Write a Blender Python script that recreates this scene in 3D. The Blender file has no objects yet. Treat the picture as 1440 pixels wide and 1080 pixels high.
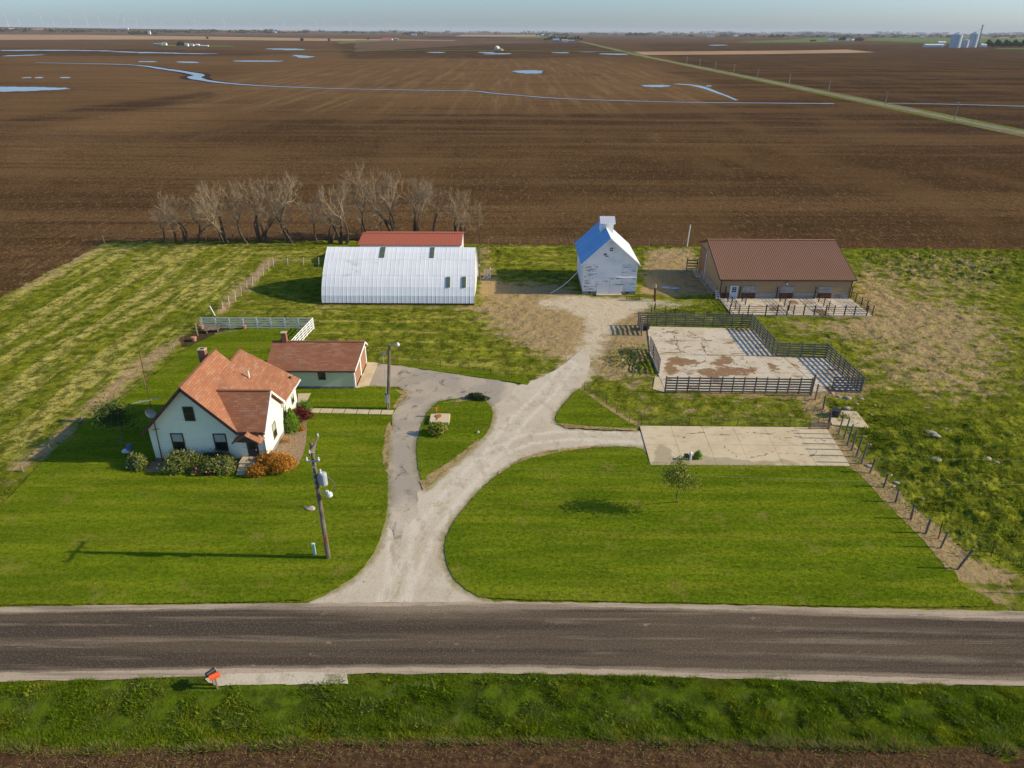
import bpy, bmesh, math, random
import numpy as np
from mathutils import Vector, Matrix
from mathutils.geometry import delaunay_2d_cdt

# ------------------------------------------------------------------ camera, world, sun, exposure
S = bpy.context.scene
COL = S.collection
H = 37.0                                   # the drone hovers 37 m above the yard
F = 973.0                                  # focal length in pixels of a 1440 px wide frame
PITCH = math.atan(496 / 973.0)
ROLL = math.radians(0.25)
cp, sp, cr, sr = math.cos(PITCH), math.sin(PITCH), math.cos(ROLL), math.sin(ROLL)
FWD = Vector((0, cp, -sp)); UP0 = Vector((0, sp, cp)); RT0 = Vector((1, 0, 0))
RT = RT0 * cr + UP0 * sr
UP = UP0 * cr - RT0 * sr
cam_d = bpy.data.cameras.new('camera')
cam_d.sensor_width = 36.0; cam_d.lens = F / 1440 * 36
cam_d.clip_start = 0.5; cam_d.clip_end = 80000
cam = bpy.data.objects.new('camera', cam_d); COL.objects.link(cam)
m = Matrix((RT, UP, -FWD)).transposed().to_4x4(); m.translation = Vector((0, 0, H))
cam.matrix_world = m
S.camera = cam

SUN_EL, SUN_AZ = math.radians(27.0), math.radians(91.5)   # azimuth from +Y (away from the camera) towards +X
w = bpy.data.worlds.new('World'); S.world = w; w.use_nodes = True
nt = w.node_tree; nt.nodes.clear()
wo = nt.nodes.new('ShaderNodeOutputWorld'); bg = nt.nodes.new('ShaderNodeBackground')
sky = nt.nodes.new('ShaderNodeTexSky'); sky.sky_type = 'NISHITA'; sky.sun_disc = False
sky.sun_elevation = SUN_EL; sky.sun_rotation = SUN_AZ
sky.altitude = 200; sky.air_density = 1.0; sky.dust_density = 1.1; sky.ozone_density = 8.0
bg.inputs[1].default_value = 0.118
nt.links.new(sky.outputs[0], bg.inputs[0]); nt.links.new(bg.outputs[0], wo.inputs[0])
sl = bpy.data.lights.new('sun', 'SUN'); sl.energy = 3.6; sl.angle = math.radians(0.5); sl.color = (1.0, 0.86, 0.60)
so = bpy.data.objects.new('sun', sl); COL.objects.link(so)
sdir = Vector((math.cos(SUN_EL) * math.sin(SUN_AZ), math.cos(SUN_EL) * math.cos(SUN_AZ), math.sin(SUN_EL)))
so.rotation_euler = sdir.to_track_quat('Z', 'Y').to_euler(); so.location = (200, 0, 120)
S.view_settings.view_transform = 'Standard'; S.view_settings.look = 'None'
S.view_settings.exposure = 0.58; S.view_settings.gamma = 1.0; S.view_settings.use_curve_mapping = False
try:
    S.cycles.max_bounces = 6; S.cycles.diffuse_bounces = 3; S.cycles.glossy_bounces = 2
    S.cycles.transparent_max_bounces = 6; S.cycles.transmission_bounces = 2; S.cycles.volume_bounces = 0
except Exception: pass
RNG = np.random.default_rng(7); random.seed(7)

# ------------------------------------------------------------------ surveying: a sight line from the drone met with the ground or with a wall
def ray(px, py):
    u = (px - 720.0) / F; v = (540.0 - py) / F
    return FWD + RT * u + UP * v
def terr(x, y):                            # the land climbs a little far away on the left
    d = np.hypot(x, y)
    t = np.clip((d - 2200) / 9000, 0, 1); t = t * t * (3 - 2 * t)
    l = np.clip((-x / np.maximum(d, 1) - 0.02) / 0.55, 0, 1)
    return 62.0 * t * l
def at(px, py, z=0.0):
    d = ray(px, py)
    if d.z < 0:
        t = (z - H) / d.z
        if d.y * t < 1900: return Vector((d.x * t, d.y * t, z))
    t = 1500.0                             # far away: walk along the sight line until it meets the rising land
    while t < 44000 and H + d.z * t > float(terr(d.x * t, d.y * t)) + z: t *= 1.012
    lo, hi = t / 1.012, t
    for _ in range(14):
        t = (lo + hi) / 2
        if H + d.z * t > float(terr(d.x * t, d.y * t)) + z: lo = t
        else: hi = t
    return Vector((d.x * t, d.y * t, float(terr(d.x * t, d.y * t)) + z))
def aty(px, py, Y):
    d = ray(px, py); t = Y / d.y
    return Vector((0, 0, H)) + d * t

# ------------------------------------------------------------------ numpy noise
def vnoise(x, y, seed=0):
    xi = np.floor(x).astype(np.int64); yi = np.floor(y).astype(np.int64)
    fx = x - xi; fy = y - yi; fx = fx * fx * (3 - 2 * fx); fy = fy * fy * (3 - 2 * fy)
    def h(a, b):
        n = (a * 374761393 + b * 668265263 + seed * 974711) & 0x7fffffff
        n = ((n ^ (n >> 13)) * 1274126177) & 0x7fffffff
        return ((n ^ (n >> 16)) & 0xffff) / 65535.0
    return (h(xi, yi) * (1 - fx) + h(xi + 1, yi) * fx) * (1 - fy) + (h(xi, yi + 1) * (1 - fx) + h(xi + 1, yi + 1) * fx) * fy
def fbm(x, y, seed=0, o=4):
    s = 0; a = 0.5; t = 0
    for i in range(o):
        s = s + a * vnoise(x, y, seed + i * 17); t += a; a *= 0.55; x = x * 2.03 + 5.1; y = y * 2.03 + 3.7
    return s / t
def sstep(a, b, x):
    t = np.clip((x - a) / (b - a), 0, 1); return t * t * (3 - 2 * t)
def inpoly(x, y, poly):
    x = np.asarray(x, float); y = np.asarray(y, float); r = np.zeros(x.shape, bool); n = len(poly)
    for i in range(n):
        x0, y0 = poly[i][0], poly[i][1]; x1, y1 = poly[(i + 1) % n][0], poly[(i + 1) % n][1]
        if y0 == y1: continue
        c = ((y0 > y) != (y1 > y)) & (x < (x1 - x0) * (y - y0) / (y1 - y0) + x0)
        r ^= c
    return r
def blur(a, k):
    k = int(k)
    if k < 1: return a
    for ax in (0, 1):
        for _ in range(2):
            p = np.concatenate([np.repeat(np.take(a, [0], ax), k, ax), a, np.repeat(np.take(a, [-1], ax), k, ax)], ax)
            c = np.cumsum(p, ax); z = np.zeros_like(np.take(c, [0], ax)); c = np.concatenate([z, c], ax)
            n = a.shape[ax]
            a = (np.take(c, range(2 * k + 1, 2 * k + 1 + n), ax) - np.take(c, range(0, n), ax)) / (2 * k + 1)
    return a

# ------------------------------------------------------------------ objects
def setp(o, label=None, cat=None, group=None, kind=None):
    if label: o['label'] = label
    if cat: o['category'] = cat
    if group: o['group'] = group
    if kind: o['kind'] = kind
    return o
def link(name, me, parent=None, **k):
    o = bpy.data.objects.new(name, me); COL.objects.link(o)
    if parent is not None: o.parent = parent
    return setp(o, **k)
def thing(name, label, cat, loc=(0, 0, 0), rz=0.0, group=None):
    o = bpy.data.objects.new(name, None); COL.objects.link(o)
    o.location = loc; o.rotation_euler = (0, 0, rz); o.empty_display_size = 0.3
    return setp(o, label, cat, group)
def copy_tree(o, parent=None):
    c = o.copy(); COL.objects.link(c)
    if parent is not None: c.parent = parent
    for ch in list(o.children): copy_tree(ch, c)
    return c
ORD = ['first', 'second', 'third', 'fourth', 'fifth', 'sixth', 'seventh', 'eighth', 'ninth', 'tenth', 'eleventh', 'twelfth',
       'thirteenth', 'fourteenth', 'fifteenth', 'sixteenth', 'seventeenth', 'eighteenth', 'nineteenth', 'twentieth',
       'twenty-first', 'twenty-second', 'twenty-third', 'twenty-fourth', 'twenty-fifth', 'twenty-sixth', 'twenty-seventh', 'twenty-eighth', 'twenty-ninth', 'thirtieth']

class MB:
    """collects faces; link() makes ONE mesh object of them, with metric UVs on every face"""
    def __init__(s): s.v = []; s.f = []
    def poly(s, pts):
        n = len(s.v); s.v += [tuple(p) for p in pts]; s.f.append(tuple(range(n, n + len(pts)))); return s
    def box(s, x0, y0, z0, x1, y1, z1):
        n = len(s.v)
        s.v += [(x0, y0, z0), (x1, y0, z0), (x1, y1, z0), (x0, y1, z0), (x0, y0, z1), (x1, y0, z1), (x1, y1, z1), (x0, y1, z1)]
        s.f += [tuple(n + i for i in q) for q in ((0, 3, 2, 1), (4, 5, 6, 7), (0, 1, 5, 4), (1, 2, 6, 5), (2, 3, 7, 6), (3, 0, 4, 7))]
        return s
    def prism(s, prof, axis, a, b):
        """prof: (u,v) points; axis 'y': u=x v=z from y=a to b; 'x': u=y v=z; 'z': u=x v=y"""
        def P(u, v, t): return (u, t, v) if axis == 'y' else ((t, u, v) if axis == 'x' else (u, v, t))
        n = len(s.v); k = len(prof)
        s.v += [P(u, v, a) for u, v in prof] + [P(u, v, b) for u, v in prof]
        s.f.append(tuple(n + i for i in range(k))); s.f.append(tuple(n + k + i for i in reversed(range(k))))
        for i in range(k):
            j = (i + 1) % k; s.f.append((n + i, n + k + i, n + k + j, n + j))
        return s
    def slab(s, pts, th):
        """a sheet of thickness th below the given corner points (ordered)"""
        a, b, c = Vector(pts[0]), Vector(pts[1]), Vector(pts[2])
        nn = (b - a).cross(c - a).normalized()
        if nn.z < 0: pts = list(reversed(pts)); nn = -nn
        k = len(pts); n = len(s.v)
        s.v += [tuple(p) for p in pts] + [tuple(Vector(p) - nn * th) for p in pts]
        s.f.append(tuple(n + i for i in range(k))); s.f.append(tuple(n + k + i for i in reversed(range(k))))
        for i in range(k):
            j = (i + 1) % k; s.f.append((n + i, n + k + i, n + k + j, n + j))
        return s
    def bar(s, p, q, r, r2=None, n=4, cap=True):
        p, q = Vector(p), Vector(q); r2 = r if r2 is None else r2
        d = (q - p)
        if d.length < 1e-6: return s
        d.normalize(); a = d.cross(Vector((0, 0, 1)))
        if a.length < 1e-3: a = Vector((1, 0, 0))
        a.normalize(); b = d.cross(a); k = len(s.v)
        off = math.pi / 4 if n == 4 else 0
        for c, rr in ((p, r), (q, r2)):
            for i in range(n):
                t = off + 2 * math.pi * i / n
                s.v.append(tuple(c + a * (rr * math.cos(t)) + b * (rr * math.sin(t))))
        for i in range(n):
            j = (i + 1) % n; s.f.append((k + i, k + j, k + n + j, k + n + i))
        if cap: s.f.append(tuple(k + i for i in reversed(range(n)))); s.f.append(tuple(k + n + i for i in range(n)))
        return s
    def plank(s, p, q, w, h):
        """board from p to q (centres), w thick across, h high"""
        p, q = Vector(p), Vector(q); d = (q - p).normalized(); a = Vector((0, 0, 1)).cross(d)
        if a.length < 1e-3: a = Vector((1, 0, 0))
        a.normalize(); b = d.cross(a); k = len(s.v)
        for c in (p, q):
            for i, j in ((-1, -1), (1, -1), (1, 1), (-1, 1)): s.v.append(tuple(c + a * (i * w / 2) + b * (j * h / 2)))
        s.f += [(k, k + 3, k + 2, k + 1), (k + 4, k + 5, k + 6, k + 7)]
        for i in range(4):
            j = (i + 1) % 4; s.f.append((k + i, k + j, k + 4 + j, k + 4 + i))
        return s
    def lathe(s, prof, c, n=10):
        """prof (r,z) from the bottom up, about the vertical through c"""
        k = len(s.v); c = Vector(c)
        for r, z in prof:
            for i in range(n):
                t = 2 * math.pi * i / n; s.v.append((c.x + r * math.cos(t), c.y + r * math.sin(t), c.z + z))
        for a in range(len(prof) - 1):
            for i in range(n):
                j = (i + 1) % n; s.f.append((k + a * n + i, k + a * n + j, k + (a + 1) * n + j, k + (a + 1) * n + i))
        s.f.append(tuple(k + i for i in reversed(range(n)))); e = k + (len(prof) - 1) * n
        s.f.append(tuple(e + i for i in range(n)))
        return s
    def mesh(s, name, mat):
        me = bpy.data.meshes.new(name); me.from_pydata(s.v, [], s.f)
        uv = me.uv_layers.new(name='UVMap'); dat = np.zeros(len(me.loops) * 2)
        for p in me.polygons:
            nn = p.normal
            u = Vector((0, 0, 1)).cross(nn)
            u = Vector((1, 0, 0)) if u.length < 1e-3 else u.normalized()
            v = nn.cross(u)
            for li in p.loop_indices:
                c = me.vertices[me.loops[li].vertex_index].co
                dat[2 * li] = c.dot(u); dat[2 * li + 1] = c.dot(v)
        uv.data.foreach_set('uv', dat); me.materials.append(mat); me.update()
        return me
    def link(s, name, mat, parent=None, **k): return link(name, s.mesh(name, mat), parent, **k)

def np_mesh(name, V, T, mat, attrs=None, smooth=False):
    """V (n,3), T (m,3 or 4) arrays -> mesh; attrs: {name: per-vertex float array}"""
    me = bpy.data.meshes.new(name); V = np.asarray(V, np.float32); T = np.asarray(T, np.int32); k = T.shape[1]
    me.vertices.add(len(V)); me.vertices.foreach_set('co', V.ravel())
    me.loops.add(T.size); me.loops.foreach_set('vertex_index', T.ravel())
    me.polygons.add(len(T)); me.polygons.foreach_set('loop_start', np.arange(0, T.size, k, dtype=np.int32))
    try: me.polygons.foreach_set('loop_total', np.full(len(T), k, np.int32))
    except Exception: pass
    for n_, a in (attrs or {}).items():
        me.attributes.new(n_, 'FLOAT', 'POINT').data.foreach_set('value', np.asarray(a, np.float32).ravel())
    me.update(calc_edges=True)
    me.polygons.foreach_set('use_smooth', np.full(len(T), bool(smooth)))
    me.materials.append(mat)
    return me

# ------------------------------------------------------------------ procedural materials
def mat(name, col, rough=0.85, layers=(), bump=(), metal=0.0, spec=0.3, transl=None, emis=None):
    """layers: dicts mixed over the base colour one after the other.
       t: noise | attr | brick | wave | objrand ; co: pos | uv ; s: scale vec ; lo/hi: ramp ; c: colour ; a: amount"""
    mt = bpy.data.materials.new(name); mt.use_nodes = True; nt = mt.node_tree; N = nt.nodes; L = nt.links
    for n in list(N): N.remove(n)
    out = N.new('ShaderNodeOutputMaterial'); b = N.new('ShaderNodeBsdfPrincipled')
    b.inputs['Roughness'].default_value = rough; b.inputs['Metallic'].default_value = metal
    b.inputs['Specular IOR Level'].default_value = spec if rough < 0.84 else 0.0
    geo = N.new('ShaderNodeNewGeometry'); uvn = None; objn = None
    def coord(co):
        nonlocal uvn, objn
        if co == 'uv':
            if uvn is None: uvn = N.new('ShaderNodeUVMap')
            return uvn.outputs[0]
        if co == 'obj':
            if objn is None: objn = N.new('ShaderNodeTexCoord')
            return objn.outputs['Object']
        return geo.outputs['Position']
    def mapped(d):
        mp = N.new('ShaderNodeMapping'); L.new(coord(d.get('co', 'pos')), mp.inputs[0])
        s = d.get('s', 1.0); s = (s, s, s) if not isinstance(s, (tuple, list)) else s
        mp.inputs['Scale'].default_value = s; mp.inputs['Location'].default_value = d.get('o', (0, 0, 0))
        mp.inputs['Rotation'].default_value = (0, 0, d.get('rot', 0)); return mp.outputs[0]
    def rng(sock, lo, hi, a=1.0):
        r = N.new('ShaderNodeMapRange'); r.inputs[1].default_value = lo; r.inputs[2].default_value = hi
        r.inputs[3].default_value = 0; r.inputs[4].default_value = a; r.interpolation_type = 'SMOOTHSTEP' if lo < hi else 'LINEAR'
        L.new(sock, r.inputs[0]); return r.outputs[0]
    def field(d):
        t = d['t']
        if t == 'noise':
            n = N.new('ShaderNodeTexNoise'); n.inputs['Scale'].default_value = 1.0
            n.inputs['Detail'].default_value = d.get('d', 4); n.inputs['Roughness'].default_value = d.get('r', 0.6)
            n.inputs['Distortion'].default_value = d.get('w', 0)
            L.new(mapped(d), n.inputs['Vector']); return n.outputs[0]
        if t == 'attr':
            n = N.new('ShaderNodeAttribute'); n.attribute_name = d['n']; o = n.outputs['Fac']
            if 'j' in d:
                q = N.new('ShaderNodeTexNoise'); q.inputs['Scale'].default_value = 1.0; q.inputs['Detail'].default_value = 5
                q.inputs['Roughness'].default_value = 0.65; L.new(mapped(d), q.inputs['Vector'])
                ma = N.new('ShaderNodeMath'); ma.operation = 'MULTIPLY_ADD'; L.new(q.outputs[0], ma.inputs[0])
                ma.inputs[1].default_value = d['j']; ma.inputs[2].default_value = -d['j'] * 0.5
                ad = N.new('ShaderNodeMath'); ad.operation = 'ADD'; L.new(o, ad.inputs[0]); L.new(ma.outputs[0], ad.inputs[1]); o = ad.outputs[0]
            return o
        if t == 'wave':
            n = N.new('ShaderNodeTexWave'); n.bands_direction = d.get('dir', 'X'); n.wave_profile = d.get('prof', 'SIN')
            n.inputs['Scale'].default_value = d.get('ws', 1.0) ; n.inputs['Distortion'].default_value = d.get('w', 0)
            n.inputs['Detail'].default_value = 2; n.inputs['Detail Scale'].default_value = d.get('ds', 1)
            L.new(mapped(d), n.inputs['Vector']); return n.outputs['Fac']
        if t == 'brick':
            n = N.new('ShaderNodeTexBrick'); n.inputs['Color1'].default_value = (0, 0, 0, 1); n.inputs['Color2'].default_value = (1, 1, 1, 1)
            n.inputs['Mortar'].default_value = (d.get('m', 0.5),) * 3 + (1,); n.inputs['Scale'].default_value = 1.0
            n.inputs['Brick Width'].default_value = d['bw']; n.inputs['Row Height'].default_value = d['bh']
            n.inputs['Mortar Size'].default_value = d.get('ms', 0.01); n.inputs['Mortar Smooth'].default_value = 0.1
            n.offset = 0.5; L.new(mapped(d), n.inputs['Vector'])
            if d.get('fac'): return n.outputs['Fac']
            sp_ = N.new('ShaderNodeSeparateColor'); L.new(n.outputs['Color'], sp_.inputs[0]); return sp_.outputs[0]
        if t == 'objrand':
            n = N.new('ShaderNodeObjectInfo'); return n.outputs['Random']
        if t == 'vor':
            n = N.new('ShaderNodeTexVoronoi'); n.inputs['Scale'].default_value = 1.0; n.feature = d.get('f', 'F1')
            L.new(mapped(d), n.inputs['Vector']); return n.outputs['Distance']
    cur = None
    def rgb(c): return (c[0], c[1], c[2], 1)
    for d in layers:
        mx = N.new('ShaderNodeMix'); mx.data_type = 'RGBA'; mx.blend_type = d.get('bl', 'MIX')
        fac = rng(field(d), d.get('lo', 0.4), d.get('hi', 0.6), d.get('a', 1.0))
        if 'by' in d:
            mm = N.new('ShaderNodeMath'); mm.operation = 'MULTIPLY'; L.new(fac, mm.inputs[0])
            L.new(rng(field(d['by']), d['by'].get('lo', 0.4), d['by'].get('hi', 0.6)), mm.inputs[1]); fac = mm.outputs[0]
        L.new(fac, mx.inputs[0])
        if cur is None: mx.inputs[6].default_value = rgb(col)
        else: L.new(cur, mx.inputs[6])
        mx.inputs[7].default_value = rgb(d['c']); cur = mx.outputs[2]
    if cur is None: b.inputs['Base Color'].default_value = rgb(col)
    else: L.new(cur, b.inputs['Base Color'])
    nrm = None
    for d in bump:
        bp = N.new('ShaderNodeBump'); bp.inputs['Strength'].default_value = d.get('k', 0.5); bp.inputs['Distance'].default_value = d.get('h', 0.05)
        L.new(field(d), bp.inputs['Height'])
        if nrm is not None: L.new(nrm, bp.inputs['Normal'])
        nrm = bp.outputs[0]
    if nrm is not None: L.new(nrm, b.inputs['Normal'])
    if emis: b.inputs['Emission Color'].default_value = rgb(emis[0]); b.inputs['Emission Strength'].default_value = emis[1]
    if transl:
        tr = N.new('ShaderNodeBsdfTranslucent'); ms = N.new('ShaderNodeMixShader'); ms.inputs[0].default_value = transl
        if cur is None: tr.inputs[0].default_value = rgb(col)
        else: L.new(cur, tr.inputs[0])
        L.new(b.outputs[0], ms.inputs[1]); L.new(tr.outputs[0], ms.inputs[2]); L.new(ms.outputs[0], out.inputs[0])
    else: L.new(b.outputs[0], out.inputs[0])
    return mt
# ------------------------------------------------------------------ materials
N = lambda **k: dict(t='noise', **k)
M = {}
M['soil'] = mat('soil', (0.100, 0.056, 0.022), 0.95, [
    N(s=(0.02, 0.05, 1), lo=0.35, hi=0.7, c=(0.074, 0.041, 0.017)),
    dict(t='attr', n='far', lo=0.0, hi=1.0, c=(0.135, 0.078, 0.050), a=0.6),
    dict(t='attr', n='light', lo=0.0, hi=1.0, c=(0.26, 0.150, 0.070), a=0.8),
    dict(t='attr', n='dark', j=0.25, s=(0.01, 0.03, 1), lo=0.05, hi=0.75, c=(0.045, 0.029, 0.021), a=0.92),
    N(s=(0.004, 0.02, 1), o=(8, 1, 0), d=6, r=0.7, lo=0.52, hi=0.62, c=(0.055, 0.034, 0.022), a=0.45),
    N(s=(0.003, 0.035, 1), o=(3, 7, 0), d=6, r=0.7, lo=0.44, hi=0.60, c=(0.19, 0.108, 0.047), a=0.65),
    N(s=(0.008, 0.16, 1), o=(4, 9, 0), d=5, r=0.72, lo=0.48, hi=0.66, c=(0.042, 0.025, 0.012), a=0.6),
    dict(t='noise', s=(0.13, 0.006, 1), d=5, r=0.7, lo=0.46, hi=0.64, c=(0.28, 0.175, 0.085), a=0.65, by=dict(t='attr', n='rows', lo=0.1, hi=0.9)),
    N(s=(2.2, 1.2, 1), d=3, r=0.75, lo=0.46, hi=0.64, c=(0.040, 0.022, 0.010), a=0.75),
    N(s=(3.0, 1.4, 1), o=(9, 4, 2), d=2, r=0.65, lo=0.60, hi=0.70, c=(0.40, 0.235, 0.095), a=0.85),
    N(s=(0.9, 0.26, 1), o=(1, 5, 2), d=3, r=0.75, lo=0.50, hi=0.64, c=(0.040, 0.024, 0.013), a=0.45),
    N(s=(1.1, 0.30, 1), o=(6, 4, 2), d=2, r=0.7, lo=0.58, hi=0.68, c=(0.30, 0.18, 0.08), a=0.42),
    N(s=(0.035, 0.011, 1), o=(2, 3, 0), d=4, r=0.6, lo=0.46, hi=0.66, c=(0.16, 0.092, 0.038), a=0.35),
    dict(t='attr', n='pale', j=0.9, s=(0.25, 0.6, 1), lo=0.5, hi=0.75, c=(0.36, 0.225, 0.095), a=0.7),
    ], bump=[N(s=(1.5, 1.0, 1), d=4, k=0.6, h=0.12)])
M['soil_near'] = mat('soil_near', (0.075, 0.040, 0.020), 0.95, [
    N(s=(0.7, 3, 1), d=6, r=0.7, lo=0.42, hi=0.68, c=(0.16, 0.088, 0.040), a=0.7),
    N(s=(2.2, 4, 1), d=5, r=0.8, lo=0.60, hi=0.68, c=(0.30, 0.20, 0.12), a=0.8)],
    bump=[N(s=(1.5, 3.5, 1), d=6, k=1, h=0.15)])
def field_mat(n, c1, c2, sx=0.01, sy=0.003):
    return mat(n, c1, 0.95, [N(s=(sx, sy, 1), d=5, lo=0.35, hi=0.65, c=c2), N(s=(0.05, 0.02, 1), d=4, lo=0.4, hi=0.7, c=c1, a=0.5)])
M['stubble'] = field_mat('stubble', (0.42, 0.28, 0.16), (0.33, 0.21, 0.12))
M['wheat'] = field_mat('wheat', (0.11, 0.16, 0.04), (0.15, 0.20, 0.06))
M['dark_field'] = field_mat('dark_field', (0.07, 0.044, 0.034), (0.05, 0.033, 0.028))
M['brown_field'] = field_mat('brown_field', (0.16, 0.10, 0.062), (0.12, 0.075, 0.05))
M['verge'] = mat('verge', (0.17, 0.20, 0.03), 0.95, [N(s=(0.05, 0.02, 1), lo=0.4, hi=0.62, c=(0.24, 0.21, 0.09)), N(s=(0.5, 0.5, 1), lo=0.4, hi=0.62, c=(0.06, 0.10, 0.02), a=0.6)])
M['water'] = mat('water', (0.24, 0.29, 0.30), 0.25, [N(s=(0.10, 0.05, 1), d=4, lo=0.35, hi=0.65, c=(0.33, 0.38, 0.38))], spec=0.35, bump=[N(s=(0.5, 1.2, 1), k=0.12, h=0.05)])
GR1, GR2, GR3 = (0.155, 0.212, 0.008), (0.105, 0.160, 0.006), (0.24, 0.245, 0.018)
M['lawn'] = mat('lawn', GR1, 0.9, [
    dict(t='wave', dir='Y', ws=0.314 / 2.1, w=2.2, ds=0.25, lo=0.45, hi=0.75, c=(0.23, 0.265, 0.012), a=0.5),
    N(s=(0.16, 0.2, 1), o=(5, 8, 0), d=5, r=0.7, lo=0.54, hi=0.7, c=(0.28, 0.26, 0.03), a=0.45),
    N(s=(0.10, 0.5, 1), d=5, lo=0.4, hi=0.62, c=GR2, a=0.9),
    N(s=(0.05, 0.9, 1), o=(3, 1, 0), d=3, lo=0.5, hi=0.66, c=GR3, a=0.55),
    N(s=(2.4, 3.2, 1), d=5, r=0.8, lo=0.44, hi=0.66, c=(0.06, 0.085, 0.004), a=0.85),
    N(s=(2.0, 2.6, 1), o=(4, 7, 0), d=5, r=0.8, lo=0.54, hi=0.70, c=(0.30, 0.30, 0.03), a=0.6),
    N(s=(0.35, 0.35, 1), o=(7, 0, 0), d=4, lo=0.58, hi=0.72, c=(0.27, 0.22, 0.05), a=0.5)],
    bump=[N(s=(3, 4, 1), d=5, k=0.8, h=0.06)])
M['lawn_blade'] = mat('lawn_blade', (0.18, 0.25, 0.009), 0.9, [
    dict(t='wave', dir='Y', ws=0.314 / 2.1, w=2.2, ds=0.25, lo=0.45, hi=0.75, c=(0.26, 0.30, 0.014), a=0.5),
    N(s=(0.16, 0.2, 1), o=(5, 8, 0), d=5, r=0.7, lo=0.54, hi=0.7, c=(0.32, 0.29, 0.035), a=0.45),
    N(s=(0.10, 0.5, 1), d=5, lo=0.4, hi=0.62, c=(0.105, 0.15, 0.006), a=0.8),
    N(s=(0.05, 0.9, 1), o=(3, 1, 0), d=3, lo=0.5, hi=0.66, c=(0.28, 0.265, 0.03), a=0.55),
    dict(t='attr', n='rnd', lo=0.7, hi=1.0, c=(0.32, 0.28, 0.05), a=0.5)], transl=0.35, spec=0.15)
M['yard'] = mat('yard', (0.14, 0.165, 0.012), 0.95, [
    N(s=(0.12, 0.35, 1), d=5, lo=0.38, hi=0.62, c=(0.24, 0.245, 0.02), a=0.9),
    dict(t='noise', s=(0.06, 0.55, 1), o=(5, 2, 0), d=4, lo=0.48, hi=0.64, c=(0.44, 0.37, 0.075), a=0.75, by=dict(t='attr', n='xrow', lo=0.1, hi=0.9)),
    dict(t='noise', s=(0.42, 0.035, 1), o=(1, 2, 0), d=5, r=0.65, w=0.25, lo=0.45, hi=0.57, c=(0.48, 0.40, 0.105), a=0.9, by=dict(t='attr', n='yrow', lo=0.1, hi=0.9)),
    N(s=(0.6, 0.7, 1), o=(2, 8, 0), d=6, r=0.75, lo=0.44, hi=0.60, c=(0.055, 0.072, 0.004), a=0.8),
    dict(t='attr', n='dirt', j=1.5, s=(0.45, 0.7, 1), lo=0.36, hi=0.68, c=(0.42, 0.285, 0.145), a=0.85),
    N(s=(1.8, 2.6, 1), o=(4, 1, 0), d=5, r=0.75, lo=0.52, hi=0.68, c=(0.13, 0.08, 0.035), a=0.6),
    dict(t='attr', n='gravel', j=1.3, s=(0.35, 0.55, 1), lo=0.34, hi=0.72, c=(0.60, 0.495, 0.335), a=0.92),
    dict(t='noise', s=(0.9, 0.5, 1), o=(3, 3, 0), d=5, r=0.7, lo=0.52, hi=0.66, c=(0.48, 0.35, 0.19), a=0.65, by=dict(t='attr', n='gravel', lo=0.3, hi=0.7)),
    dict(t='attr', n='black', j=0.7, s=(0.6, 0.6, 1), lo=0.4, hi=0.7, c=(0.07, 0.045, 0.025), a=0.9)],
    bump=[N(s=(1.2, 1.6, 1), d=6, r=0.7, k=1.0, h=0.16)])
M['tuft'] = mat('tuft', (0.14, 0.185, 0.011), 0.9, [
    dict(t='attr', n='dry', lo=0.45, hi=0.6, c=(0.46, 0.39, 0.085), a=0.9),
    dict(t='attr', n='rnd', lo=0.0, hi=0.5, c=(0.095, 0.14, 0.008), a=0.5),
    N(s=(0.2, 0.4, 1), d=4, lo=0.45, hi=0.65, c=(0.27, 0.26, 0.03), a=0.7)], transl=0.35)
M['weed'] = mat('weed', (0.20, 0.285, 0.012), 0.9, [
    dict(t='attr', n='rnd', lo=0.0, hi=0.6, c=(0.13, 0.205, 0.009), a=0.6),
    N(s=(0.35, 0.7, 1), d=4, lo=0.5, hi=0.66, c=(0.22, 0.29, 0.05), a=0.7),
    N(s=(0.25, 0.35, 1), o=(8, 3, 0), d=4, lo=0.52, hi=0.66, c=(0.29, 0.31, 0.012), a=0.7),
    dict(t='attr', n='dry', lo=0.45, hi=0.6, c=(0.36, 0.26, 0.11), a=0.9)], transl=0.4)
M['ditch'] = mat('ditch', (0.10, 0.145, 0.008), 0.95, [N(s=(0.6, 0.9, 1), d=5, lo=0.45, hi=0.62, c=(0.05, 0.07, 0.008)), N(s=(1, 1, 1), o=(5, 0, 0), d=5, lo=0.56, hi=0.7, c=(0.17, 0.15, 0.06), a=0.6)], bump=[N(s=(2, 2, 1), k=1, h=0.1)])
M['asphalt'] = mat('asphalt', (0.118, 0.086, 0.056), 0.9, [
    N(s=(0.022, 0.9, 1), d=4, lo=0.42, hi=0.60, c=(0.066, 0.050, 0.036), a=0.9),
    N(s=(0.05, 1.1, 1), o=(11, 6, 0), d=5, lo=0.53, hi=0.70, c=(0.27, 0.205, 0.135), a=0.8),
    N(s=(0.5, 1.2, 1), o=(2, 6, 0), d=6, r=0.7, lo=0.63, hi=0.72, c=(0.42, 0.33, 0.23), a=0.65),
    dict(t='attr', n='dust', j=0.5, s=(0.3, 1.0, 1), lo=0.3, hi=0.8, c=(0.34, 0.265, 0.18), a=0.75),
    N(s=(9, 9, 1), d=2, r=0.7, lo=0.50, hi=0.70, c=(0.24, 0.19, 0.135), a=0.6),
    N(s=(8, 8, 1), o=(5, 5, 0), d=2, r=0.7, lo=0.50, hi=0.68, c=(0.045, 0.036, 0.028), a=0.55)],
    bump=[N(s=(6, 6, 1), k=0.5, h=0.03)])
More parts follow.
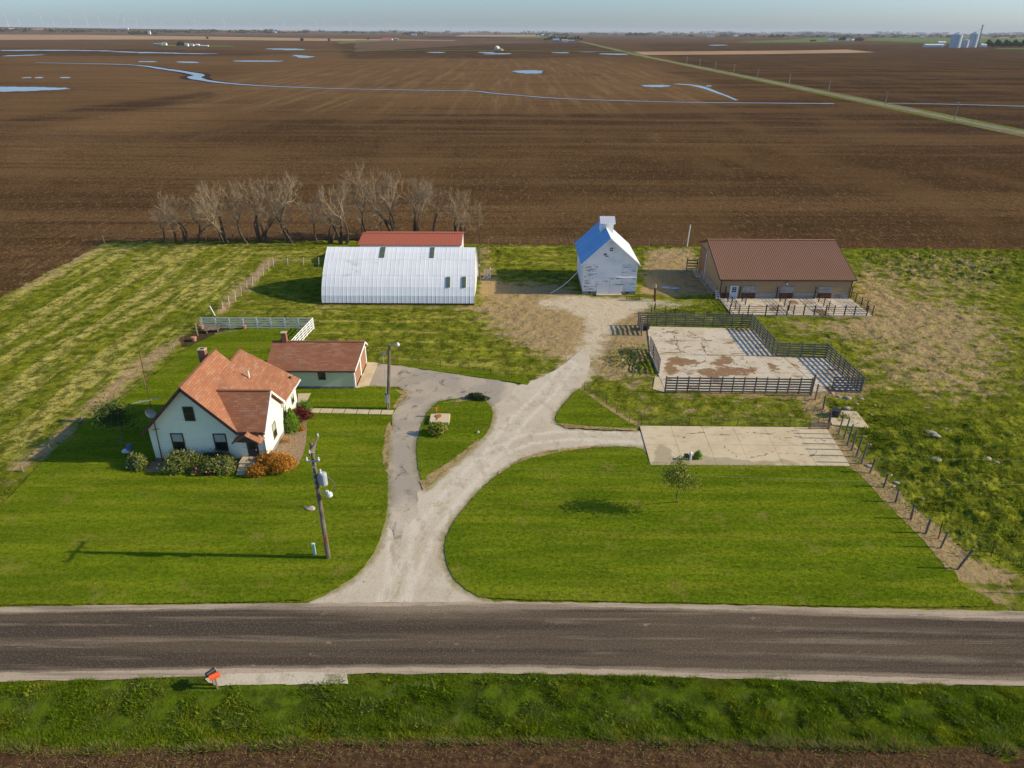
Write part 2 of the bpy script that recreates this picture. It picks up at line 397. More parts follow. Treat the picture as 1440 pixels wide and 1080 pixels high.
M['shoulder'] = mat('shoulder', (0.46, 0.36, 0.25), 0.95, [
    N(s=(0.08, 1.6, 1), d=5, lo=0.42, hi=0.64, c=(0.25, 0.195, 0.135)),
    N(s=(2.5, 5, 1), d=5, r=0.75, lo=0.55, hi=0.7, c=(0.17, 0.13, 0.09), a=0.7),
    N(s=(0.4, 1.2, 1), o=(2, 2, 0), d=5, lo=0.58, hi=0.68, c=(0.15, 0.15, 0.05), a=0.5)], bump=[N(s=(5, 7, 1), d=5, k=0.7, h=0.05)])
M['gravel'] = mat('gravel', (0.60, 0.51, 0.375), 0.95, [
    N(s=(0.10, 0.16, 1), d=5, lo=0.4, hi=0.62, c=(0.52, 0.43, 0.30), a=0.9),
    dict(t='attr', n='track', j=0.5, s=(0.3, 0.3, 1), lo=0.25, hi=0.9, c=(0.68, 0.59, 0.45), a=0.8),
    N(s=(0.9, 0.45, 1), o=(1, 4, 0), rot=0.9, d=5, r=0.75, lo=0.5, hi=0.68, c=(0.40, 0.32, 0.22), a=0.75),
    N(s=(0.22, 0.3, 1), o=(7, 4, 0), d=6, r=0.75, lo=0.57, hi=0.70, c=(0.36, 0.345, 0.15), a=0.6),
    dict(t='attr', n='mid', j=1.3, s=(0.8, 0.8, 1), lo=0.75, hi=1.15, c=(0.26, 0.27, 0.07), a=0.6),
    N(s=(5, 7, 1), d=4, r=0.8, lo=0.5, hi=0.7, c=(0.38, 0.31, 0.22), a=0.6),
    N(s=(6, 6, 1), o=(3, 3, 0), d=4, r=0.8, lo=0.54, hi=0.7, c=(0.76, 0.67, 0.52), a=0.6),
    N(s=(1.3, 1.0, 1), o=(6, 2, 0), d=3, r=0.7, lo=0.68, hi=0.74, c=(0.27, 0.19, 0.11), a=0.8),
    dict(t='attr', n='edge', j=1.1, s=(1.3, 1.3, 1), lo=0.55, hi=0.15, c=(0.27, 0.23, 0.085), a=0.8)], bump=[N(s=(6, 6, 1), d=5, k=0.6, h=0.04)])
M['drive_asphalt'] = mat('drive_asphalt', (0.38, 0.325, 0.245), 0.92, [
    dict(t='attr', n='fade', j=1.2, s=(0.7, 0.5, 1), lo=0.2, hi=0.8, c=(0.58, 0.49, 0.36), a=0.95),
    dict(t='attr', n='edge', j=1.1, s=(1.3, 1.3, 1), lo=0.55, hi=0.15, c=(0.25, 0.22, 0.10), a=0.8),
    N(s=(0.25, 0.25, 1), d=5, lo=0.42, hi=0.62, c=(0.48, 0.395, 0.29), a=0.9),
    N(s=(0.5, 0.45, 1), o=(6, 1, 0), d=6, r=0.7, w=0.6, lo=0.54, hi=0.66, c=(0.15, 0.13, 0.105), a=0.85),
    N(s=(0.3, 0.5, 1), o=(2, 9, 0), d=6, r=0.7, lo=0.61, hi=0.7, c=(0.18, 0.20, 0.07), a=0.6),
    N(s=(6, 6, 1), d=4, r=0.8, lo=0.5, hi=0.68, c=(0.17, 0.15, 0.125), a=0.5)], bump=[N(s=(7, 7, 1), d=4, k=0.5, h=0.03)])
CRK = (0.20, 0.115, 0.06)
M['concrete'] = mat('concrete', (0.60, 0.48, 0.295), 0.9, [
    dict(t='objrand', lo=0.0, hi=1.0, c=(0.64, 0.515, 0.325), a=0.8),
    N(s=(0.35, 0.45, 1), d=6, lo=0.45, hi=0.65, c=(0.42, 0.34, 0.235), a=0.6),
    N(s=(1.4, 1.8, 1), d=6, r=0.7, lo=0.58, hi=0.7, c=(0.33, 0.25, 0.165), a=0.5)], bump=[N(s=(4, 4, 1), d=4, k=0.3, h=0.02)])
M['cracked_concrete'] = mat('cracked_concrete', (0.62, 0.50, 0.31), 0.9, [
    dict(t='objrand', lo=0.0, hi=1.0, c=(0.65, 0.525, 0.33), a=0.8),
    N(s=(0.35, 0.45, 1), d=6, lo=0.45, hi=0.65, c=(0.53, 0.42, 0.255), a=0.6),
    N(s=(0.7, 0.9, 1), o=(4, 2, 0), d=6, r=0.75, lo=0.52, hi=0.68, c=(0.40, 0.31, 0.18), a=0.6),
    N(s=(1.5, 1.8, 1), o=(7, 2, 0), d=5, r=0.75, lo=0.60, hi=0.70, c=(0.30, 0.20, 0.11), a=0.6),
    dict(t='attr', n='wear', j=0.9, s=(0.6, 0.6, 1), lo=0.35, hi=0.7, c=(0.30, 0.25, 0.15), a=0.6),
    dict(t='attr', n='rusty', j=0.5, s=(0.9, 0.9, 1), lo=0.35, hi=0.7, c=(0.50, 0.20, 0.085), a=0.6),
    dict(t='attr', n='crack', j=1.3, s=(1.6, 1.6, 1), lo=0.58, hi=0.85, c=CRK, a=0.85)], bump=[N(s=(4, 4, 1), d=4, k=0.3, h=0.02)])
M['yard_concrete'] = mat('yard_concrete', (0.60, 0.515, 0.375), 0.9, [
    dict(t='objrand', lo=0.0, hi=1.0, c=(0.64, 0.555, 0.41), a=0.8),
    N(s=(0.35, 0.45, 1), d=6, lo=0.45, hi=0.65, c=(0.50, 0.39, 0.24), a=0.6),
    dict(t='attr', n='crack', j=1.3, s=(1.4, 1.6, 1), lo=0.48, hi=0.70, c=(0.22, 0.125, 0.062), a=0.92),
    dict(t='attr', n='muck', j=2.6, s=(1.1, 1.5, 1), lo=0.40, hi=0.80, c=(0.25, 0.14, 0.065), a=0.9),
    N(s=(1.3, 1.7, 1), o=(1, 2, 0), d=6, r=0.75, lo=0.55, hi=0.66, c=(0.30, 0.17, 0.08), a=0.75),
    N(s=(0.30, 0.45, 1), o=(5, 2, 0), d=6, r=0.72, lo=0.56, hi=0.63, c=(0.28, 0.155, 0.075), a=0.8)],
    bump=[N(s=(4, 4, 1), d=4, k=0.3, h=0.02)])
M['dead_grass'] = mat('dead_grass', (0.44, 0.31, 0.15), 0.95, [N(s=(1.2, 1.2, 1), d=5, r=0.7, lo=0.45, hi=0.62, c=(0.30, 0.20, 0.09)), N(s=(0.8, 0.8, 1), o=(3, 0, 0), d=5, r=0.7, lo=0.52, hi=0.64, c=(0.13, 0.15, 0.012), a=0.8)], bump=[N(s=(4, 4, 1), d=4, k=0.8, h=0.05)])
def siding(n, c, stain, amt=0.5, bw=0.2, peel=None):
    ly = [N(co='uv', s=(0.3, 0.5, 1), d=5, lo=0.45, hi=0.68, c=stain, a=amt),
          N(co='uv', s=(0.6, 5.0, 1), o=(3, 1, 0), d=5, lo=0.55, hi=0.7, c=stain, a=amt * 0.8)]
    if peel: ly.append(N(co='uv', s=(0.45, 3.6, 1), o=peel[1], d=6, r=0.72, lo=peel[2], hi=peel[2] + 0.05, c=peel[0], a=0.9))
    return mat(n, c, 0.75, ly, bump=[dict(t='wave', co='uv', dir='Y', prof='SAW', ws=0.314 / bw, k=0.6, h=0.03)])
M['house_wall'] = siding('house_wall', (0.87, 0.87, 0.65), (0.70, 0.75, 0.58), 0.5, 0.2, ((0.42, 0.50, 0.50), (5.2, 0.3, 0), 0.615))
M['garage_wall'] = siding('garage_wall', (0.62, 0.65, 0.40), (0.52, 0.57, 0.34), 0.5, 0.2, ((0.16, 0.19, 0.16), (1.2, 0.2, 0), 0.68))
M['crib_wall'] = siding('crib_wall', (0.88, 0.885, 0.86), (0.60, 0.62, 0.62), 0.5, 0.18)
M['crib_peeled'] = siding('crib_peeled', (0.85, 0.86, 0.84), (0.52, 0.54, 0.55), 0.6, 0.22, ((0.15, 0.14, 0.13), (4.2, 0.7, 0), 0.535))
M['white'] = mat('white_paint', (0.78, 0.77, 0.74), 0.6, [N(s=(1.5, 1.5, 1.5), d=5, lo=0.5, hi=0.7, c=(0.62, 0.60, 0.56), a=0.6)])
M['trim'] = mat('brown_trim', (0.075, 0.040, 0.030), 0.6, [N(s=(2, 2, 2), lo=0.4, hi=0.6, c=(0.10, 0.055, 0.042))])
M['glass'] = mat('window_glass', (0.018, 0.02, 0.022), 0.12, spec=0.6)
M['curtain'] = mat('window_shade', (0.42, 0.44, 0.34), 0.4, [N(co='uv', s=(6, 1, 1), lo=0.4, hi=0.6, c=(0.30, 0.35, 0.30), a=0.6)])
M['foundation'] = mat('foundation', (0.30, 0.29, 0.27), 0.9, [N(s=(2, 2, 2), lo=0.4, hi=0.65, c=(0.20, 0.19, 0.17))])
M['door'] = mat('dark_door', (0.045, 0.036, 0.030), 0.5)
M['shingle'] = mat('shingle', (0.315, 0.135, 0.074), 0.9, [
    dict(t='brick', co='uv', bw=0.62, bh=0.24, ms=0.0, lo=0.15, hi=0.95, c=(0.38, 0.172, 0.095), a=0.9),
    dict(t='brick', co='uv', bw=0.9, bh=0.24, ms=0.0, o=(0.37, 0, 0), lo=0.66, hi=0.78, c=(0.38, 0.27, 0.19), a=0.55, by=N(co='uv', s=(0.9, 1.4, 1), d=4, lo=0.40, hi=0.60)),
    dict(t='brick', co='uv', bw=0.62, bh=0.24, ms=0.02, fac=True, lo=0.0, hi=1.0, c=(0.17, 0.075, 0.04), a=0.6),
    N(co='uv', s=(0.4, 0.4, 1), d=4, lo=0.42, hi=0.66, c=(0.26, 0.105, 0.058), a=0.5)],
    bump=[dict(t='wave', co='uv', dir='Y', prof='SAW', ws=0.314 / 0.24, k=0.6, h=0.03)])
M['brick'] = mat('chimney_brick', (0.33, 0.115, 0.06), 0.9, [
    dict(t='brick', co='uv', bw=0.22, bh=0.08, ms=0.008, lo=0.0, hi=1.0, c=(0.24, 0.08, 0.045)),
    dict(t='brick', co='uv', bw=0.22, bh=0.08, ms=0.008, fac=True, lo=0.0, hi=1.0, c=(0.40, 0.33, 0.27), a=0.7)])
M['soot_and_hole_shade'] = mat('soot_and_hole_shade', (0.02, 0.018, 0.016), 0.9)  # sooty flue top, and the painted darkness inside the crib vents
M['galv'] = mat('galvanised_sheet', (0.82, 0.82, 0.80), 0.5, [
    dict(t='objrand', lo=0.0, hi=1.0, c=(0.88, 0.88, 0.85), a=0.9),
    N(co='uv', s=(0.5, 0.25, 1), d=5, lo=0.5, hi=0.7, c=(0.73, 0.725, 0.69), a=0.6),
    N(s=(0.10, 0.2, 0.35), o=(3.3, 0, 0), d=5, lo=0.60, hi=0.70, c=(0.36, 0.34, 0.32), a=0.7)], metal=0.0, spec=0.5)
M['galv_end'] = mat('galvanised_end', (0.60, 0.60, 0.59), 0.5, [N(co='uv', s=(2, 0.3, 1), d=4, lo=0.45, hi=0.65, c=(0.50, 0.5, 0.49))], metal=0.15)
M['skylight'] = mat('green_skylight', (0.13, 0.16, 0.09), 0.5, [N(s=(2, 2, 2), lo=0.4, hi=0.6, c=(0.09, 0.12, 0.07))])
M['red_tin'] = mat('red_tin', (0.47, 0.125, 0.055), 0.5, [dict(t='wave', co='uv', dir='X', ws=0.314 / 0.45, lo=0.5, hi=1.0, c=(0.37, 0.095, 0.045), a=0.8), N(co='uv', s=(0.4, 0.4, 1), lo=0.45, hi=0.65, c=(0.40, 0.12, 0.06), a=0.5)],
    bump=[dict(t='wave', co='uv', dir='X', ws=0.314 / 0.45, k=0.5, h=0.03)])
M['brown_tin'] = mat('brown_tin', (0.31, 0.165, 0.092), 0.7, [N(co='uv', s=(0.3, 0.15, 1), d=4, lo=0.45, hi=0.7, c=(0.34, 0.18, 0.12), a=0.7)], spec=0.1)
M['tan_tin'] = mat('tan_tin', (0.40, 0.265, 0.135), 0.6, [dict(t='wave', co='uv', dir='X', ws=0.314 / 0.3, lo=0.6, hi=1.0, c=(0.31, 0.20, 0.10), a=0.6), N(co='uv', s=(0.4, 0.6, 1), d=4, lo=0.5, hi=0.7, c=(0.34, 0.225, 0.12), a=0.6)], bump=[dict(t='wave', co='uv', dir='X', ws=0.314 / 0.3, k=0.4, h=0.03)])
M['white_tin'] = mat('white_tin', (0.74, 0.735, 0.72), 0.45, [N(co='uv', s=(0.3, 0.2, 1), d=4, lo=0.45, hi=0.7, c=(0.66, 0.65, 0.63), a=0.6)], metal=0.1)
M['blue_tin'] = mat('blue_tarp', (0.105, 0.33, 0.60), 0.5, [N(co='uv', s=(0.5, 0.2, 1), d=4, lo=0.45, hi=0.65, c=(0.14, 0.39, 0.66)), dict(t='brick', co='uv', bw=2.6, bh=1.9, ms=0.02, fac=True, lo=0, hi=1, c=(0.07, 0.24, 0.46), a=0.6)])
M['old_wood'] = mat('old_wood', (0.27, 0.22, 0.17), 0.9, [N(s=(3, 3, 0.6), d=5, lo=0.4, hi=0.65, c=(0.17, 0.135, 0.10)), N(s=(1, 1, 1), lo=0.55, hi=0.7, c=(0.34, 0.29, 0.23), a=0.7)])
M['grey_board'] = mat('grey_board', (0.36, 0.34, 0.31), 0.9, [N(co='uv', s=(0.7, 4, 1), d=5, lo=0.42, hi=0.65, c=(0.22, 0.20, 0.175)), dict(t='objrand', lo=0, hi=1, c=(0.42, 0.39, 0.36), a=0.6)])
M['pale_wood'] = mat('pale_wood', (0.50, 0.43, 0.33), 0.9, [N(s=(3, 3, 0.6), d=5, lo=0.4, hi=0.65, c=(0.36, 0.30, 0.22))])
M['rust'] = mat('rusty_iron', (0.17, 0.08, 0.045), 0.85, [N(s=(3, 3, 3), d=5, lo=0.4, hi=0.62, c=(0.09, 0.05, 0.035))])
M['pipe'] = mat('grey_pen_board', (0.14, 0.12, 0.10), 0.8, [dict(t='objrand', lo=0, hi=1, c=(0.20, 0.175, 0.145), a=0.8), N(s=(2, 2, 2), d=4, lo=0.5, hi=0.7, c=(0.16, 0.14, 0.12), a=0.6)])
M['black_iron'] = mat('black_iron', (0.028, 0.023, 0.022), 0.6, [N(s=(2, 2, 2), lo=0.45, hi=0.65, c=(0.06, 0.04, 0.033))])
M['pole_wood'] = mat('pole_wood', (0.20, 0.155, 0.115), 0.9, [N(s=(5, 5, 0.5), d=5, lo=0.42, hi=0.62, c=(0.11, 0.085, 0.065)), N(s=(1, 1, 0.7), lo=0.5, hi=0.7, c=(0.30, 0.25, 0.20), a=0.6)])
M['bark'] = mat('bark', (0.14, 0.10, 0.068), 0.95, [N(s=(3, 3, 1), d=5, lo=0.42, hi=0.62, c=(0.07, 0.05, 0.035)), dict(t='attr', n='twig', lo=0.15, hi=0.8, c=(0.33, 0.25, 0.155), a=1.0)])
M['grey_metal'] = mat('grey_metal', (0.45, 0.46, 0.46), 0.45, metal=0.3)
M['transformer'] = mat('transformer_paint', (0.40, 0.43, 0.45), 0.45)
M['porcelain'] = mat('porcelain', (0.70, 0.70, 0.68), 0.3)
M['wire'] = mat('wire', (0.30, 0.29, 0.27), 0.5, metal=0.4)
M['red_sign'] = mat('red_sign', (0.62, 0.11, 0.08), 0.5)
M['orange'] = mat('orange_plastic', (0.80, 0.11, 0.03), 0.4)
M['black_box'] = mat('black_box', (0.03, 0.03, 0.03), 0.45)
M['teal'] = mat('teal_paint', (0.30, 0.55, 0.48), 0.5)
M['terracotta'] = mat('terracotta', (0.46, 0.23, 0.15), 0.85)
M['stone'] = mat('stone', (0.42, 0.36, 0.27), 0.9, [N(s=(2, 2, 2), d=5, lo=0.4, hi=0.65, c=(0.34, 0.28, 0.20)), dict(t='objrand', lo=0, hi=1, c=(0.48, 0.42, 0.33), a=0.6)], bump=[N(s=(4, 4, 4), k=0.6, h=0.06)])
M['mulch'] = mat('mulch', (0.36, 0.245, 0.155), 0.95, [N(s=(5, 5, 1), d=5, r=0.8, lo=0.45, hi=0.65, c=(0.17, 0.11, 0.07)), N(s=(7, 7, 1), o=(2, 1, 0), d=4, r=0.8, lo=0.55, hi=0.68, c=(0.42, 0.33, 0.25))], bump=[N(s=(7, 7, 1), k=0.8, h=0.06)])
def leaf(n, c1, c2, c3, a3=0.8):
    return mat(n, c1, 0.65, [dict(t='attr', n='rnd', lo=0.0, hi=0.7, c=c2, a=0.9), dict(t='attr', n='rnd', lo=0.78, hi=0.95, c=c3, a=a3)], transl=0.3, spec=0.25)
M['leaf_cream'] = leaf('leaf_cream', (0.20, 0.23, 0.035), (0.13, 0.17, 0.02), (0.68, 0.58, 0.36))
M['leaf_dark'] = leaf('leaf_dark', (0.03, 0.065, 0.022), (0.02, 0.045, 0.016), (0.05, 0.10, 0.03))
M['leaf_orange'] = leaf('leaf_orange', (0.55, 0.25, 0.025), (0.40, 0.17, 0.02), (0.70, 0.36, 0.04))
M['leaf_lime'] = leaf('leaf_lime', (0.18, 0.30, 0.02), (0.12, 0.23, 0.015), (0.25, 0.36, 0.03))
M['leaf_red'] = leaf('leaf_red', (0.17, 0.035, 0.022), (0.10, 0.025, 0.018), (0.24, 0.06, 0.03))
M['leaf_spring'] = leaf('leaf_spring', (0.26, 0.28, 0.03), (0.17, 0.20, 0.02), (0.42, 0.39, 0.07))
M['leaf_tree'] = leaf('leaf_tree', (0.055, 0.095, 0.022), (0.035, 0.065, 0.016), (0.10, 0.14, 0.03))
M['leaf_far'] = mat('leaf_far', (0.045, 0.055, 0.022), 0.9, [dict(t='attr', n='rnd', lo=0.3, hi=0.8, c=(0.11, 0.115, 0.035)), N(s=(0.004, 0.004, 0.01), lo=0.4, hi=0.6, c=(0.09, 0.075, 0.045), a=0.8)])
M['far_wall'] = mat('far_white_wall', (0.72, 0.72, 0.70), 0.7)
M['far_blue'] = mat('far_blue_roof', (0.22, 0.30, 0.38), 0.5)
M['far_grey'] = mat('far_grey_roof', (0.30, 0.30, 0.30), 0.6)
M['far_red'] = mat('far_red_roof', (0.55, 0.055, 0.05), 0.5)
M['turbine'] = mat('turbine_white', (0.62, 0.63, 0.63), 0.4)
M['bin'] = mat('bin_steel', (0.50, 0.52, 0.54), 0.4, [dict(t='wave', co='uv', dir='Y', ws=0.314 / 1.1, lo=0.5, hi=1, c=(0.40, 0.42, 0.44), a=0.6)], metal=0.5)

# ------------------------------------------------------------------ land
# tilled soil to the horizon: rows of vertices spaced by distance
yy = np.concatenate([[-400, -60, 5, 17], np.geomspace(20, 46000, 320)])
tt = np.concatenate([[-6, -3, -1.8, -1.25], np.linspace(-0.98, 0.98, 280), [1.25, 1.8, 3, 6]])
GY, GT = np.meshgrid(yy, tt, indexing='ij')
GX = GT * np.maximum(GY, 60.0) + np.where(GY < 60, 0, 0)
GZ = -0.05 - 0.22 * sstep(140, 126, GY) - 0.5 * sstep(62, 46, GY) + terr(GX, np.maximum(GY, 1)) * (GY > 1800)
GZ = GZ - np.where(GY < 30, 0.6, 0)
def gmask(polys, k):
    a = np.zeros(GX.shape)
    for p in polys: a = np.maximum(a, inpoly(GX, GY, [at(*q) for q in p]).astype(float))
    return blur(a, k)
wob = fbm(GX / np.maximum(GY, 1) * 14, np.log(np.maximum(GY, 1)) * 9, 3) - 0.5
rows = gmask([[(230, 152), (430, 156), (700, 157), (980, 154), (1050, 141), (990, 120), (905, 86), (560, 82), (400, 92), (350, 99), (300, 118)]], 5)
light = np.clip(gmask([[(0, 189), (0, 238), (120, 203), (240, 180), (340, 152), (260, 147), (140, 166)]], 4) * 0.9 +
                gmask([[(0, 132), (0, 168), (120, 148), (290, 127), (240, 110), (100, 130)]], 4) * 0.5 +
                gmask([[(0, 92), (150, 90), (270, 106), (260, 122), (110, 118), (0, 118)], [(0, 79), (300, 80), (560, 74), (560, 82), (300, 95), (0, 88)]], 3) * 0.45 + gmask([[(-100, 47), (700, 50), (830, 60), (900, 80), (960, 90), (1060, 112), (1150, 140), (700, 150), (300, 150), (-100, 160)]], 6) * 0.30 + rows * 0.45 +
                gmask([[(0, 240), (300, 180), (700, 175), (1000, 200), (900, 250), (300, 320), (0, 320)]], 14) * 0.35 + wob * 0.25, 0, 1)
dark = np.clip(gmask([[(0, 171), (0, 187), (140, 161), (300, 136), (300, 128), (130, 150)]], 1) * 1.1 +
               gmask([[(270, 152), (700, 158), (1200, 152), (1440, 180), (1440, 212), (1000, 180), (600, 176), (330, 182)]], 5) * 0.75 +
               gmask([[(-60, 69), (300, 70), (430, 74), (330, 78.5), (-60, 77)]], 1) * 1.0 +
               gmask([[(470, 60), (830, 60), (880, 78), (740, 82), (580, 82), (490, 82)]], 1) * 0.95 +
               gmask([[(900, 60), (1440, 64), (1500, 200), (1240, 142), (960, 88)]], 2) * 0.95 +
               gmask([[(905, 88), (1050, 112), (1190, 143), (1050, 143), (990, 121)]], 3) * 0.6 +
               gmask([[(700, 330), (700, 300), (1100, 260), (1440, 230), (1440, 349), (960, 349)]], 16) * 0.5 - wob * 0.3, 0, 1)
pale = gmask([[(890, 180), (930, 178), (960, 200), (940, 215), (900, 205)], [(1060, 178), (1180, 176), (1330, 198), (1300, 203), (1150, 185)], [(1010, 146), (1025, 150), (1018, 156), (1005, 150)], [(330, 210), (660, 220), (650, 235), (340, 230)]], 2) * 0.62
idx = np.arange(GX.size).reshape(GX.shape)
Q = np.stack([idx[:-1, :-1], idx[:-1, 1:], idx[1:, 1:], idx[1:, :-1]], -1).reshape(-1, 4)
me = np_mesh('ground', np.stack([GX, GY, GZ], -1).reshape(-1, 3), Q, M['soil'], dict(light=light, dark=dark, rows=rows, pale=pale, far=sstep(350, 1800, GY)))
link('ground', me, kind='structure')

def outline(pts, step=0.35, amp=0.06, seed=1, fr=1.3):
    """closed outline resampled and roughened sideways"""
    P = [Vector((p[0], p[1])) for p in pts]; out = []
    for i in range(len(P)):
        a, b = P[i], P[(i + 1) % len(P)]; n = max(1, int((b - a).length / step))
        nr = Vector((-(b - a).y, (b - a).x)).normalized()
        for k in range(n):
            q = a.lerp(b, k / n)
            j = float(fbm(np.array(q.x * fr), np.array(q.y * fr), seed, 3)) - 0.5
            out.append(q + nr * (j * 2 * amp))
    return out
def smooth(pts, n=2):
    P = [Vector((p[0], p[1])) for p in pts]
    for _ in range(n):
        r = []
        for i in range(len(P)):
            a, b = P[i], P[(i + 1) % len(P)]; r += [a * 0.75 + b * 0.25, a * 0.25 + b * 0.75]
        P = r
    return P
def sheet(name, pts, z, mt, th=0.0, kind='structure', attrs=None, fz=None, grid=0, **k_):
    ar = sum(p[0] * q[1] - q[0] * p[1] for p, q in zip(pts, list(pts[1:]) + [pts[0]]))
    if ar < 0: pts = list(reversed(pts))
    ox, oy = pts[0][0], pts[0][1]; n = len(pts)
    extra = []
    if grid:
        P_ = np.array([(p[0], p[1]) for p in pts]); a_, b_ = P_.min(0), P_.max(0); gx_, gy_ = np.meshgrid(np.arange(a_[0], b_[0], grid), np.arange(a_[1], b_[1], grid))
        gx_ = gx_ + RNG.uniform(-.3, .3, gx_.shape) * grid; gy_ = gy_ + RNG.uniform(-.3, .3, gy_.shape) * grid; k_in = inpoly(gx_, gy_, [tuple(p) for p in P_])
        extra = [Vector((x_ - ox, y_ - oy)) for x_, y_ in zip(gx_[k_in], gy_[k_in])]
    vs, _, fs, _, _, _ = delaunay_2d_cdt([Vector((p[0] - ox, p[1] - oy)) for p in pts] + extra, [], [list(range(n))], 1, 1e-5)
    V = [(v.x + ox, v.y + oy, z + (fz(v.x + ox, v.y + oy) if fz else 0)) for v in vs]; Fc = []
    for f in fs:
        q = [vs[i] for i in f]; t = (q[1] - q[0]).cross(q[2] - q[0]); Fc.append(tuple(f) if t > 0 else tuple(reversed(f)))
    if th:
        k = len(V); V += [(p[0], p[1], z) for p in pts] + [(p[0], p[1], z - th) for p in pts]
        Fc += [(k + i, k + n + i, k + n + (i + 1) % n, k + (i + 1) % n) for i in range(n)]
    me = bpy.data.meshes.new(name); me.from_pydata(V, [], Fc); me.materials.append(mt); me.update()
    if attrs:
        xy = np.array([(v[0], v[1]) for v in V])
        for n_, fn in attrs.items(): me.attributes.new(n_, 'FLOAT', 'POINT').data.foreach_set('value', np.asarray(fn(xy[:, 0], xy[:, 1]), np.float32))
    return link(name, me, kind=kind, **k_)
PX = lambda L, z=0.0: [at(x, y, z) for x, y in L]

# far fields, each a sheet of its own
far_fields = [
 ('stubble', [(-80, 48.5), (120, 49), (300, 51.5), (480, 54.5), (640, 56.5), (640, 58.5), (480, 57.8), (240, 55.6), (0, 56), (-80, 56)]),
 ('stubble', [(-60, 40), (100, 40.3), (40, 42.5), (-60, 43.5)]),
 ('stubble', [(650, 48.8), (760, 48.9), (760, 51.4), (640, 51.2)]),
 ('stubble', [(296, 43.2), (430, 43.6), (430, 44.6), (330, 44.2)]),
 ('stubble', [(905, 77.5), (890, 73), (1000, 72.2), (1120, 71.2), (1190, 69.8), (1232, 73.8), (1190, 74.8), (1000, 77.2)]),
 ('dark_field', [(590, 51.5), (700, 51.8), (760, 53), (690, 53.2), (600, 53)]),
 ('wheat', [(690, 52), (772, 51.8), (772, 53.6), (690, 53)]),
 ('wheat', [(1034, 58.8), (1110, 55.8), (1140, 53.6), (1196, 53.8), (1204, 57.2), (1150, 59.8), (1060, 60.2)]),
 ('wheat', [(1206, 56.8), (1236, 53.6), (1340, 53.2), (1440, 54), (1440, 60), (1340, 61.5), (1300, 60.5), (1235, 57.8)]),
 ('stubble', [(1300, 51), (1345, 51.2), (1470, 53.4), (1470, 54.6), (1345, 52.4)]),
 ('wheat', [(1400, 68), (1470, 67.6), (1470, 70.2), (1400, 69.2)]),
 ('brown_field', [(-60, 43.5), (220, 43.5), (640, 48.5), (640, 50.5), (240, 49.5), (-60, 48)]),
 ('brown_field', [(500, 57), (680, 57.5), (820, 60.5), (700, 62), (560, 70), (500, 74)]),
 ('wheat', [(215, 64.3), (240, 63.4), (330, 65), (326, 66.2), (240, 65.4)]),
 ('verge', [(470, 59.5), (540, 56.6), (590, 57), (540, 57.6), (480, 61.8)]),
 ('verge', [(420, 71), (600, 70.8), (900, 72.6), (900, 73.4), (600, 71.4), (420, 71.7)]),
]
for i, (mn, p) in enumerate(far_fields):
    P = [at(*q) for q in p]
    sheet('field', [(q.x, q.y) for q in outline(P, 120, 8, i, 0.01)], 0.25 + 0.03 * i, M[mn], fz=lambda x, y: float(terr(x, y)) if y > 1800 else 0)

# creek and standing water
def ribbon(name, path, mt, z, wscale=1.0, th=None, **k):
    """path of (px, py, width in metres)"""
    C = [at(p[0], p[1]) for p in path]; W = [p[2] for p in path]; L, R = [], []
    CC, WW = [], []
    for i in range(len(C) - 1):
        for t in np.linspace(0, 1, 7)[:-1]:
            p0 = C[max(i - 1, 0)]; p1 = C[i]; p2 = C[i + 1]; p3 = C[min(i + 2, len(C) - 1)]
            q = 0.5 * ((2 * p1) + (p2 - p0) * t + (2 * p0 - 5 * p1 + 4 * p2 - p3) * t * t + (3 * p1 - p0 - 3 * p2 + p3) * t ** 3)
            CC.append(q); WW.append(W[i] * (1 - t) + W[i + 1] * t)
    CC.append(C[-1]); WW.append(W[-1])
    for i, c in enumerate(CC):
        d = CC[min(i + 1, len(CC) - 1)] - CC[max(i - 1, 0)]; nrm = Vector((-d.y, d.x, 0)).normalized()
        ww = WW[i] * 0.5 * (0.8 + 0.4 * float(vnoise(np.array(c.x * 0.05), np.array(c.y * 0.05), 9))) * wscale
        L.append((c + nrm * ww)); R.append((c - nrm * ww))
    V = [(p.x, p.y, z) for p in L] + [(p.x, p.y, z) for p in R]; n = len(L)
    T = [(i, i + 1, n + i + 1, n + i) for i in range(n - 1)]
    me = np_mesh(name, V, T, mt)
    return link(name, me, kind='structure', **k)
creek = [(50, 88, 9), (180, 91, 12), (233, 97.3, 14), (263, 101.7, 16), (280, 105.5, 15), (273, 108.5, 20), (283, 112, 13), (317, 116.7, 9), (377, 121, 7), (480, 124.7, 6),
         (590, 126.7, 6), (663, 128, 5.5), (693, 131, 5.5), (740, 135, 5), (780, 138, 4.8), (847, 140.7, 4.6), (960, 143.7, 5), (1080, 144.9, 5), (1173, 145.7, 6)]
ribbon('ditch_bank', creek, M['dark_field'], -0.02, 1.3)
ribbon('creek', creek, M['water'], 0.02, 0.62)
creek2 = [(1243, 145, 3), (1300, 145.8, 4), (1360, 147.2, 4), (1440, 149.4, 5), (1540, 152, 5)]
ribbon('ditch_bank', creek2, M['dark_field'], -0.02, 1.6)
ribbon('creek', creek2, M['water'], 0.02, 0.62)
ribbon('stream', [(950, 118, 8), (975, 120, 9), (992, 124, 8), (1008, 130, 4), (1022, 135, 3), (1036, 141, 3)], M['water'], 0.03, 0.75)
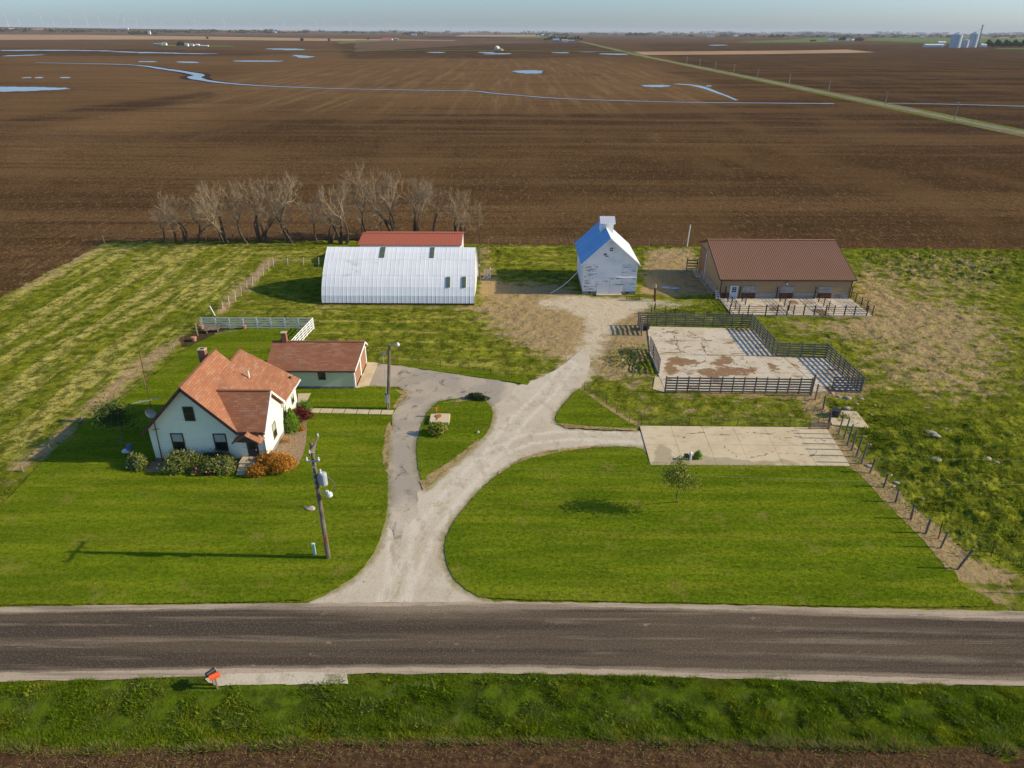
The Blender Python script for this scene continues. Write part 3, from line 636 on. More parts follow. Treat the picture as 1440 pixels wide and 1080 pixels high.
ponds = [[(-20, 121.8), (50, 122.2), (105, 124.2), (60, 127.8), (-20, 129.5)], [(714, 99.3), (762, 98.6), (766, 101.5), (752, 104), (730, 102.5)], [(900, 119.3), (944, 119.5), (940, 122.5), (908, 122.5)],
         [(600, 73), (627, 73.2), (627, 74.4), (602, 74.3)], [(673, 73), (697, 73.3), (695, 74.8), (674, 74.4)], [(680, 75.2), (721, 74.6), (716, 76.4), (682, 76.4)], [(813, 72), (845, 71.9), (843, 73.4), (815, 73.3)],
         [(840, 75), (886, 75.6), (880, 77.4), (842, 76.2)], [(776, 73.6), (801, 73.4), (800, 74.8), (777, 74.6)], [(0, 70.2), (90, 70), (160, 71.2), (160, 72.2), (80, 71.2), (0, 71.6)], [(160, 72), (240, 74.2), (300, 75.3), (300, 76), (230, 75.2), (160, 73)],
         [(0, 78.2), (62, 76.4), (58, 77.6), (10, 79.2)], [(193, 86), (222, 86), (221, 87.3), (195, 87.2)], [(245, 86.6), (262, 86.4), (284, 87.4), (275, 88.8), (250, 87.8)], [(325, 85.2), (400, 85.2), (398, 86.8), (328, 86.6)],
         [(372, 68), (420, 68.4), (437, 70), (410, 70.6), (378, 69.4)], [(410, 77), (430, 78), (446, 80.2), (425, 81.6), (412, 79.5)], [(90, 61), (128, 62.2), (118, 63), (92, 62)],
         [(30, 109), (44, 108.4), (46, 109.6), (32, 110)], [(50, 108.4), (62, 108.2), (60, 110), (48, 109.8)], [(85, 108.4), (100, 108.4), (98, 109.8), (84, 109.8)],
         [(996, 63.2), (1022, 63), (1022, 64), (998, 64.2)], [(992, 120.2), (1002, 120.4), (1000, 121.8), (993, 121.6)]]
for i, p in enumerate(ponds):
    P = [at(*q) for q in p]
    D = max((a - b).length for a in P for b in P)
    sheet('mud', [(q.x, q.y) for q in outline(smooth([c_ + (q - c_) * 1.10 for c_ in [sum(P, Vector((0, 0, 0))) / len(P)] for q in P]), D / 60, D / 30, i + 50, 14 / D)], 0.012, M['dark_field'])
    sheet('puddle' if i > 2 else 'pond', [(q.x, q.y) for q in outline(smooth(P, 1), D / 70, D / 16, i, 11 / D)], 0.035, M['water'])
# ------------------------------------------------------------------ the farm lot: rough grass, dirt and gravel on one ground sheet
STEP = 0.32
xs = np.arange(-110, 130.01, STEP); ys = np.arange(35.3, 138.01, STEP)
X, Y = np.meshgrid(xs, ys)
def mk(polys, soft):
    a = np.zeros(X.shape)
    for p in polys: a = np.maximum(a, inpoly(X, Y, [at(*q) for q in p]).astype(float))
    return blur(a, soft / STEP / 2)
def line_m(pts, wd, soft):
    a = np.zeros(X.shape); P = [at(*q) for q in pts]
    for p, q in zip(P[:-1], P[1:]):
        dx, dy = q.x - p.x, q.y - p.y; t = np.clip(((X - p.x) * dx + (Y - p.y) * dy) / (dx * dx + dy * dy), 0, 1)
        a = np.maximum(a, (np.hypot(X - p.x - t * dx, Y - p.y - t * dy) < wd / 2).astype(float))
    return blur(a, soft / STEP / 2)
fenceE = [(1139, 556), (1150, 575), (1165, 600), (1186, 628), (1210, 652), (1236, 678), (1262, 707), (1290, 733), (1318, 757), (1350, 800)]
gravel = mk([[(725, 546), (770, 526), (802, 506), (812, 488), (822, 468), (826, 450), (800, 436), (740, 428), (760, 420), (800, 415), (900, 421), (960, 425), (1012, 421), (1014, 428), (960, 431), (905, 436), (875, 448), (858, 470), (850, 490), (838, 512), (826, 540), (811, 549), (797, 566), (780, 600), (900, 602), (902, 628), (800, 634), (700, 660), (640, 730), (600, 700), (640, 640), (690, 600)]], 4.0)
dirt = np.clip(
    mk([[(664, 436), (676, 400), (690, 404), (800, 408), (820, 416), (905, 416), (905, 470), (880, 500), (850, 520), (800, 525), (780, 515), (700, 480), (676, 456)]], 7) * 0.78 +
    mk([[(676, 345), (690, 345), (688, 380), (702, 412), (680, 415), (676, 380)]], 2) * 0.9 +
    mk([[(690, 376), (812, 378), (814, 412), (690, 414)]], 3) * 0.35 +
    mk([[(906, 349), (980, 348), (984, 378), (1010, 415), (940, 420), (898, 412), (900, 378)]], 3) * 0.75 +
    mk([[(1190, 360), (1230, 380), (1262, 440), (1250, 470), (1150, 468), (1060, 470), (1060, 447), (1228, 450), (1200, 410)]], 7) * 0.66 +
    mk([[(1230, 400), (1440, 430), (1440, 560), (1330, 590), (1225, 560), (1170, 490), (1240, 470)]], 14) * 0.72 +
    mk([[(1200, 350), (1440, 350), (1440, 420), (1250, 400)]], 8) * 0.48 +
    mk([[(852, 440), (905, 440), (905, 500), (925, 545), (900, 560), (860, 540), (830, 545), (850, 500)]], 3) * 0.5 +
    mk([[(860, 560), (1150, 562), (1150, 600), (880, 596)]], 4) * 0.42 +
    mk([[(0, 415), (60, 380), (146, 340), (160, 346), (70, 395), (0, 432)]], 4) * 0.7 +
    mk([[(0, 660), (100, 590), (190, 505), (280, 455), (276, 475), (250, 490), (150, 570), (0, 700)]], 2.0) * 0.55 +
    mk([[(0, 640), (60, 560), (180, 500), (250, 470), (180, 540), (0, 680)]], 6) * 0.3 +
    line_m([(384, 366), (352, 392), (330, 415), (310, 440)], 2.2, 1.5) * 0.75 + line_m([(384, 366), (452, 366)], 1.0, 1) * 0.7 +
    line_m([(446, 432), (560, 432), (680, 434)], 1.6, 1.2) * 0.5 +
    line_m([(340, 450), (352, 410), (372, 370), (386, 355)], 1.2, 1.0) * 0.4 +
    line_m([(528, 510), (600, 514), (690, 528), (740, 540)], 0.8, 0.8) * 0.8 +
    line_m([(821, 550), (844, 568), (873, 587), (898, 600)], 1.0, 0.8) * 0.85 + line_m(fenceE, 2.1, 1.2) * 0.95 +
    mk([[(1330, 800), (1350, 770), (1440, 800), (1440, 835), (1380, 840)]], 3) * 0.75 +
    mk([[(1345, 826), (1440, 838), (1440, 858), (1385, 852)]], 1.5) * 0.4 +
    mk([[(904, 463), (1062, 465), (1098, 500), (1168, 504), (1222, 556), (1182, 562), (930, 556), (912, 480)]], 2) * 0.6, 0, 1)
black = np.clip(mk([[(248, 478), (284, 460), (350, 462), (345, 470), (280, 482), (256, 492)]], 1.0) * 0.9 + line_m([(150, 338), (230, 337), (440, 337), (505, 336)], 2.5, 1.8) * 0.55 +
    mk([[(0, 410), (148, 336), (152, 340), (0, 424)]], 3) * 0.6 + line_m([(905, 431), (1010, 429)], .5, 1) * 0.2, 0, 1)
xrow = mk([[(446, 432), (690, 432), (790, 500), (740, 538), (530, 512), (500, 480), (440, 470), (320, 440), (380, 380)], [(150, 340), (500, 338), (500, 366), (380, 366), (150, 360)], [(684, 345), (812, 345), (812, 378), (690, 378)]], 4)
yrow = mk([[(0, 415), (150, 342), (380, 345), (380, 365), (280, 460), (180, 540), (0, 670)]], 5)
lush = np.clip(mk([[(860, 488), (900, 486), (915, 520), (880, 530), (850, 510)]], 2.0) + mk([[(1130, 560), (1230, 555), (1440, 620), (1440, 800), (1380, 770), (1262, 700), (1200, 640)]], 5) * 0.8 +
    mk([[(684, 346), (720, 346), (722, 366), (684, 372)], [(884, 347), (908, 347), (908, 372), (890, 372)], [(1200, 352), (1440, 352), (1440, 400), (1260, 390)], [(905, 430), (1020, 428), (1020, 440), (930, 445)]], 2) * 0.8, 0, 1)
bumpz = -0.05 + 0.05 * fbm(X * 0.8, Y * 0.8, 4) - 0.04 * (gravel > 0.3)
inside = inpoly(X, Y, [(-110, 35.3)] + [tuple(at(*q)[:2]) for q in [(0, 418), (70, 382), (146, 340), (300, 338.5), (510, 338), (690, 344), (960, 346), (1190, 349), (1460, 351)]] + [(130, 125), (130, 35.3)])
leftlim = at(0, 418)
inside |= (X < leftlim.x) & (Y < leftlim.y - (leftlim.x - X) * 1.15)
# never under the road, never over the raised slabs
nse = fbm(X * 0.7, Y * 0.7, 12) - 0.5
keep = blur(inside.astype(float), 3) + nse * 0.55 > 0.5
idx = np.arange(X.size).reshape(X.shape)
Q = np.stack([idx[:-1, :-1], idx[:-1, 1:], idx[1:, 1:], idx[1:, :-1]], -1).reshape(-1, 4)
kf = (keep[:-1, :-1] & keep[1:, 1:]).reshape(-1)
gp = [(425, 853), (455, 838), (490, 818), (520, 785), (538, 740), (543, 690), (552, 660), (575, 650), (590, 640), (640, 620), (680, 570), (700, 545), (730, 541), (762, 531), (778, 522), (796, 510), (812, 496), (823, 492), (830, 506), (826, 526), (818, 544), (806, 552), (790, 585), (800, 606), (900, 606), (911, 632), (905, 640), (800, 646), (745, 656), (715, 677), (670, 722), (645, 775), (655, 828), (695, 846), (705, 856), (560, 856)]
ap = [(501, 546), (529, 511), (562, 514), (636, 526), (712, 537), (727, 541), (722, 549), (700, 566), (690, 572), (600, 600), (590, 640), (592, 682), (586, 700), (588, 722), (576, 740), (570, 730), (560, 762), (549, 748), (545, 722), (542, 700), (541, 650), (549, 606), (553, 582), (556, 572), (574, 552), (560, 544)]
lawnW = [(-60, 852), (0, 851), (200, 849.5), (415, 846), (445, 838), (470, 829), (492, 816), (508, 803), (530, 772), (542, 735), (546, 700), (545, 660), (546, 620), (549, 600), (552, 584), (556, 576.5), (561, 569), (575, 552), (560, 545.5), (519, 543), (500, 547), (418, 548), (380, 520), (385, 490), (440, 470), (440, 463), (320, 463), (300, 472), (258, 492), (200, 543), (150, 572), (100, 612), (55, 655), (0, 715), (-60, 760)]
island = [(680, 563), (660, 561.5), (630, 561.5), (612.5, 567), (598, 585), (590, 606), (585, 630), (587, 653), (592, 675), (597, 688), (606, 682), (620, 669), (654, 640), (676, 619), (687, 606), (694, 585), (690, 571)]
lawnE = [(687, 843), (960, 848.5), (1240, 854.5), (1391, 853), (1400, 849), (1385, 838), (1350, 825), (1346, 809), (1337, 800), (1318, 778), (1299, 754), (1274, 731), (1249, 710), (1229, 685), (1210, 663), (1188, 655), (914, 654), (909, 640), (904, 630), (854, 628), (805, 633), (766, 637), (741, 645), (722, 654), (698, 669), (675, 690), (657, 710), (636, 736), (626, 760), (625, 782), (632, 805), (645, 822), (663, 835)]
tri = [(811, 548.5), (796, 564), (782, 584), (781, 594), (795, 601), (844, 604), (896, 605), (896, 600), (872, 587.5), (843, 568), (820, 550)]
nstrip = [(528, 510.5), (562, 514), (636, 525.5), (712, 536.5), (742, 541), (745, 538), (728, 530), (690, 524), (620, 514), (560, 508)]
lawns = [lawnW, island, lawnE, tri, nstrip]
occ0 = np.ones(X.shape)
for L_ in (gp, ap, *lawns): occ0[inpoly(X, Y, [at(*p) for p in L_])] = 0
cov = 1 - occ0
occ0 = (blur(occ0, 2) > .95) * 1.0
for x0, y0, x1, y1 in ((-30, 97.5, -4.5, 113.5), (10, 102.5, 21, 117), (31, 93.5, 53.5, 117), (16.5, 69.5, 41.3, 91.5), (12.3, 54.5, 34, 64), (-36, 50, -14, 80), (37, 62, 47, 70)): occ0[(X > x0) & (X < x1) & (Y > y0) & (Y < y1)] = 0
bumpz += blur(occ0 * (1 - np.clip(gravel * 1.5, 0, 1)) * (Y > 42), 3) * (0.14 + 0.26 * np.clip(lush, 0, 1) + 0.05 * (X > 30)) * np.clip(fbm(X * 0.85, Y * 0.75, 31, 4) - 0.40, -0.1, 1) * 2.4
bumpz = np.where(blur(cov, 1) > .6, np.minimum(bumpz, -.02), bumpz)
me = np_mesh('farmyard_ground', np.stack([X, Y, bumpz], -1).reshape(-1, 3), Q[kf], M['yard'], dict(dirt=dirt, gravel=gravel, black=black, xrow=xrow, yrow=yrow))
link('farmyard_ground', me, kind='structure')

# ------------------------------------------------------------------ road, shoulders, ditch
north_asph = [(-700, 884), (-300, 868), (0, 862), (200, 858), (400, 854), (720, 852.5), (940, 856), (1200, 864), (1440, 872), (1800, 886), (2200, 905)]
south_asph = [(-700, 965), (-300, 952), (0, 947), (300, 941), (500, 938.5), (720, 938.5), (940, 943), (1200, 950), (1440, 957.5), (1800, 970), (2200, 988)]
nA = [at(*p) for p in north_asph]; sA = [at(*p) for p in south_asph]
def yfun(P): 
    px_ = [p.x for p in P]; py_ = [p.y for p in P]
    return lambda x: np.interp(x, px_, py_)
fN, fS = yfun(nA), yfun(sA)
shN = yfun([at(*p) for p in [(-700, 876), (0, 854), (200, 851), (420, 848), (700, 846), (960, 850), (1240, 856), (1440, 860), (2200, 890)]])
shS = yfun([at(*p) for p in [(-700, 980), (0, 959), (120, 957), (280, 951), (500, 948), (720, 947.5), (960, 953), (1200, 960), (1440, 966), (2200, 996)]])
RX = np.arange(-110, 110.01, 0.5); RV = np.linspace(0, 1, 15)
GXr, GVr = np.meshgrid(RX, RV)
GYr = fS(GXr) + (fN(GXr) - fS(GXr)) * GVr
edge = np.minimum(GVr, 1 - GVr)
GYr += np.where((GVr == 0) | (GVr == 1), (fbm(GXr * 1.1, GVr * 9, 5) - 0.5) * 0.22, 0)
dust = sstep(0.10, 0.0, edge) * 0.8 + sstep(16, 4, np.abs(GXr + 6)) * sstep(0.4, 1.0, GVr) * 0.55 + sstep(0.12, 0.02, np.abs(GVr - 0.28)) * 0.38 * (GXr > -12) + sstep(0.1, 0.02, np.abs(GVr - 0.72)) * 0.35 * (GXr > 2) + sstep(0, 30, GXr) * 0.18
idx = np.arange(GXr.size).reshape(GXr.shape)
Q = np.stack([idx[:-1, :-1], idx[:-1, 1:], idx[1:, 1:], idx[1:, :-1]], -1).reshape(-1, 4)
me = np_mesh('road', np.stack([GXr, GYr, 0.05 + 0.06 * edge], -1).reshape(-1, 3), Q, M['asphalt'], dict(dust=dust))
link('road', me, kind='structure')
def strip(name, f0, f1, z0, z1, mt, am=0.12, kind='structure', n=4):
    x = np.arange(-110, 110.01, 0.4); v = np.linspace(0, 1, n)
    GX_, GV_ = np.meshgrid(x, v); a = f0(GX_) + (fbm(GX_ * 0.9, GX_ * 0, 8) - 0.5) * 2 * am; b = f1(GX_) + (fbm(GX_ * 0.9, GX_ * 0 + 5, 9) - 0.5) * 2 * am
    Yv = a + (b - a) * GV_; id_ = np.arange(GX_.size).reshape(GX_.shape)
    Q_ = np.stack([id_[:-1, :-1], id_[:-1, 1:], id_[1:, 1:], id_[1:, :-1]], -1).reshape(-1, 4)
    return link(name, np_mesh(name, np.stack([GX_, Yv, z0 + (z1 - z0) * GV_], -1).reshape(-1, 3), Q_, mt), kind=kind)
strip('road_shoulder', lambda x: fN(x) - 0.5, shN, 0.035, 0.03, M['shoulder'])
strip('road_shoulder', shS, lambda x: fS(x) + 0.5, 0.03, 0.035, M['shoulder'])
# gravel pull-off by the mailboxes
sheet('pull_off', outline([at(*p) for p in [(288, 955), (300, 949), (400, 946), (488, 946.5), (490, 962), (400, 963), (308, 964.5), (292, 961)]], 0.2, 0.12, 3), 0.045, M['gravel'], attrs=dict(edge=lambda x, y: np.ones(len(x))))
ditchS = yfun([at(*p) for p in [(-700, 1085), (0, 1057), (150, 1062), (300, 1056), (480, 1048), (720, 1046), (960, 1048), (1200, 1054), (1440, 1060), (2200, 1075)]])
x = np.arange(-90, 90.01, 0.3); v = np.linspace(0, 1, 30); GXd, GVd = np.meshgrid(x, v)
GYd = ditchS(GXd) - 0.25 + (shS(GXd) + 0.25 - ditchS(GXd)) * GVd + np.where(GVd == 0, (fbm(GXd * 1.3, GXd * 0, 4) - 0.5) * 0.8, 0)
def dz(v): return -0.42 * np.sin(np.pi * np.clip(v / 0.78, 0, 1)) ** 1.2 - 0.05 * (1 - v)
GZd = dz(GVd) + 0.10 * (fbm(GXd * 0.9, GYd * 0.9, 2) - 0.5)
idx = np.arange(GXd.size).reshape(GXd.shape); Q = np.stack([idx[:-1, :-1], idx[:-1, 1:], idx[1:, 1:], idx[1:, :-1]], -1).reshape(-1, 4)
link('roadside_ditch', np_mesh('roadside_ditch', np.stack([GXd, GYd, GZd], -1).reshape(-1, 3), Q, M['ditch'], smooth=True), kind='structure')
# tilled field in front, with clods
x = np.arange(-40, 40.01, 0.09); y = np.arange(21.0, 27.6, 0.09); Xs, Ys = np.meshgrid(x, y)
Zs = -0.12 + 0.16 * fbm(Xs * 1.2, Ys * 2.6, 6, 4) + 0.10 * np.maximum(0, vnoise(Xs * 6, Ys * 6, 3) - 0.55)
kp = Ys < ditchS(Xs) + 0.35
idx = np.arange(Xs.size).reshape(Xs.shape); Q = np.stack([idx[:-1, :-1], idx[:-1, 1:], idx[1:, 1:], idx[1:, :-1]], -1).reshape(-1, 4)
kf = (kp[:-1, :-1] & kp[1:, 1:]).reshape(-1)
link('tilled_field', np_mesh('tilled_field', np.stack([Xs, Ys, Zs], -1).reshape(-1, 3), Q[kf], M['soil_near'], smooth=True), kind='structure')
sheet('tilled_field', [(-120, -40), (120, -40), (120, 21.1), (-120, 21.1)], -0.10, M['soil_near'])

# ------------------------------------------------------------------ drives, walks, lawns
def pdist(x, y, L_, closed=False):
    d_ = np.full(np.shape(x), 1e9); L2 = list(L_) + ([L_[0]] if closed else [])
    for p, q in zip(L2[:-1], L2[1:]):
        dx, dy = q[0] - p[0], q[1] - p[1]; t = np.clip(((x - p[0]) * dx + (y - p[1]) * dy) / (dx * dx + dy * dy + 1e-9), 0, 1); d_ = np.minimum(d_, np.hypot(x - p[0] - t * dx, y - p[1] - t * dy))
    return d_
trk_ = [[at(*p) for p in L_] for L_ in ([(548, 850), (575, 800), (600, 745), (640, 692), (690, 640), (730, 590), (770, 552), (800, 512)], [(690, 640), (740, 618), (800, 612), (905, 616)], [(560, 840), (562, 780), (566, 725)])]
def f_track(x, y): return np.maximum.reduce([np.exp(-((pdist(x, y, t) - .85) / .32) ** 2) for t in trk_])
def f_mid(x, y): return np.maximum.reduce([np.exp(-(pdist(x, y, t) / .3) ** 2) for t in trk_])
gpo = outline([at(*p) for p in gp], 0.3, 0.16, 2)
lawn_edges = [[at(*p) for p in L_] for L_ in (lawnW, island, lawnE, tri)]
def f_edge(x, y): return np.clip(np.minimum.reduce([pdist(x, y, L_, True) for L_ in lawn_edges]) / 1.1, 0, 1)
sheet('gravel_drive', gpo, 0.012, M['gravel'], grid=0.45, attrs=dict(track=f_track, mid=f_mid, edge=f_edge))
sheet('asphalt_drive', outline([at(*p) for p in ap], 0.2, 0.28, 5, 1.1), 0.022, M['drive_asphalt'], grid=0.5, attrs=dict(edge=f_edge, fade=lambda x, y: np.maximum(sstep(at(570, 675).y, at(570, 745).y, y), sstep(at(690, 555).x, at(726, 545).x, x))))
def slab_struct(name, pts, z, th, mt, par=None, kind='structure', **k):
    mb = MB(); mb.prism([(p[0], p[1]) for p in pts], 'z', z - th, z); return mb.link(name, mt, par, kind=kind, **k)
slab_struct('garage_apron', [(-18.05, 71.2), (-16.75, 71.2), (-16.75, 78.3), (-18.05, 78.3)], 0.06, 0.2, M['concrete'])
wk = [at(*p) for p in [(436, 575), (555, 578), (553, 584), (432, 581)]]
n = 7
walk = None
for i in range(n):
    a, b = wk[0].lerp(wk[1], i / n), wk[0].lerp(wk[1], (i + 1) / n - 0.012); c, d = wk[3].lerp(wk[2], (i + 1) / n - 0.012), wk[3].lerp(wk[2], i / n)
    slab_struct('sidewalk_slab', [d, c, b, a], 0.10, 0.2, M['concrete'])
slab_struct('back_step_pad', [at(*p) for p in [(419, 574), (431, 566), (437, 554), (419, 554.5)]], 0.11, 0.2, M['concrete'])

LP = []
for i, L_ in enumerate(lawns):
    P = [at(*p) for p in L_]; P = outline(smooth(P, 1) if i != 4 else P, 0.22, 0.09, 20 + i, 1.6)
    LP.append(P); sheet('lawn', P, 0.065, M['lawn'], th=0.06)
# mulch bed beside the house
sheet('planting_bed', outline(smooth([at(*p) for p in [(381, 646), (404, 600), (419, 575), (434, 574), (432, 588), (431, 620), (427, 640), (415, 660), (385, 668)]], 1), 0.2, 0.08, 4), 0.085, M['mulch'])
sheet('planting_bed', outline([(-34.3, 54.0), (-25.9, 54.0), (-25.9, 55.75), (-34.6, 55.75)], 0.2, 0.15, 6), 0.085, M['mulch'])

# concrete pads, each panel a piece; cracks and muck are marks of their own
def pad(name, corners, nx, ny, z, mt, cracks=(), muck=(), wear=(), rusty=(), gap=0.03):
    root = link(name, MB().prism([(c.x, c.y) for c in corners], 'z', z - 0.25, z - 0.03).mesh(name, M['concrete']), kind='structure')
    a, b, c, d = corners; cache = {}; lw, lh = (b - a).length, (d - a).length
    cl = [[at(*p) for p in L_] for L_ in cracks]
    for i in range(nx):
        for j in range(ny):
            g1, g2 = gap / lw / 2, gap / lh / 2
            us = np.linspace(i / nx + g1, (i + 1) / nx - g1, max(6, int(lw / nx / .22))); vs = np.linspace(j / ny + g2, (j + 1) / ny - g2, max(6, int(lh / ny / .22)))
            U, V_ = np.meshgrid(us, vs); PX_ = (a.x * (1 - U) + b.x * U) * (1 - V_) + (d.x * (1 - U) + c.x * U) * V_; PY_ = (a.y * (1 - U) + b.y * U) * (1 - V_) + (d.y * (1 - U) + c.y * U) * V_
            cr_ = np.zeros(U.shape)
            wx_, wy_ = PX_ + (fbm(PX_ * .9, PY_ * .9, 91, 3) - .5) * .9, PY_ + (fbm(PX_ * .9, PY_ * .9, 92, 3) - .5) * .9
            for L_ in cl:
                for p, q in zip(L_[:-1], L_[1:]):
                    dx, dy = q.x - p.x, q.y - p.y; t = np.clip(((wx_ - p.x) * dx + (wy_ - p.y) * dy) / (dx * dx + dy * dy), 0, 1)
                    cr_ = np.maximum(cr_, np.clip(1.05 - np.hypot(wx_ - p.x - t * dx, wy_ - p.y - t * dy) / .20, 0, 1))
            def pm(polys):
                r_ = np.zeros(U.shape)
                for p in polys: r_ = np.maximum(r_, inpoly(PX_ + (fbm(PX_ * .8, PY_ * .8, 93, 3) - .5) * 1.6, PY_ + (fbm(PX_ * .8, PY_ * .8, 94, 3) - .5) * 1.6, [at(*q) for q in p]).astype(float))
                return blur(r_, 1)
            h_ = z + random.uniform(-.010, .010); n_ = U.size; idx_ = np.arange(n_).reshape(U.shape)
            top = np.stack([PX_, PY_, np.full(U.shape, h_)], -1).reshape(-1, 3)
            q_ = np.stack([idx_[:-1, :-1], idx_[:-1, 1:], idx_[1:, 1:], idx_[1:, :-1]], -1).reshape(-1, 4)
            ring = list(idx_[0, :]) + list(idx_[1:, -1]) + list(idx_[-1, -2::-1]) + list(idx_[-2:0:-1, 0])
            low = top[ring].copy(); low[:, 2] = z - .1; m_ = len(ring)
            side = np.array([(ring[k], n_ + k, n_ + (k + 1) % m_, ring[(k + 1) % m_]) for k in range(m_)])
            def ext(A_): A_ = np.asarray(A_, float).reshape(-1); return np.concatenate([A_, A_[ring]])
            me = np_mesh('concrete_panel', np.concatenate([top, low]), np.concatenate([q_, side]), mt, dict(crack=ext(cr_), muck=ext(pm(muck)), wear=ext(pm(wear)), rusty=ext(pm(rusty))))
            link('concrete_panel', me, root)
Z6 = lambda L_: [(840 + x / 3.4286, 420 + y / 3.4286) for x, y in L_]
pad('concrete_pad', [Vector((13.3, 55.5)), Vector((32.4, 55.5)), Vector((33.0, 62.7)), Vector((13.45, 62.9))], 6, 2, 0.09, M['cracked_concrete'],
    [Z6(l) for l in ([(440, 655), (500, 650), (545, 663), (600, 660), (680, 655), (740, 650), (850, 653), (960, 640)], [(740, 652), (800, 670), (890, 678), (1000, 665), (1060, 690), (1140, 712)], [(590, 620), (597, 660), (600, 690), (620, 720), (660, 760), (690, 775)], [(740, 770), (840, 748), (950, 752), (1020, 765), (1140, 770), (1200, 785)], [(1030, 765), (1060, 735)], [(410, 680), (440, 655)], [(960, 640), (1020, 660), (1100, 690)])],
    wear=[Z6(l) for l in ([(260, 790), (450, 760), (700, 785), (1000, 790), (1010, 806), (260, 806)], [(280, 720), (380, 740), (360, 790), (280, 790)])], rusty=[Z6([(345, 655), (410, 652), (415, 668), (350, 672)])])
pad('small_pad', [at(*p) for p in [(1170, 598), (1223, 603), (1204, 579), (1160, 577.5)]], 1, 1, 0.10, M['cracked_concrete'])
B5 = lambda L_: [(940 + x / 4.5, 310 + y / 4.5) for x, y in L_]
pad('barn_apron', [Vector((32.2, 95.0)), Vector((52.6, 94.6)), Vector((52.6, 102.15)), Vector((32.2, 102.15))], 5, 2, 0.14, M['yard_concrete'], muck=[B5(l) for l in ([(630, 550), (700, 550), (690, 585), (640, 575)], [(880, 565), (960, 565), (1040, 610), (980, 610)], [(740, 510), (820, 515), (820, 535), (750, 525)])])
crk = [Z6(l) for l in ([(260, 180), (340, 160), (420, 175), (500, 200), (560, 205)], [(360, 160), (375, 200), (385, 245), (430, 265)], [(440, 160), (500, 195)], [(270, 240), (340, 250), (385, 240), (470, 230)], [(340, 165), (420, 150)], [(500, 205), (520, 265), (560, 280)], [(560, 275), (640, 270), (740, 268)], [(300, 265), (400, 258), (520, 275)], [(640, 310), (740, 340), (760, 365)], [(700, 280), (720, 320), (760, 350)], [(790, 290), (830, 320), (880, 345), (830, 350), (870, 360)], [(925, 310), (960, 330), (990, 350)], [(580, 335), (640, 345), (700, 340)], [(420, 335), (480, 330), (520, 300)], [(1060, 430), (1150, 440), (1180, 465)], [(1020, 330), (1100, 360), (1160, 400)])]
mk_ = [Z6(l) for l in ([(325, 285), (480, 290), (520, 310), (420, 320), (340, 330)], [(470, 345), (640, 330), (760, 345), (740, 382), (480, 378)], [(620, 280), (650, 285), (640, 320), (560, 330), (520, 310)], [(340, 330), (400, 335), (380, 378), (320, 372)], [(1080, 425), (1160, 430), (1190, 465), (1090, 465)], [(800, 300), (850, 310), (880, 350), (840, 350)])]
pad('feedlot_pad', [Vector((17.7, 71.0)), Vector((36.0, 70.7)), Vector((34.6, 80.6)), Vector((17.7, 80.9))], 5, 2, 0.09, M['yard_concrete'], crk, mk_)
pad('feedlot_pad', [Vector((17.7, 80.95)), Vector((33.6, 80.75)), Vector((33.6, 89.8)), Vector((19.0, 90.4))], 4, 2, 0.09, M['yard_concrete'], crk, mk_)
pad('feedlot_pad', [Vector((36.05, 70.7)), Vector((40.2, 70.9)), Vector((40.2, 80.1)), Vector((34.65, 80.5))], 1, 2, 0.09, M['yard_concrete'], crk, mk_)
# dead grass along the drive edges
for i, p in enumerate(([(547, 592), (551, 600), (545, 640), (547, 670), (541, 662), (538, 640), (541, 612)], [(552, 548), (577, 551), (562, 568), (556, 576), (552, 572), (566, 555)], [(596, 690), (590, 678), (604, 668), (630, 652), (658, 630), (672, 618), (676, 621), (655, 641), (620, 671)], [(741, 646), (722, 654), (700, 668), (703, 664), (735, 644), (770, 634), (850, 626), (850, 629), (800, 634)], [(781, 596), (795, 602), (844, 605), (896, 606), (896, 603), (840, 601), (797, 597)], [(620, 568), (655, 560), (680, 561), (660, 564)], [(1185, 655), (1212, 664), (1230, 686), (1250, 711), (1276, 733), (1302, 757), (1340, 803), (1330, 800), (1298, 760), (1270, 733), (1246, 710), (1226, 686), (1206, 665)])):
    sheet('dead_grass', outline([at(*q) for q in p], .15, .16, 40 + i, 2.2), .074 + .001 * i, M['dead_grass'])
slab_struct('gate_pad', [at(*p) for p in [(921, 530), (936, 532), (936, 552), (918, 548)]], 0.06, 0.2, M['concrete'])

# ------------------------------------------------------------------ grass blades
def blades(name, px_, py_, pz_, hgt, wid, mt, spread=0.5, nb=1, dry=None, parent=None, **k):
    """one triangle per blade, leaning at random"""
    n = len(px_); a = RNG.uniform(0, 2 * np.pi, n); ln = RNG.uniform(0, spread, n) * hgt; b = RNG.uniform(0, 2 * np.pi, n)
    base = np.stack([px_, py_, pz_], -1)
    sx = np.stack([np.cos(a) * wid / 2, np.sin(a) * wid / 2, np.zeros(n)], -1)
    top = base + np.stack([np.cos(b) * ln, np.sin(b) * ln, hgt], -1)
    V = np.stack([base - sx, base + sx, top], 1).reshape(-1, 3); T = np.arange(3 * n).reshape(-1, 3)
    at_ = dict(rnd=np.repeat(RNG.uniform(0, 1, n), 3))
    if dry is not None: at_['dry'] = np.repeat(dry, 3)
    return link(name, np_mesh(name, V, T, mt, at_), parent, kind='stuff', **k)
def scatter(poly, dens):
    P = np.array([(p[0], p[1]) for p in poly]); x0, y0 = P.min(0); x1, y1 = P.max(0); n = int((x1 - x0) * (y1 - y0) * dens)
    x, y = RNG.uniform(x0, x1, n), RNG.uniform(y0, y1, n); k = inpoly(x, y, [tuple(p) for p in P]); return x[k], y[k]
GBX, GBY = [], []
for P in LP:
    x, y = scatter(P, 95); k = (x > -58) & (x < 60); GBX.append(x[k]); GBY.append(y[k])
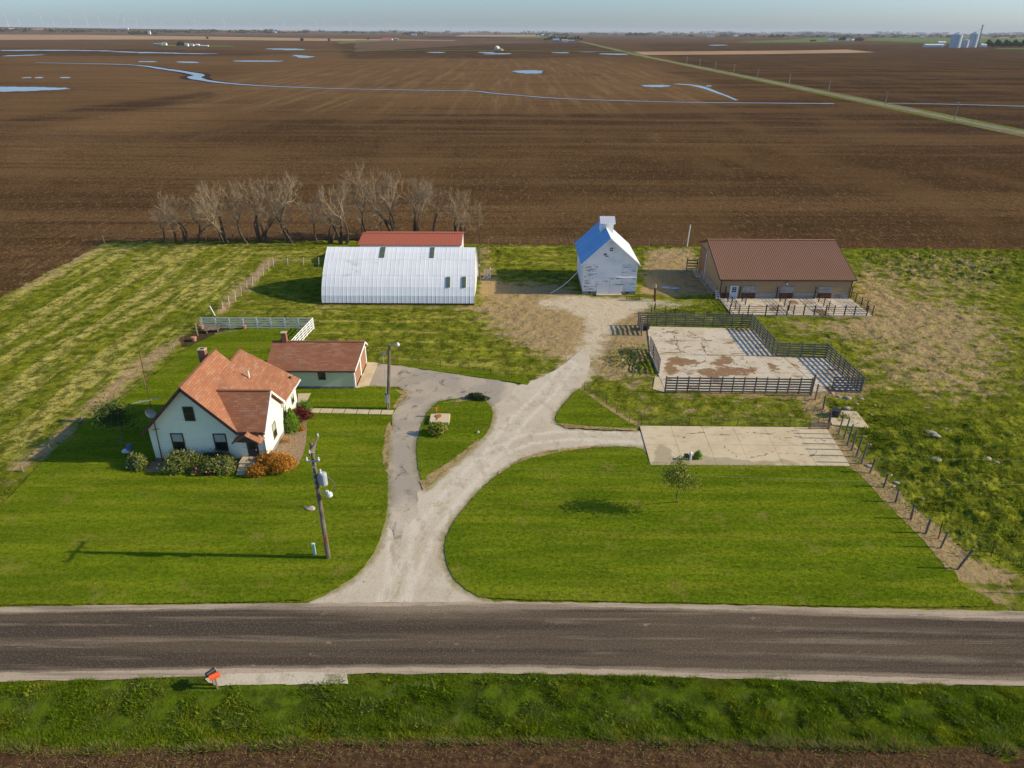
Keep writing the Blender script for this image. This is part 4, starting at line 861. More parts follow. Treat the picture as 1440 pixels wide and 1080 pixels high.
# taller fringe along every lawn edge
for P in LP:
    for a, b in zip(P, P[1:] + P[:1]):
        n = int((b - a).length * 22); t = RNG.uniform(0, 1, n); GBX.append(a.x + (b.x - a.x) * t + RNG.normal(0, .05, n)); GBY.append(a.y + (b.y - a.y) * t + RNG.normal(0, .05, n))
gx, gy = np.concatenate(GBX), np.concatenate(GBY)
house_fp = ((gx > -34.2) & (gx < -23.4) & (gy > 55.7) & (gy < 66.4)) | ((gx > -28) & (gx < -18.1) & (gy > 71.3) & (gy < 78.2)) | ((gx > -34) & (gx < -26) & (gy > 53.5) & (gy < 56)) | inpoly(gx, gy, wk) | inpoly(gx, gy, [at(*p) for p in [(419, 574), (431, 566), (437, 554), (419, 554.5)]])
gx, gy = gx[~house_fp], gy[~house_fp]
blades('lawn_grass', gx, gy, np.full(len(gx), 0.06), RNG.uniform(0.04, 0.10, len(gx)), RNG.uniform(0.03, 0.06, len(gx)), M['lawn_blade'], 0.9)

# rough grass over the farm lot, denser and taller where it is lush, thin where it is bare
def samp(A, x, y):
    i = np.clip(((y - ys[0]) / STEP).astype(int), 0, A.shape[0] - 1); j = np.clip(((x - xs[0]) / STEP).astype(int), 0, A.shape[1] - 1); return A[i, j]
occ = keep.copy()
for P in LP: occ &= ~inpoly(X, Y, [tuple(p) for p in P])
for x0, y0, x1, y1 in ((-29.2, 98.6, -5.4, 112.8), (10.9, 103.8, 19.6, 116), (32, 94.5, 52.7, 116.2), (17.6, 70.5, 40.3, 80.9), (17.6, 80.8, 33.7, 90.5), (13.2, 55.4, 33, 62.9), (-28.1, 71, -16.7, 78.4), (-34.2, 55.7, -23.4, 66.5)):
    occ &= ~((X > x0) & (X < x1) & (Y > y0) & (Y < y1))
for gpP in (gp, ap):
    occ &= ~inpoly(X, Y, [at(*p) for p in gpP])
n = 1500000
d = np.sqrt(RNG.uniform(0, 1, n)) ; ty = 38.6 + (134 - 38.6) * RNG.uniform(0, 1, n) ** 1.25
tx = RNG.uniform(-0.80, 0.86, n) * (ty * 0.9 + 18)
clump = fbm(tx * 0.55, ty * 0.8, 31, 4); fine = fbm(tx * 2.2, ty * 2.8, 41, 3)
dn = np.clip(0.35 + 1.6 * (clump - 0.42), 0.03, 1) * (0.25 + 0.75 * sstep(0.38, 0.62, fine))
lsh = samp(lush, tx, ty); dn = dn * (1 - 0.88 * samp(dirt, tx, ty)) * (1 - np.clip(samp(gravel, tx, ty) * 1.15, 0, 1)) * (1 - 0.8 * samp(black, tx, ty)) * 0.8 + lsh * 0.5 * (fine > 0.42)
ok = samp(occ, tx, ty) & (RNG.uniform(0, 1, n) < dn * 0.62)
tx, ty, lsh, fine, clump = tx[ok], ty[ok], lsh[ok], fine[ok], clump[ok]
hh = (0.06 + 0.16 * sstep(0.45, 0.7, clump) * RNG.uniform(0.4, 1, len(tx))) * (1 + 1.3 * lsh * sstep(0.4, 0.65, fine)); ww = RNG.uniform(0.05, 0.11, len(tx)) * (1 + ty / 200)
hay = np.maximum(samp(yrow, tx, ty) * sstep(0.46, 0.56, fbm(tx * 0.42, ty * 0.035, 71, 4)), samp(xrow, tx, ty) * sstep(0.47, 0.62, fbm(tx * 0.06, ty * 0.55, 72, 4)))
dry = np.where(RNG.uniform(0, 1, len(tx)) < np.clip(0.08 + 0.7 * hay + 0.55 * samp(dirt, tx, ty), 0, 0.92), 1.0, 0.0)
blades('pasture_grass', tx, ty, samp(bumpz, tx, ty) - 0.02, hh, ww, M['tuft'], 0.9, dry=dry)
# big clumps of lush weeds in the right-hand pasture and west of the pen
n = 240000; ty = RNG.uniform(40, 118, n); tx = RNG.uniform(-10, 85, n); l = samp(lush, tx, ty); cl = fbm(tx * 0.5, ty * 0.8, 51, 3); f2 = fbm(tx * 1.4, ty * 1.8, 52, 3)
ok = samp(occ, tx, ty) & (RNG.uniform(0, 1, n) < l * sstep(0.44, 0.60, cl) * sstep(0.4, 0.6, f2) * (1 - samp(gravel, tx, ty)))
tx, ty, f2 = tx[ok], ty[ok], f2[ok]
blades('pasture_weeds', tx, ty, samp(bumpz, tx, ty) - 0.02, RNG.uniform(0.15, 0.5, len(tx)) * (0.5 + f2), RNG.uniform(0.06, 0.14, len(tx)), M['weed'], 1.1, dry=(RNG.uniform(0, 1, len(tx)) > 0.97) * 1.0)

# ditch weeds
n = 560000; bx = RNG.uniform(-37, 37, n); bv = RNG.uniform(0.0, 1.0, n)
by = ditchS(bx) + (shS(bx) - ditchS(bx)) * bv
cl = fbm(bx * 0.7, by * 1.0, 61, 4); c2 = fbm(bx * 0.25, by * 0.5, 62, 3)
ok = RNG.uniform(0, 1, n) < np.clip(0.55 + 1.0 * (cl - 0.35), 0.5, 1) * (1 - 0.85 * inpoly(bx, by, [at(*p) for p in [(150, 957), (290, 950), (494, 945), (494, 966), (300, 972), (150, 970)]]))
bx, by, bv, cl, c2 = bx[ok], by[ok], bv[ok], cl[ok], c2[ok]
hh = (0.12 + 0.26 * sstep(0.42, 0.70, cl)) * RNG.uniform(0.5, 1.15, len(bx)) * np.clip(1.2 - 0.6 * bv, 0.5, 1.2)
dry = ((RNG.uniform(0, 1, len(bx)) < np.where(bv < 0.13, 0.65 - bv * 3, 0.03 + 0.10 * (c2 > 0.6))) * 1.0)
blades('ditch_weeds', bx, by, dz(bv) - 0.03, hh, RNG.uniform(0.03, 0.08, len(bx)), M['weed'], 1.5, dry=dry)
n = 15000; bx = RNG.uniform(-37, 37, n); bv = RNG.uniform(0.03, 0.9, n); by = ditchS(bx) + (shS(bx) - ditchS(bx)) * bv; cl = fbm(bx * 0.7, by * 1.0, 61, 4)
ok = RNG.uniform(0, 1, n) < sstep(0.5, 0.65, cl); bx, by, bv = bx[ok], by[ok], bv[ok]; hh = RNG.uniform(0.15, 0.4, len(bx))
blades('ditch_weeds', bx, by, dz(bv) + hh * 0.6, hh * 0.4, RNG.uniform(0.07, 0.13, len(bx)), M['weed'], 2.5, dry=np.zeros(len(bx)))
# corn stubble littering the edge of the front field
n = 7000; bx = RNG.uniform(-28, 28, n); by = ditchS(bx) + RNG.normal(-0.5, 0.55, n); k = (by > 21) & (by < ditchS(bx) + 0.1); bx, by = bx[k], by[k]
blades('stalk_litter', bx, by, np.full(len(bx), 0.02), RNG.uniform(0.02, 0.10, len(bx)), RNG.uniform(0.02, 0.05, len(bx)), M['weed'], 3.5, dry=np.ones(len(bx)))
# ------------------------------------------------------------------ building helpers
def window_y(par, x0, x1, z0, z1, Y, shade=None, fr=0.11, mt='trim', side=-1, sash=True):
    """window on a wall facing -Y (side=-1)"""
    f = MB(); o = Y + side * 0.06
    a, b = min(o, Y - side * 0.02), max(o, Y - side * 0.02)
    f.box(x0, a, z0, x0 + fr, b, z1); f.box(x1 - fr, a, z0, x1, b, z1); f.box(x0 + fr, a, z1 - fr, x1 - fr, b, z1); f.box(x0 + fr, a, z0, x1 - fr, b, z0 + fr)
    w_ = f.link('window', M[mt], par); zm = (z0 + z1) / 2; g0, g1 = min(Y + side * 0.02, Y), max(Y + side * 0.02, Y)
    if sash:
        MB().box(x0 + fr, min(g0 + side * 0.015, g0), zm - 0.035, x1 - fr, g1, zm + 0.035).link('sash_bar', M[mt], w_)
        MB().box(x0 + fr, g0, zm + 0.035, x1 - fr, g1 - 0.002, z1 - fr).link('pane', M['curtain' if shade else 'glass'], w_)
        MB().box(x0 + fr, g0, z0 + fr, x1 - fr, g1 - 0.002, zm - 0.035).link('pane', M['glass'], w_)
    else:
        MB().box(x0 + fr, g0, z0 + fr, x1 - fr, g1 - 0.002, z1 - fr).link('pane', M['glass'], w_)
    return w_
def window_x(par, y0, y1, z0, z1, Xw, mt='trim', fr=0.10, shade=True):
    f = MB(); a, b = Xw - 0.02, Xw + 0.06
    f.box(a, y0, z0, b, y0 + fr, z1); f.box(a, y1 - fr, z0, b, y1, z1); f.box(a, y0 + fr, z1 - fr, b, y1 - fr, z1); f.box(a, y0 + fr, z0, b, y1 - fr, z0 + fr)
    w_ = f.link('window', M[mt], par); zm = (z0 + z1) / 2
    MB().box(Xw, y0 + fr, zm - 0.035, Xw + 0.035, y1 - fr, zm + 0.035).link('sash_bar', M[mt], w_)
    MB().box(Xw - 0.01, y0 + fr, zm + 0.035, Xw + 0.02, y1 - fr, z1 - fr).link('pane', M['curtain' if shade else 'glass'], w_)
    MB().box(Xw - 0.01, y0 + fr, z0 + fr, Xw + 0.02, y1 - fr, zm - 0.035).link('pane', M['glass'], w_)
    return w_

# ------------------------------------------------------------------ farmhouse
M['blue_vent'] = mat('pale_blue_paint', (0.42, 0.60, 0.70), 0.6)
hs = thing('farmhouse', 'white two-storey farmhouse with steep reddish shingle roof and brown window trim', 'house', (0, 0, 0))
MB().prism([(-34.1, .46), (-25.8, .46), (-25.8, 3.75), (-29.95, 8.1), (-34.1, 3.75)], 'y', 55.8, 63.5).link('wall', M['house_wall'], hs)
MB().prism([(55.8, .46), (66.4, .46), (66.4, 3.4), (61.35, 3.4), (58.4, 6.15), (55.8, 3.75)], 'x', -25.799, -23.4).link('wall', M['house_wall'], hs)
MB().prism([(-32.2, .46), (-25.8, .46), (-25.8, 4.9), (-28.7, 6.6), (-32.2, 3.9)], 'y', 63.501, 66.4).link('wall', M['house_wall'], hs)
fd = MB(); fd.box(-34.14, 55.76, -.3, -23.36, 66.44, .455); fd.link('foundation', M['foundation'], hs)
th = 0.16
rf = MB().slab([(-29.95, 55.3, 8.3), (-29.95, 63.75, 8.3), (-25.5, 63.75, 3.6), (-25.5, 55.3, 3.6)], th).link('roof', M['shingle'], hs)
MB().slab([(-29.951, 55.3, 8.3), (-34.62, 55.3, 3.45), (-34.62, 63.75, 3.45), (-29.951, 63.75, 8.3)], th).link('roof', M['shingle'], hs)
MB().slab([(-28.2, 58.4, 6.42), (-23.0, 58.4, 6.42), (-23.0, 55.32, 3.66), (-25.55, 55.32, 3.66)], th).link('roof', M['shingle'], hs)
MB().slab([(-28.2, 58.401, 6.42), (-25.55, 61.5, 3.62), (-23.0, 61.5, 3.62), (-23.0, 58.401, 6.42)], th).link('roof', M['shingle'], hs)
MB().slab([(-28.72, 60.9, 6.97), (-28.72, 66.75, 6.97), (-22.9, 66.75, 3.52), (-22.9, 61.45, 3.52), (-27.2, 58.85, 6.07)], .08).slab([(-28.74, 60.9, 6.985), (-27.19, 58.85, 6.075), (-28.25, 58.45, 6.44)], .05).link('roof', M['shingle'], hs)
MB().slab([(-28.721, 63.0, 6.97), (-32.9, 63.0, 3.5), (-32.9, 66.75, 3.5), (-28.721, 66.75, 6.97)], th).link('roof', M['shingle'], hs)
# ridge caps
for p, q in (((-29.95, 55.28, 8.32), (-29.95, 63.77, 8.32)), ((-28.1, 58.4, 6.44), (-22.98, 58.4, 6.44)), ((-28.72, 63.9, 6.99), (-28.72, 66.77, 6.99))):
    MB().plank(p, q, 0.26, 0.05).link('ridge_cap', M['shingle'], hs)
# dark barge boards and fascia
bb = MB(); e = 55.27
for a, b in (((-29.95, 8.22), (-25.52, 3.52)), ((-29.95, 8.22), (-34.6, 3.37))):
    bb.plank((a[0], e, a[1] - .12), (b[0], e, b[1] - .10), 0.05, 0.30)
bb.link('barge_board', M['trim'], hs)
MB().plank((-25.5, 55.27, 3.50), (-23.0, 55.27, 3.50), 0.05, 0.2).link('fascia', M['trim'], hs)
MB().plank((-22.97, 55.35, 3.55), (-22.97, 58.4, 6.30), 0.05, 0.2).link('barge_board', M['white'], hs)
MB().plank((-22.97, 58.4, 6.30), (-22.97, 61.5, 3.50), 0.05, 0.2).link('barge_board', M['white'], hs)
MB().box(-23.4, 61.2, 3.05, -23.0, 61.55, 3.35).link('eave_return', M['white'], hs)
MB().plank((-22.86, 61.6, 3.40), (-22.86, 66.75, 3.40), 0.10, 0.12).link('gutter', M['white'], hs)
MB().bar((-23.33, 55.72, 0.2), (-23.33, 55.72, 3.5), 0.05, n=6).link('downpipe', M['white'], hs)
MB().box(-23.42, 55.76, .46, -23.35, 55.9, 3.7).link('corner_board', M['trim'], hs)
MB().box(-23.42, 66.3, .46, -23.35, 66.44, 3.35).link('corner_board', M['trim'], hs)
window_y(hs, -32.15, -30.95, 1.33, 3.22, 55.8, True)
window_y(hs, -28.15, -26.92, 1.33, 3.2, 55.8, True)
window_y(hs, -30.4, -29.42, 4.56, 6.08, 55.8, False)
lv = MB().box(-29.98, 55.75, 7.14, -29.62, 55.81, 7.66).link('gable_vent', M['blue_vent'], hs)
for i in range(4): MB().plank((-29.96, 55.74, 7.22 + i * .12), (-29.64, 55.74, 7.22 + i * .12), .03, .05).link('louvre', M['blue_vent'], lv)
for y0, y1, z0, z1 in ((58.1, 59.15, 1.05, 2.75), (61.75, 62.6, 1.4, 2.75), (64.45, 65.35, 1.45, 2.75)): window_x(hs, y0, y1, z0, z1, -23.4, 'old_wood')
for y0, y1 in ((61.9, 62.6), (65.5, 66.0)): window_x(hs, y0, y1, .5, 1.15, -23.4, 'white', 0.06, False)
dr = MB().box(-25.12, 55.72, .72, -24.08, 55.8, 2.86).link('door', M['trim'], hs)
MB().box(-24.98, 55.69, .80, -24.22, 55.721, 2.62).link('storm_door', M['door'], dr)
MB().box(-24.90, 55.68, 1.55, -24.30, 55.691, 2.5).link('pane', M['glass'], dr)
MB().box(-24.32, 55.64, 1.42, -24.26, 55.69, 1.55).link('handle', M['grey_metal'], dr)
hd = MB(); hd.slab([(-24.62, 54.55, 3.72), (-24.62, 55.8, 3.72), (-23.22, 55.8, 2.82), (-23.22, 54.55, 2.82)], .1).slab([(-24.621, 54.55, 3.72), (-26.02, 54.55, 2.82), (-26.02, 55.8, 2.82), (-24.621, 55.8, 3.72)], .1)
hd = hd.link('door_hood', M['shingle'], hs)
for xx in (-25.45, -23.75): MB().bar((xx, 55.8, 2.35), (xx, 54.9, 2.98), .06).bar((xx, 55.77, 2.2), (xx, 55.77, 3.0), .06).bar((xx, 55.75, 2.98), (xx, 54.7, 2.98), .06).link('bracket', M['trim'], hd)
gb = MB().prism([(-25.7, 2.95), (-23.55, 2.95), (-24.62, 3.62)], 'y', 54.62, 54.68).link('gable_board', M['trim'], hd)
st = MB().box(-25.7, 54.6, -.1, -23.6, 55.7, .70).link('stoop', M['concrete'], hs)
for i in range(3): MB().box(-25.65, 54.6 - .36 * (i + 1), -.1, -23.7, 54.599 - .36 * i, .70 - .175 * (i + 1)).link('step', M['concrete'], st)
ch = MB(); ch.box(-31.3, 62.7, 5.0, -30.6, 63.3, 8.6).link('chimney', M['brick'], hs)
ck = bpy.data.objects['chimney']
MB().box(-31.33, 62.67, 8.6, -30.57, 63.33, 8.68).link('chimney_cap', M['concrete'], ck); MB().box(-31.15, 62.85, 8.68, -30.75, 63.15, 8.685).link('flue', M['soot_and_hole_shade'], ck)
MB().lathe([(.09, 0), (.09, .75)], (-26.55, 62.5, 5.75), 8).link('vent_pipe', M['white'], hs)
MB().lathe([(.12, 0), (.12, .22), (.05, .3)], (-23.6, 65.9, 3.95), 8).link('roof_vent', M['trim'], hs)
MB().box(-24.4, 66.41, .46, -23.5, 66.47, 2.6).link('back_door', M['trim'], hs)

# ------------------------------------------------------------------ garage
ga = thing('garage', 'long low pale green garage with reddish shingle roof beside the house', 'garage')
MB().prism([(71.3, 0.25), (78.2, 0.25), (78.2, 2.42), (74.75, 4.2), (71.3, 2.42)], 'x', -28.0, -18.28).link('wall', M['garage_wall'], ga)
MB().box(-28.03, 71.27, -.2, -18.25, 78.23, .249).link('foundation', M['foundation'], ga)
MB().slab([(-28.2, 74.75, 4.42), (-17.35, 74.75, 4.42), (-17.95, 70.95, 2.40), (-28.2, 70.95, 2.40)], .14).link('roof', M['shingle'], ga)
MB().slab([(-28.2, 74.751, 4.42), (-28.2, 78.55, 2.40), (-17.95, 78.55, 2.40), (-17.35, 74.751, 4.42)], .14).link('roof', M['shingle'], ga)
MB().plank((-28.2, 74.75, 4.43), (-17.36, 74.75, 4.43), .3, .06).link('ridge_cap', M['shingle'], ga)
MB().plank((-28.2, 70.92, 2.30), (-17.95, 70.92, 2.30), .05, .14).link('fascia', M['trim'], ga)
gf = MB(); gf.box(-18.279, 71.28, 0, -18.12, 71.62, 2.4); gf.box(-18.279, 74.55, 0, -18.12, 74.95, 2.5); gf.box(-18.279, 77.85, 0, -18.12, 78.22, 2.4)
gf.prism([(71.28, 2.401), (78.22, 2.401), (74.75, 4.2)], 'x', -18.279, -18.12); gf.link('door_surround', M['white'], ga)
for a, b in ((71.63, 74.54), (74.96, 77.84)):
    d_ = MB().box(-18.279, a, .08, -18.2, b, 2.38).link('garage_door', M['brown_tin'], ga)
    for k in range(4): MB().box(-18.199, a + .05, .12 + k * .57, -18.17, b - .05, .12 + k * .57 + .52).link('door_panel', M['brown_tin'], d_)
MB().plank((-17.9, 71.0, 2.36), (-17.30, 74.75, 4.34), .05, .2).link('barge_board', M['white'], ga)
MB().plank((-17.9, 78.5, 2.36), (-17.30, 74.751, 4.34), .05, .2).link('barge_board', M['white'], ga)
window_y(ga, -22.3, -21.45, 1.1, 2.12, 71.3, False, .12)
window_y(ga, -27.0, -25.6, 1.0, 2.25, 71.3, False, .12)
gc = MB().box(-27.0, 74.5, 4.1, -26.45, 75.0, 5.5).link('chimney', M['brick'], ga); MB().box(-27.06, 74.44, 5.5, -26.39, 75.06, 5.58).link('chimney_cap', M['concrete'], gc)
MB().box(-18.28, 71.26, .1, -18.1, 71.279, 2.4).link('corner_board', M['white'], ga)

# ------------------------------------------------------------------ quonset shed of curved galvanised sheets
qs = thing('arched_shed', 'long arched galvanised steel shed with four green window panels', 'shed')
prof = [(0, 0), (.28, 1.3), (.95, 2.55), (1.95, 3.7), (3.3, 4.85), (4.7, 5.85), (5.8, 6.5), (6.8, 6.95)]
q0y, q1y, qx0, qx1 = 98.9, 112.5, -28.85, -5.75
def arc(t):                                # 0..1 over the front half, by length
    P = [Vector((a, b)) for a, b in prof]; ls = [(P[i + 1] - P[i]).length for i in range(len(P) - 1)]; L_ = sum(ls) * t
    for i, l in enumerate(ls):
        if L_ <= l + 1e-6: return P[i].lerp(P[i + 1], L_ / l)
        L_ -= l
    return P[-1]
def qsheet(t0, t1, wd, lift, back=False, n=9, ribs=4):
    mb = MB(); us = np.linspace(0, wd, ribs * 4 + 1); ts = np.linspace(t0, t1, n); g = []
    for t in ts:
        p = arc(t); p2 = arc(min(1, t + .01)); p1 = arc(max(0, t - .01)); tg = (p2 - p1).normalized(); nx, nz = -tg.y, tg.x
        row = []
        for u in us:
            s = math.sin(u / wd * ribs * 2 * math.pi); r = lift + .004 * s + (.014 if u < wd * .07 or u > wd * .96 else 0)
            y_, z_ = p.x + nx * r, p.y + nz * r
            y_ = (q1y - y_) if back else (q0y + y_)
            row.append((u, y_, z_))
        g.append(row)
    k = len(us); mb.v = [p for row in g for p in row]
    for i in range(n - 1):
        for j in range(k - 1): mb.f.append((i * k + j, i * k + j + 1, (i + 1) * k + j + 1, (i + 1) * k + j) if not back else (i * k + j, (i + 1) * k + j, (i + 1) * k + j + 1, i * k + j + 1))
    return mb.mesh('roof_sheet', M['galv'])
nq = 36; wq = (qx1 - qx0) / nq; splits = [(0.0, .465), (.455, .745), (.735, 1.0)]
ms = [qsheet(a, b, wq, .02 * i, n=8) for i, (a, b) in enumerate(splits)]
for i in range(nq):
    for k, me in enumerate(ms):
        o = link('roof_sheet', me, qs); o.location = (qx0 + i * wq, random.uniform(-.008, .008), random.uniform(-.008, .008))
bm_ = MB()
mbk = qsheet(0, 1, wq, .02, True, 10, 2)
for i in range(nq):
    o = link('roof_sheet', mbk, qs); o.location = (qx0 + i * wq, 0, 0)
endp = [(q0y + a, b) for a, b in prof] + [(q1y - a, b) for a, b in reversed(prof[:-1])]
MB().prism(endp, 'x', qx0 + .02, qx0 + .1).link('end_wall', M['galv_end'], qs)
MB().prism(endp, 'x', qx1 - .25, qx1 - .17).link('end_wall', M['white_tin'], qs)
MB().plank((qx0, q0y - .02, .12), (qx1, q0y - .02, .12), .06, .26).link('sill_board', M['rust'], qs)
def qpatch(x0, x1, z0, z1):
    """panel let into the curved front between two heights"""
    P = []
    for z in (z0, z1):
        for t in np.linspace(0, 1, 400):
            p = arc(t)
            if p.y >= z: P.append((t, p)); break
    mb = MB(); ts = np.linspace(P[0][0], P[1][0], 5); pts = []
    for t in ts:
        p = arc(t); tg = (arc(min(1, t + .01)) - arc(max(0, t - .01))).normalized(); pts.append((q0y + p.x - tg.y * .11, p.y + tg.x * .11))
    for i in range(4): mb.slab([(x0, *pts[i]), (x1, *pts[i]), (x1, *pts[i + 1]), (x0, *pts[i + 1])], .06)
    return mb
for a in ((-10.0, -9.45, 2.45, 3.72), (-7.62, -7.05, 2.45, 3.75)):
    qpatch(*a).link('window_panel', M['skylight'], qs)
for x0, x1 in ((-20.5, -19.75), (-12.75, -12.1)):
    qpatch(x0, x1, 5.85, 6.9).link('roof_light', M['skylight'], qs)
MB().prism([(103.6, 0), (107.6, 0), (107.6, 3.6), (103.6, 3.6)], 'x', qx1 - .17, qx1 - .1).link('end_door', M['white_tin'], qs)

# ------------------------------------------------------------------ red roofed shed behind
rs = thing('long_shed', 'low white shed with red metal roof behind the arched shed', 'shed')
r0 = aty(504, 344, 117.0); r1 = aty(649, 346, 117.0); t0 = aty(508.5, 327.5, 121.6); t1 = aty(650, 329, 121.6)
rx0, rx1 = r0.x, r1.x
ze, zr = r0.z, t0.z
MB().slab([(rx0 - .1, 116.9, ze), (rx1, 116.9, ze), (rx1, 121.6, zr), (rx0 - .1, 121.6, zr)], .1).link('roof', M['red_tin'], rs)
MB().slab([(rx0 - .1, 121.601, zr), (rx1, 121.601, zr), (rx1, 126.0, ze), (rx0 - .1, 126.0, ze)], .1).link('roof', M['red_tin'], rs)
MB().prism([(117.4, 0), (125.6, 0), (125.6, ze - .05), (121.6, zr - .2), (117.4, ze - .05)], 'x', rx0 + .2, rx1 - .25).link('wall', M['white_tin'], rs)
MB().plank((rx0 - .1, 121.6, zr + .03), (rx1, 121.6, zr + .03), .3, .05).link('ridge_cap', M['red_tin'], rs)
MB().box(rx1 - .249, 120.2, 0, rx1 - .17, 122.6, 2.6).link('sliding_door', M['galv_end'], rs)

# ------------------------------------------------------------------ corn crib
cb = thing('corn_crib', 'tall weathered white corn crib with blue roof slope and cupola', 'barn')
cx0, cx1, cy0, cy1, rx = 11.1, 19.4, 104.0, 115.6, 14.95
rz_, ez = 9.05, 4.95
MB().prism([(cx0, .5), (cx1, .5), (cx1, 5.05), (rx, 8.85), (cx0, 5.05)], 'y', cy0, cy1).link('wall', M['crib_wall'], cb)
MB().box(cx0 - .03, cy0 - .03, -.2, cx1 + .03, cy1, .499).link('foundation', M['foundation'], cb)
for a, b in ((12.0, 12.35), (18.0, 18.35)): MB().box(a, cy0 - .05, .2, b, cy0 - .031, .42).link('vent_hole', M['soot_and_hole_shade'], cb)  # near-black plates: the shade inside the openings is painted as colour
MB().slab([(rx, 103.6, rz_), (rx, 116.0, rz_), (10.55, 116.0, 4.88), (10.55, 103.6, 4.88)], .12).link('roof', M['blue_tin'], cb, label='blue roof slope on the left')
MB().slab([(rx + .001, 103.6, rz_), (19.85, 103.6, 4.82), (19.85, 116.0, 4.82), (rx + .001, 116.0, rz_)], .12).link('roof', M['white_tin'], cb, label='white roof slope on the right')
# boards on the front: peeling side bays and a cleaner centre
for a, b, mt_, z0, z1 in ((cx0, 13.3, 'crib_peeled', .5, 4.9), (17.0, cx1, 'crib_peeled', .5, 4.9), (13.3, 17.0, 'crib_wall', 2.82, 6.5)):
    z = z0
    while z < z1 - .05:
        xa, xb = a + .01, b - .01
        MB().box(xa, cy0 - .035, z, xb, cy0 - .001, z + .265).link('board', M[mt_], cb); z += .275
MB().box(11.45, cy0 - .10, 2.72, 19.4, cy0 - .036, 2.86).link('trim_board', M['white'], cb)
MB().box(16.6, cy0 - .22, 2.74, 19.42, cy0 - .101, 2.84).link('door_rail', M['white'], cb)
for a, b in ((13.3, 15.2), (15.25, 17.12)):
    d_ = MB().box(a, cy0 - .11, .15, b, cy0 - .04, 2.7).link('barn_door', M['crib_wall'], cb)
    n_ = 7
    for k in range(n_): 
        w_ = (b - a) / n_
        MB().box(a + k * w_ + .012, cy0 - .135, .17, a + (k + 1) * w_ - .012, cy0 - .111, 1.55).link('board', M['white'], d_)
        MB().box(a + k * w_ + .012, cy0 - .135, 1.57, a + (k + 1) * w_ - .012, cy0 - .111, 2.68).link('board', M['crib_peeled'], d_)
MB().box(13.2, cy0 - .7, -.1, 17.2, cy0 - .05, .14).link('threshold', M['concrete'], cb)
wn = window_y(cb, 14.85, 15.5, 6.9, 7.6, cy0, False, .08, 'white')
MB().plank((14.9, cy0 - .03, 7.25), (15.45, cy0 - .03, 7.25), .02, .05).link('muntin', M['white'], wn); MB().box(15.15, cy0 - .04, 6.98, 15.2, cy0 - .021, 7.52).link('muntin', M['white'], wn)
lv = MB().box(14.8, cy0 - .05, 7.75, 15.55, cy0 + .01, 8.3).link('louvre_panel', M['crib_wall'], cb)
for k in range(3): MB().box(14.85, cy0 - .08, 7.82 + k * .16, 15.5, cy0 - .051, 7.92 + k * .16).link('slat', M['white'], lv)
for (x0, z0, x1, z1) in ((14.0, 6.3, 14.5, 6.62), (14.3, 6.08, 14.8, 6.25)): MB().box(x0, cy0 - .05, z0, x1, cy0 - .036, z1).link('broken_board', M['old_wood'], cb)
MB().plank((rx, 103.58, rz_ - .1), (10.55, 103.58, 4.80), .05, .2).link('barge_board', M['white'], cb)
MB().plank((rx, 103.58, rz_ - .1), (19.85, 103.58, 4.74), .05, .2).link('barge_board', M['white'], cb)
MB().box(cx0 - .03, cy0 - .06, .5, cx0 + .12, cy0 - .036, 5).link('corner_board', M['white'], cb); MB().box(cx1 - .12, cy0 - .06, .5, cx1 + .03, cy0 - .036, 5).link('corner_board', M['white'], cb)
cu = MB().box(14.15, 110.2, 7.6, 16.15, 112.4, 9.85).link('cupola', M['crib_wall'], cb)
MB().slab([(13.95, 109.85, 9.72), (16.4, 109.85, 9.72), (16.4, 111.3, 10.6), (13.95, 111.3, 10.6)], .1).link('cupola_roof', M['white_tin'], cu)
MB().slab([(13.95, 111.301, 10.6), (16.4, 111.301, 10.6), (16.4, 112.75, 9.72), (13.95, 112.75, 9.72)], .1).link('cupola_roof', M['white_tin'], cu)
MB().prism([(110.2, 9.851), (112.4, 9.851), (111.3, 10.5)], 'x', 14.15, 16.15).link('cupola_gable', M['crib_wall'], cu)
for k in range(8): MB().plank((14.05 + k * .32, 109.9, 9.77), (14.05 + k * .32, 111.3, 10.625), .05, .04).link('roof_rib', M['white_tin'], cu)
# rope hanging from the side wall
tag_rope = MB(); p0 = Vector((11.05, 105.0, 4.3)); p1 = at(774, 412.5, .05); pr = p0
for i in range(1, 13):
    t = i / 12; q_ = p0.lerp(p1, t) + Vector((0, 0, -.5 * math.sin(math.pi * t))); tag_rope.bar(pr, q_, .045, n=5, cap=False); pr = q_
tag_rope.link('conveyor_rope', M['porcelain'], None, label='pale rope sloping from the crib side wall down to the ground', cat='rope')

# ------------------------------------------------------------------ machine shed with brown roof
bn = thing('pole_barn', 'tan metal pole barn with ribbed brown roof and fenced apron', 'barn')
bx0, bx1, by0, by1, bry = 32.2, 52.4, 102.2, 116.2, 111.7
MB().prism([(by0, 1.0), (by1, 1.0), (by1, 4.95), (bry, 6.55), (by0, 3.2)], 'x', bx0, bx1).link('wall', M['tan_tin'], bn)
MB().box(bx0 + .01, by0 + .01, -.2, bx1 - .01, by1 - .01, .999).link('lower_wall', M['tan_tin'], bn)
MB().slab([(31.85, 101.75, 3.22), (52.8, 101.75, 3.22), (52.8, bry, 6.75), (31.85, bry, 6.75)], .1).link('roof', M['brown_tin'], bn)
MB().slab([(31.85, bry + .001, 6.75), (52.8, bry + .001, 6.75), (52.8, 116.5, 5.02), (31.85, 116.5, 5.02)], .1).link('roof', M['brown_tin'], bn)
rbm = MB().plank((0, 101.76, 3.245), (0, bry, 6.775), .07, .05).mesh('roof_rib', M['brown_tin'])
for i in range(68):
    o = link('roof_rib', rbm, bn); o.location = (31.95 + i * .31, 0, 0)
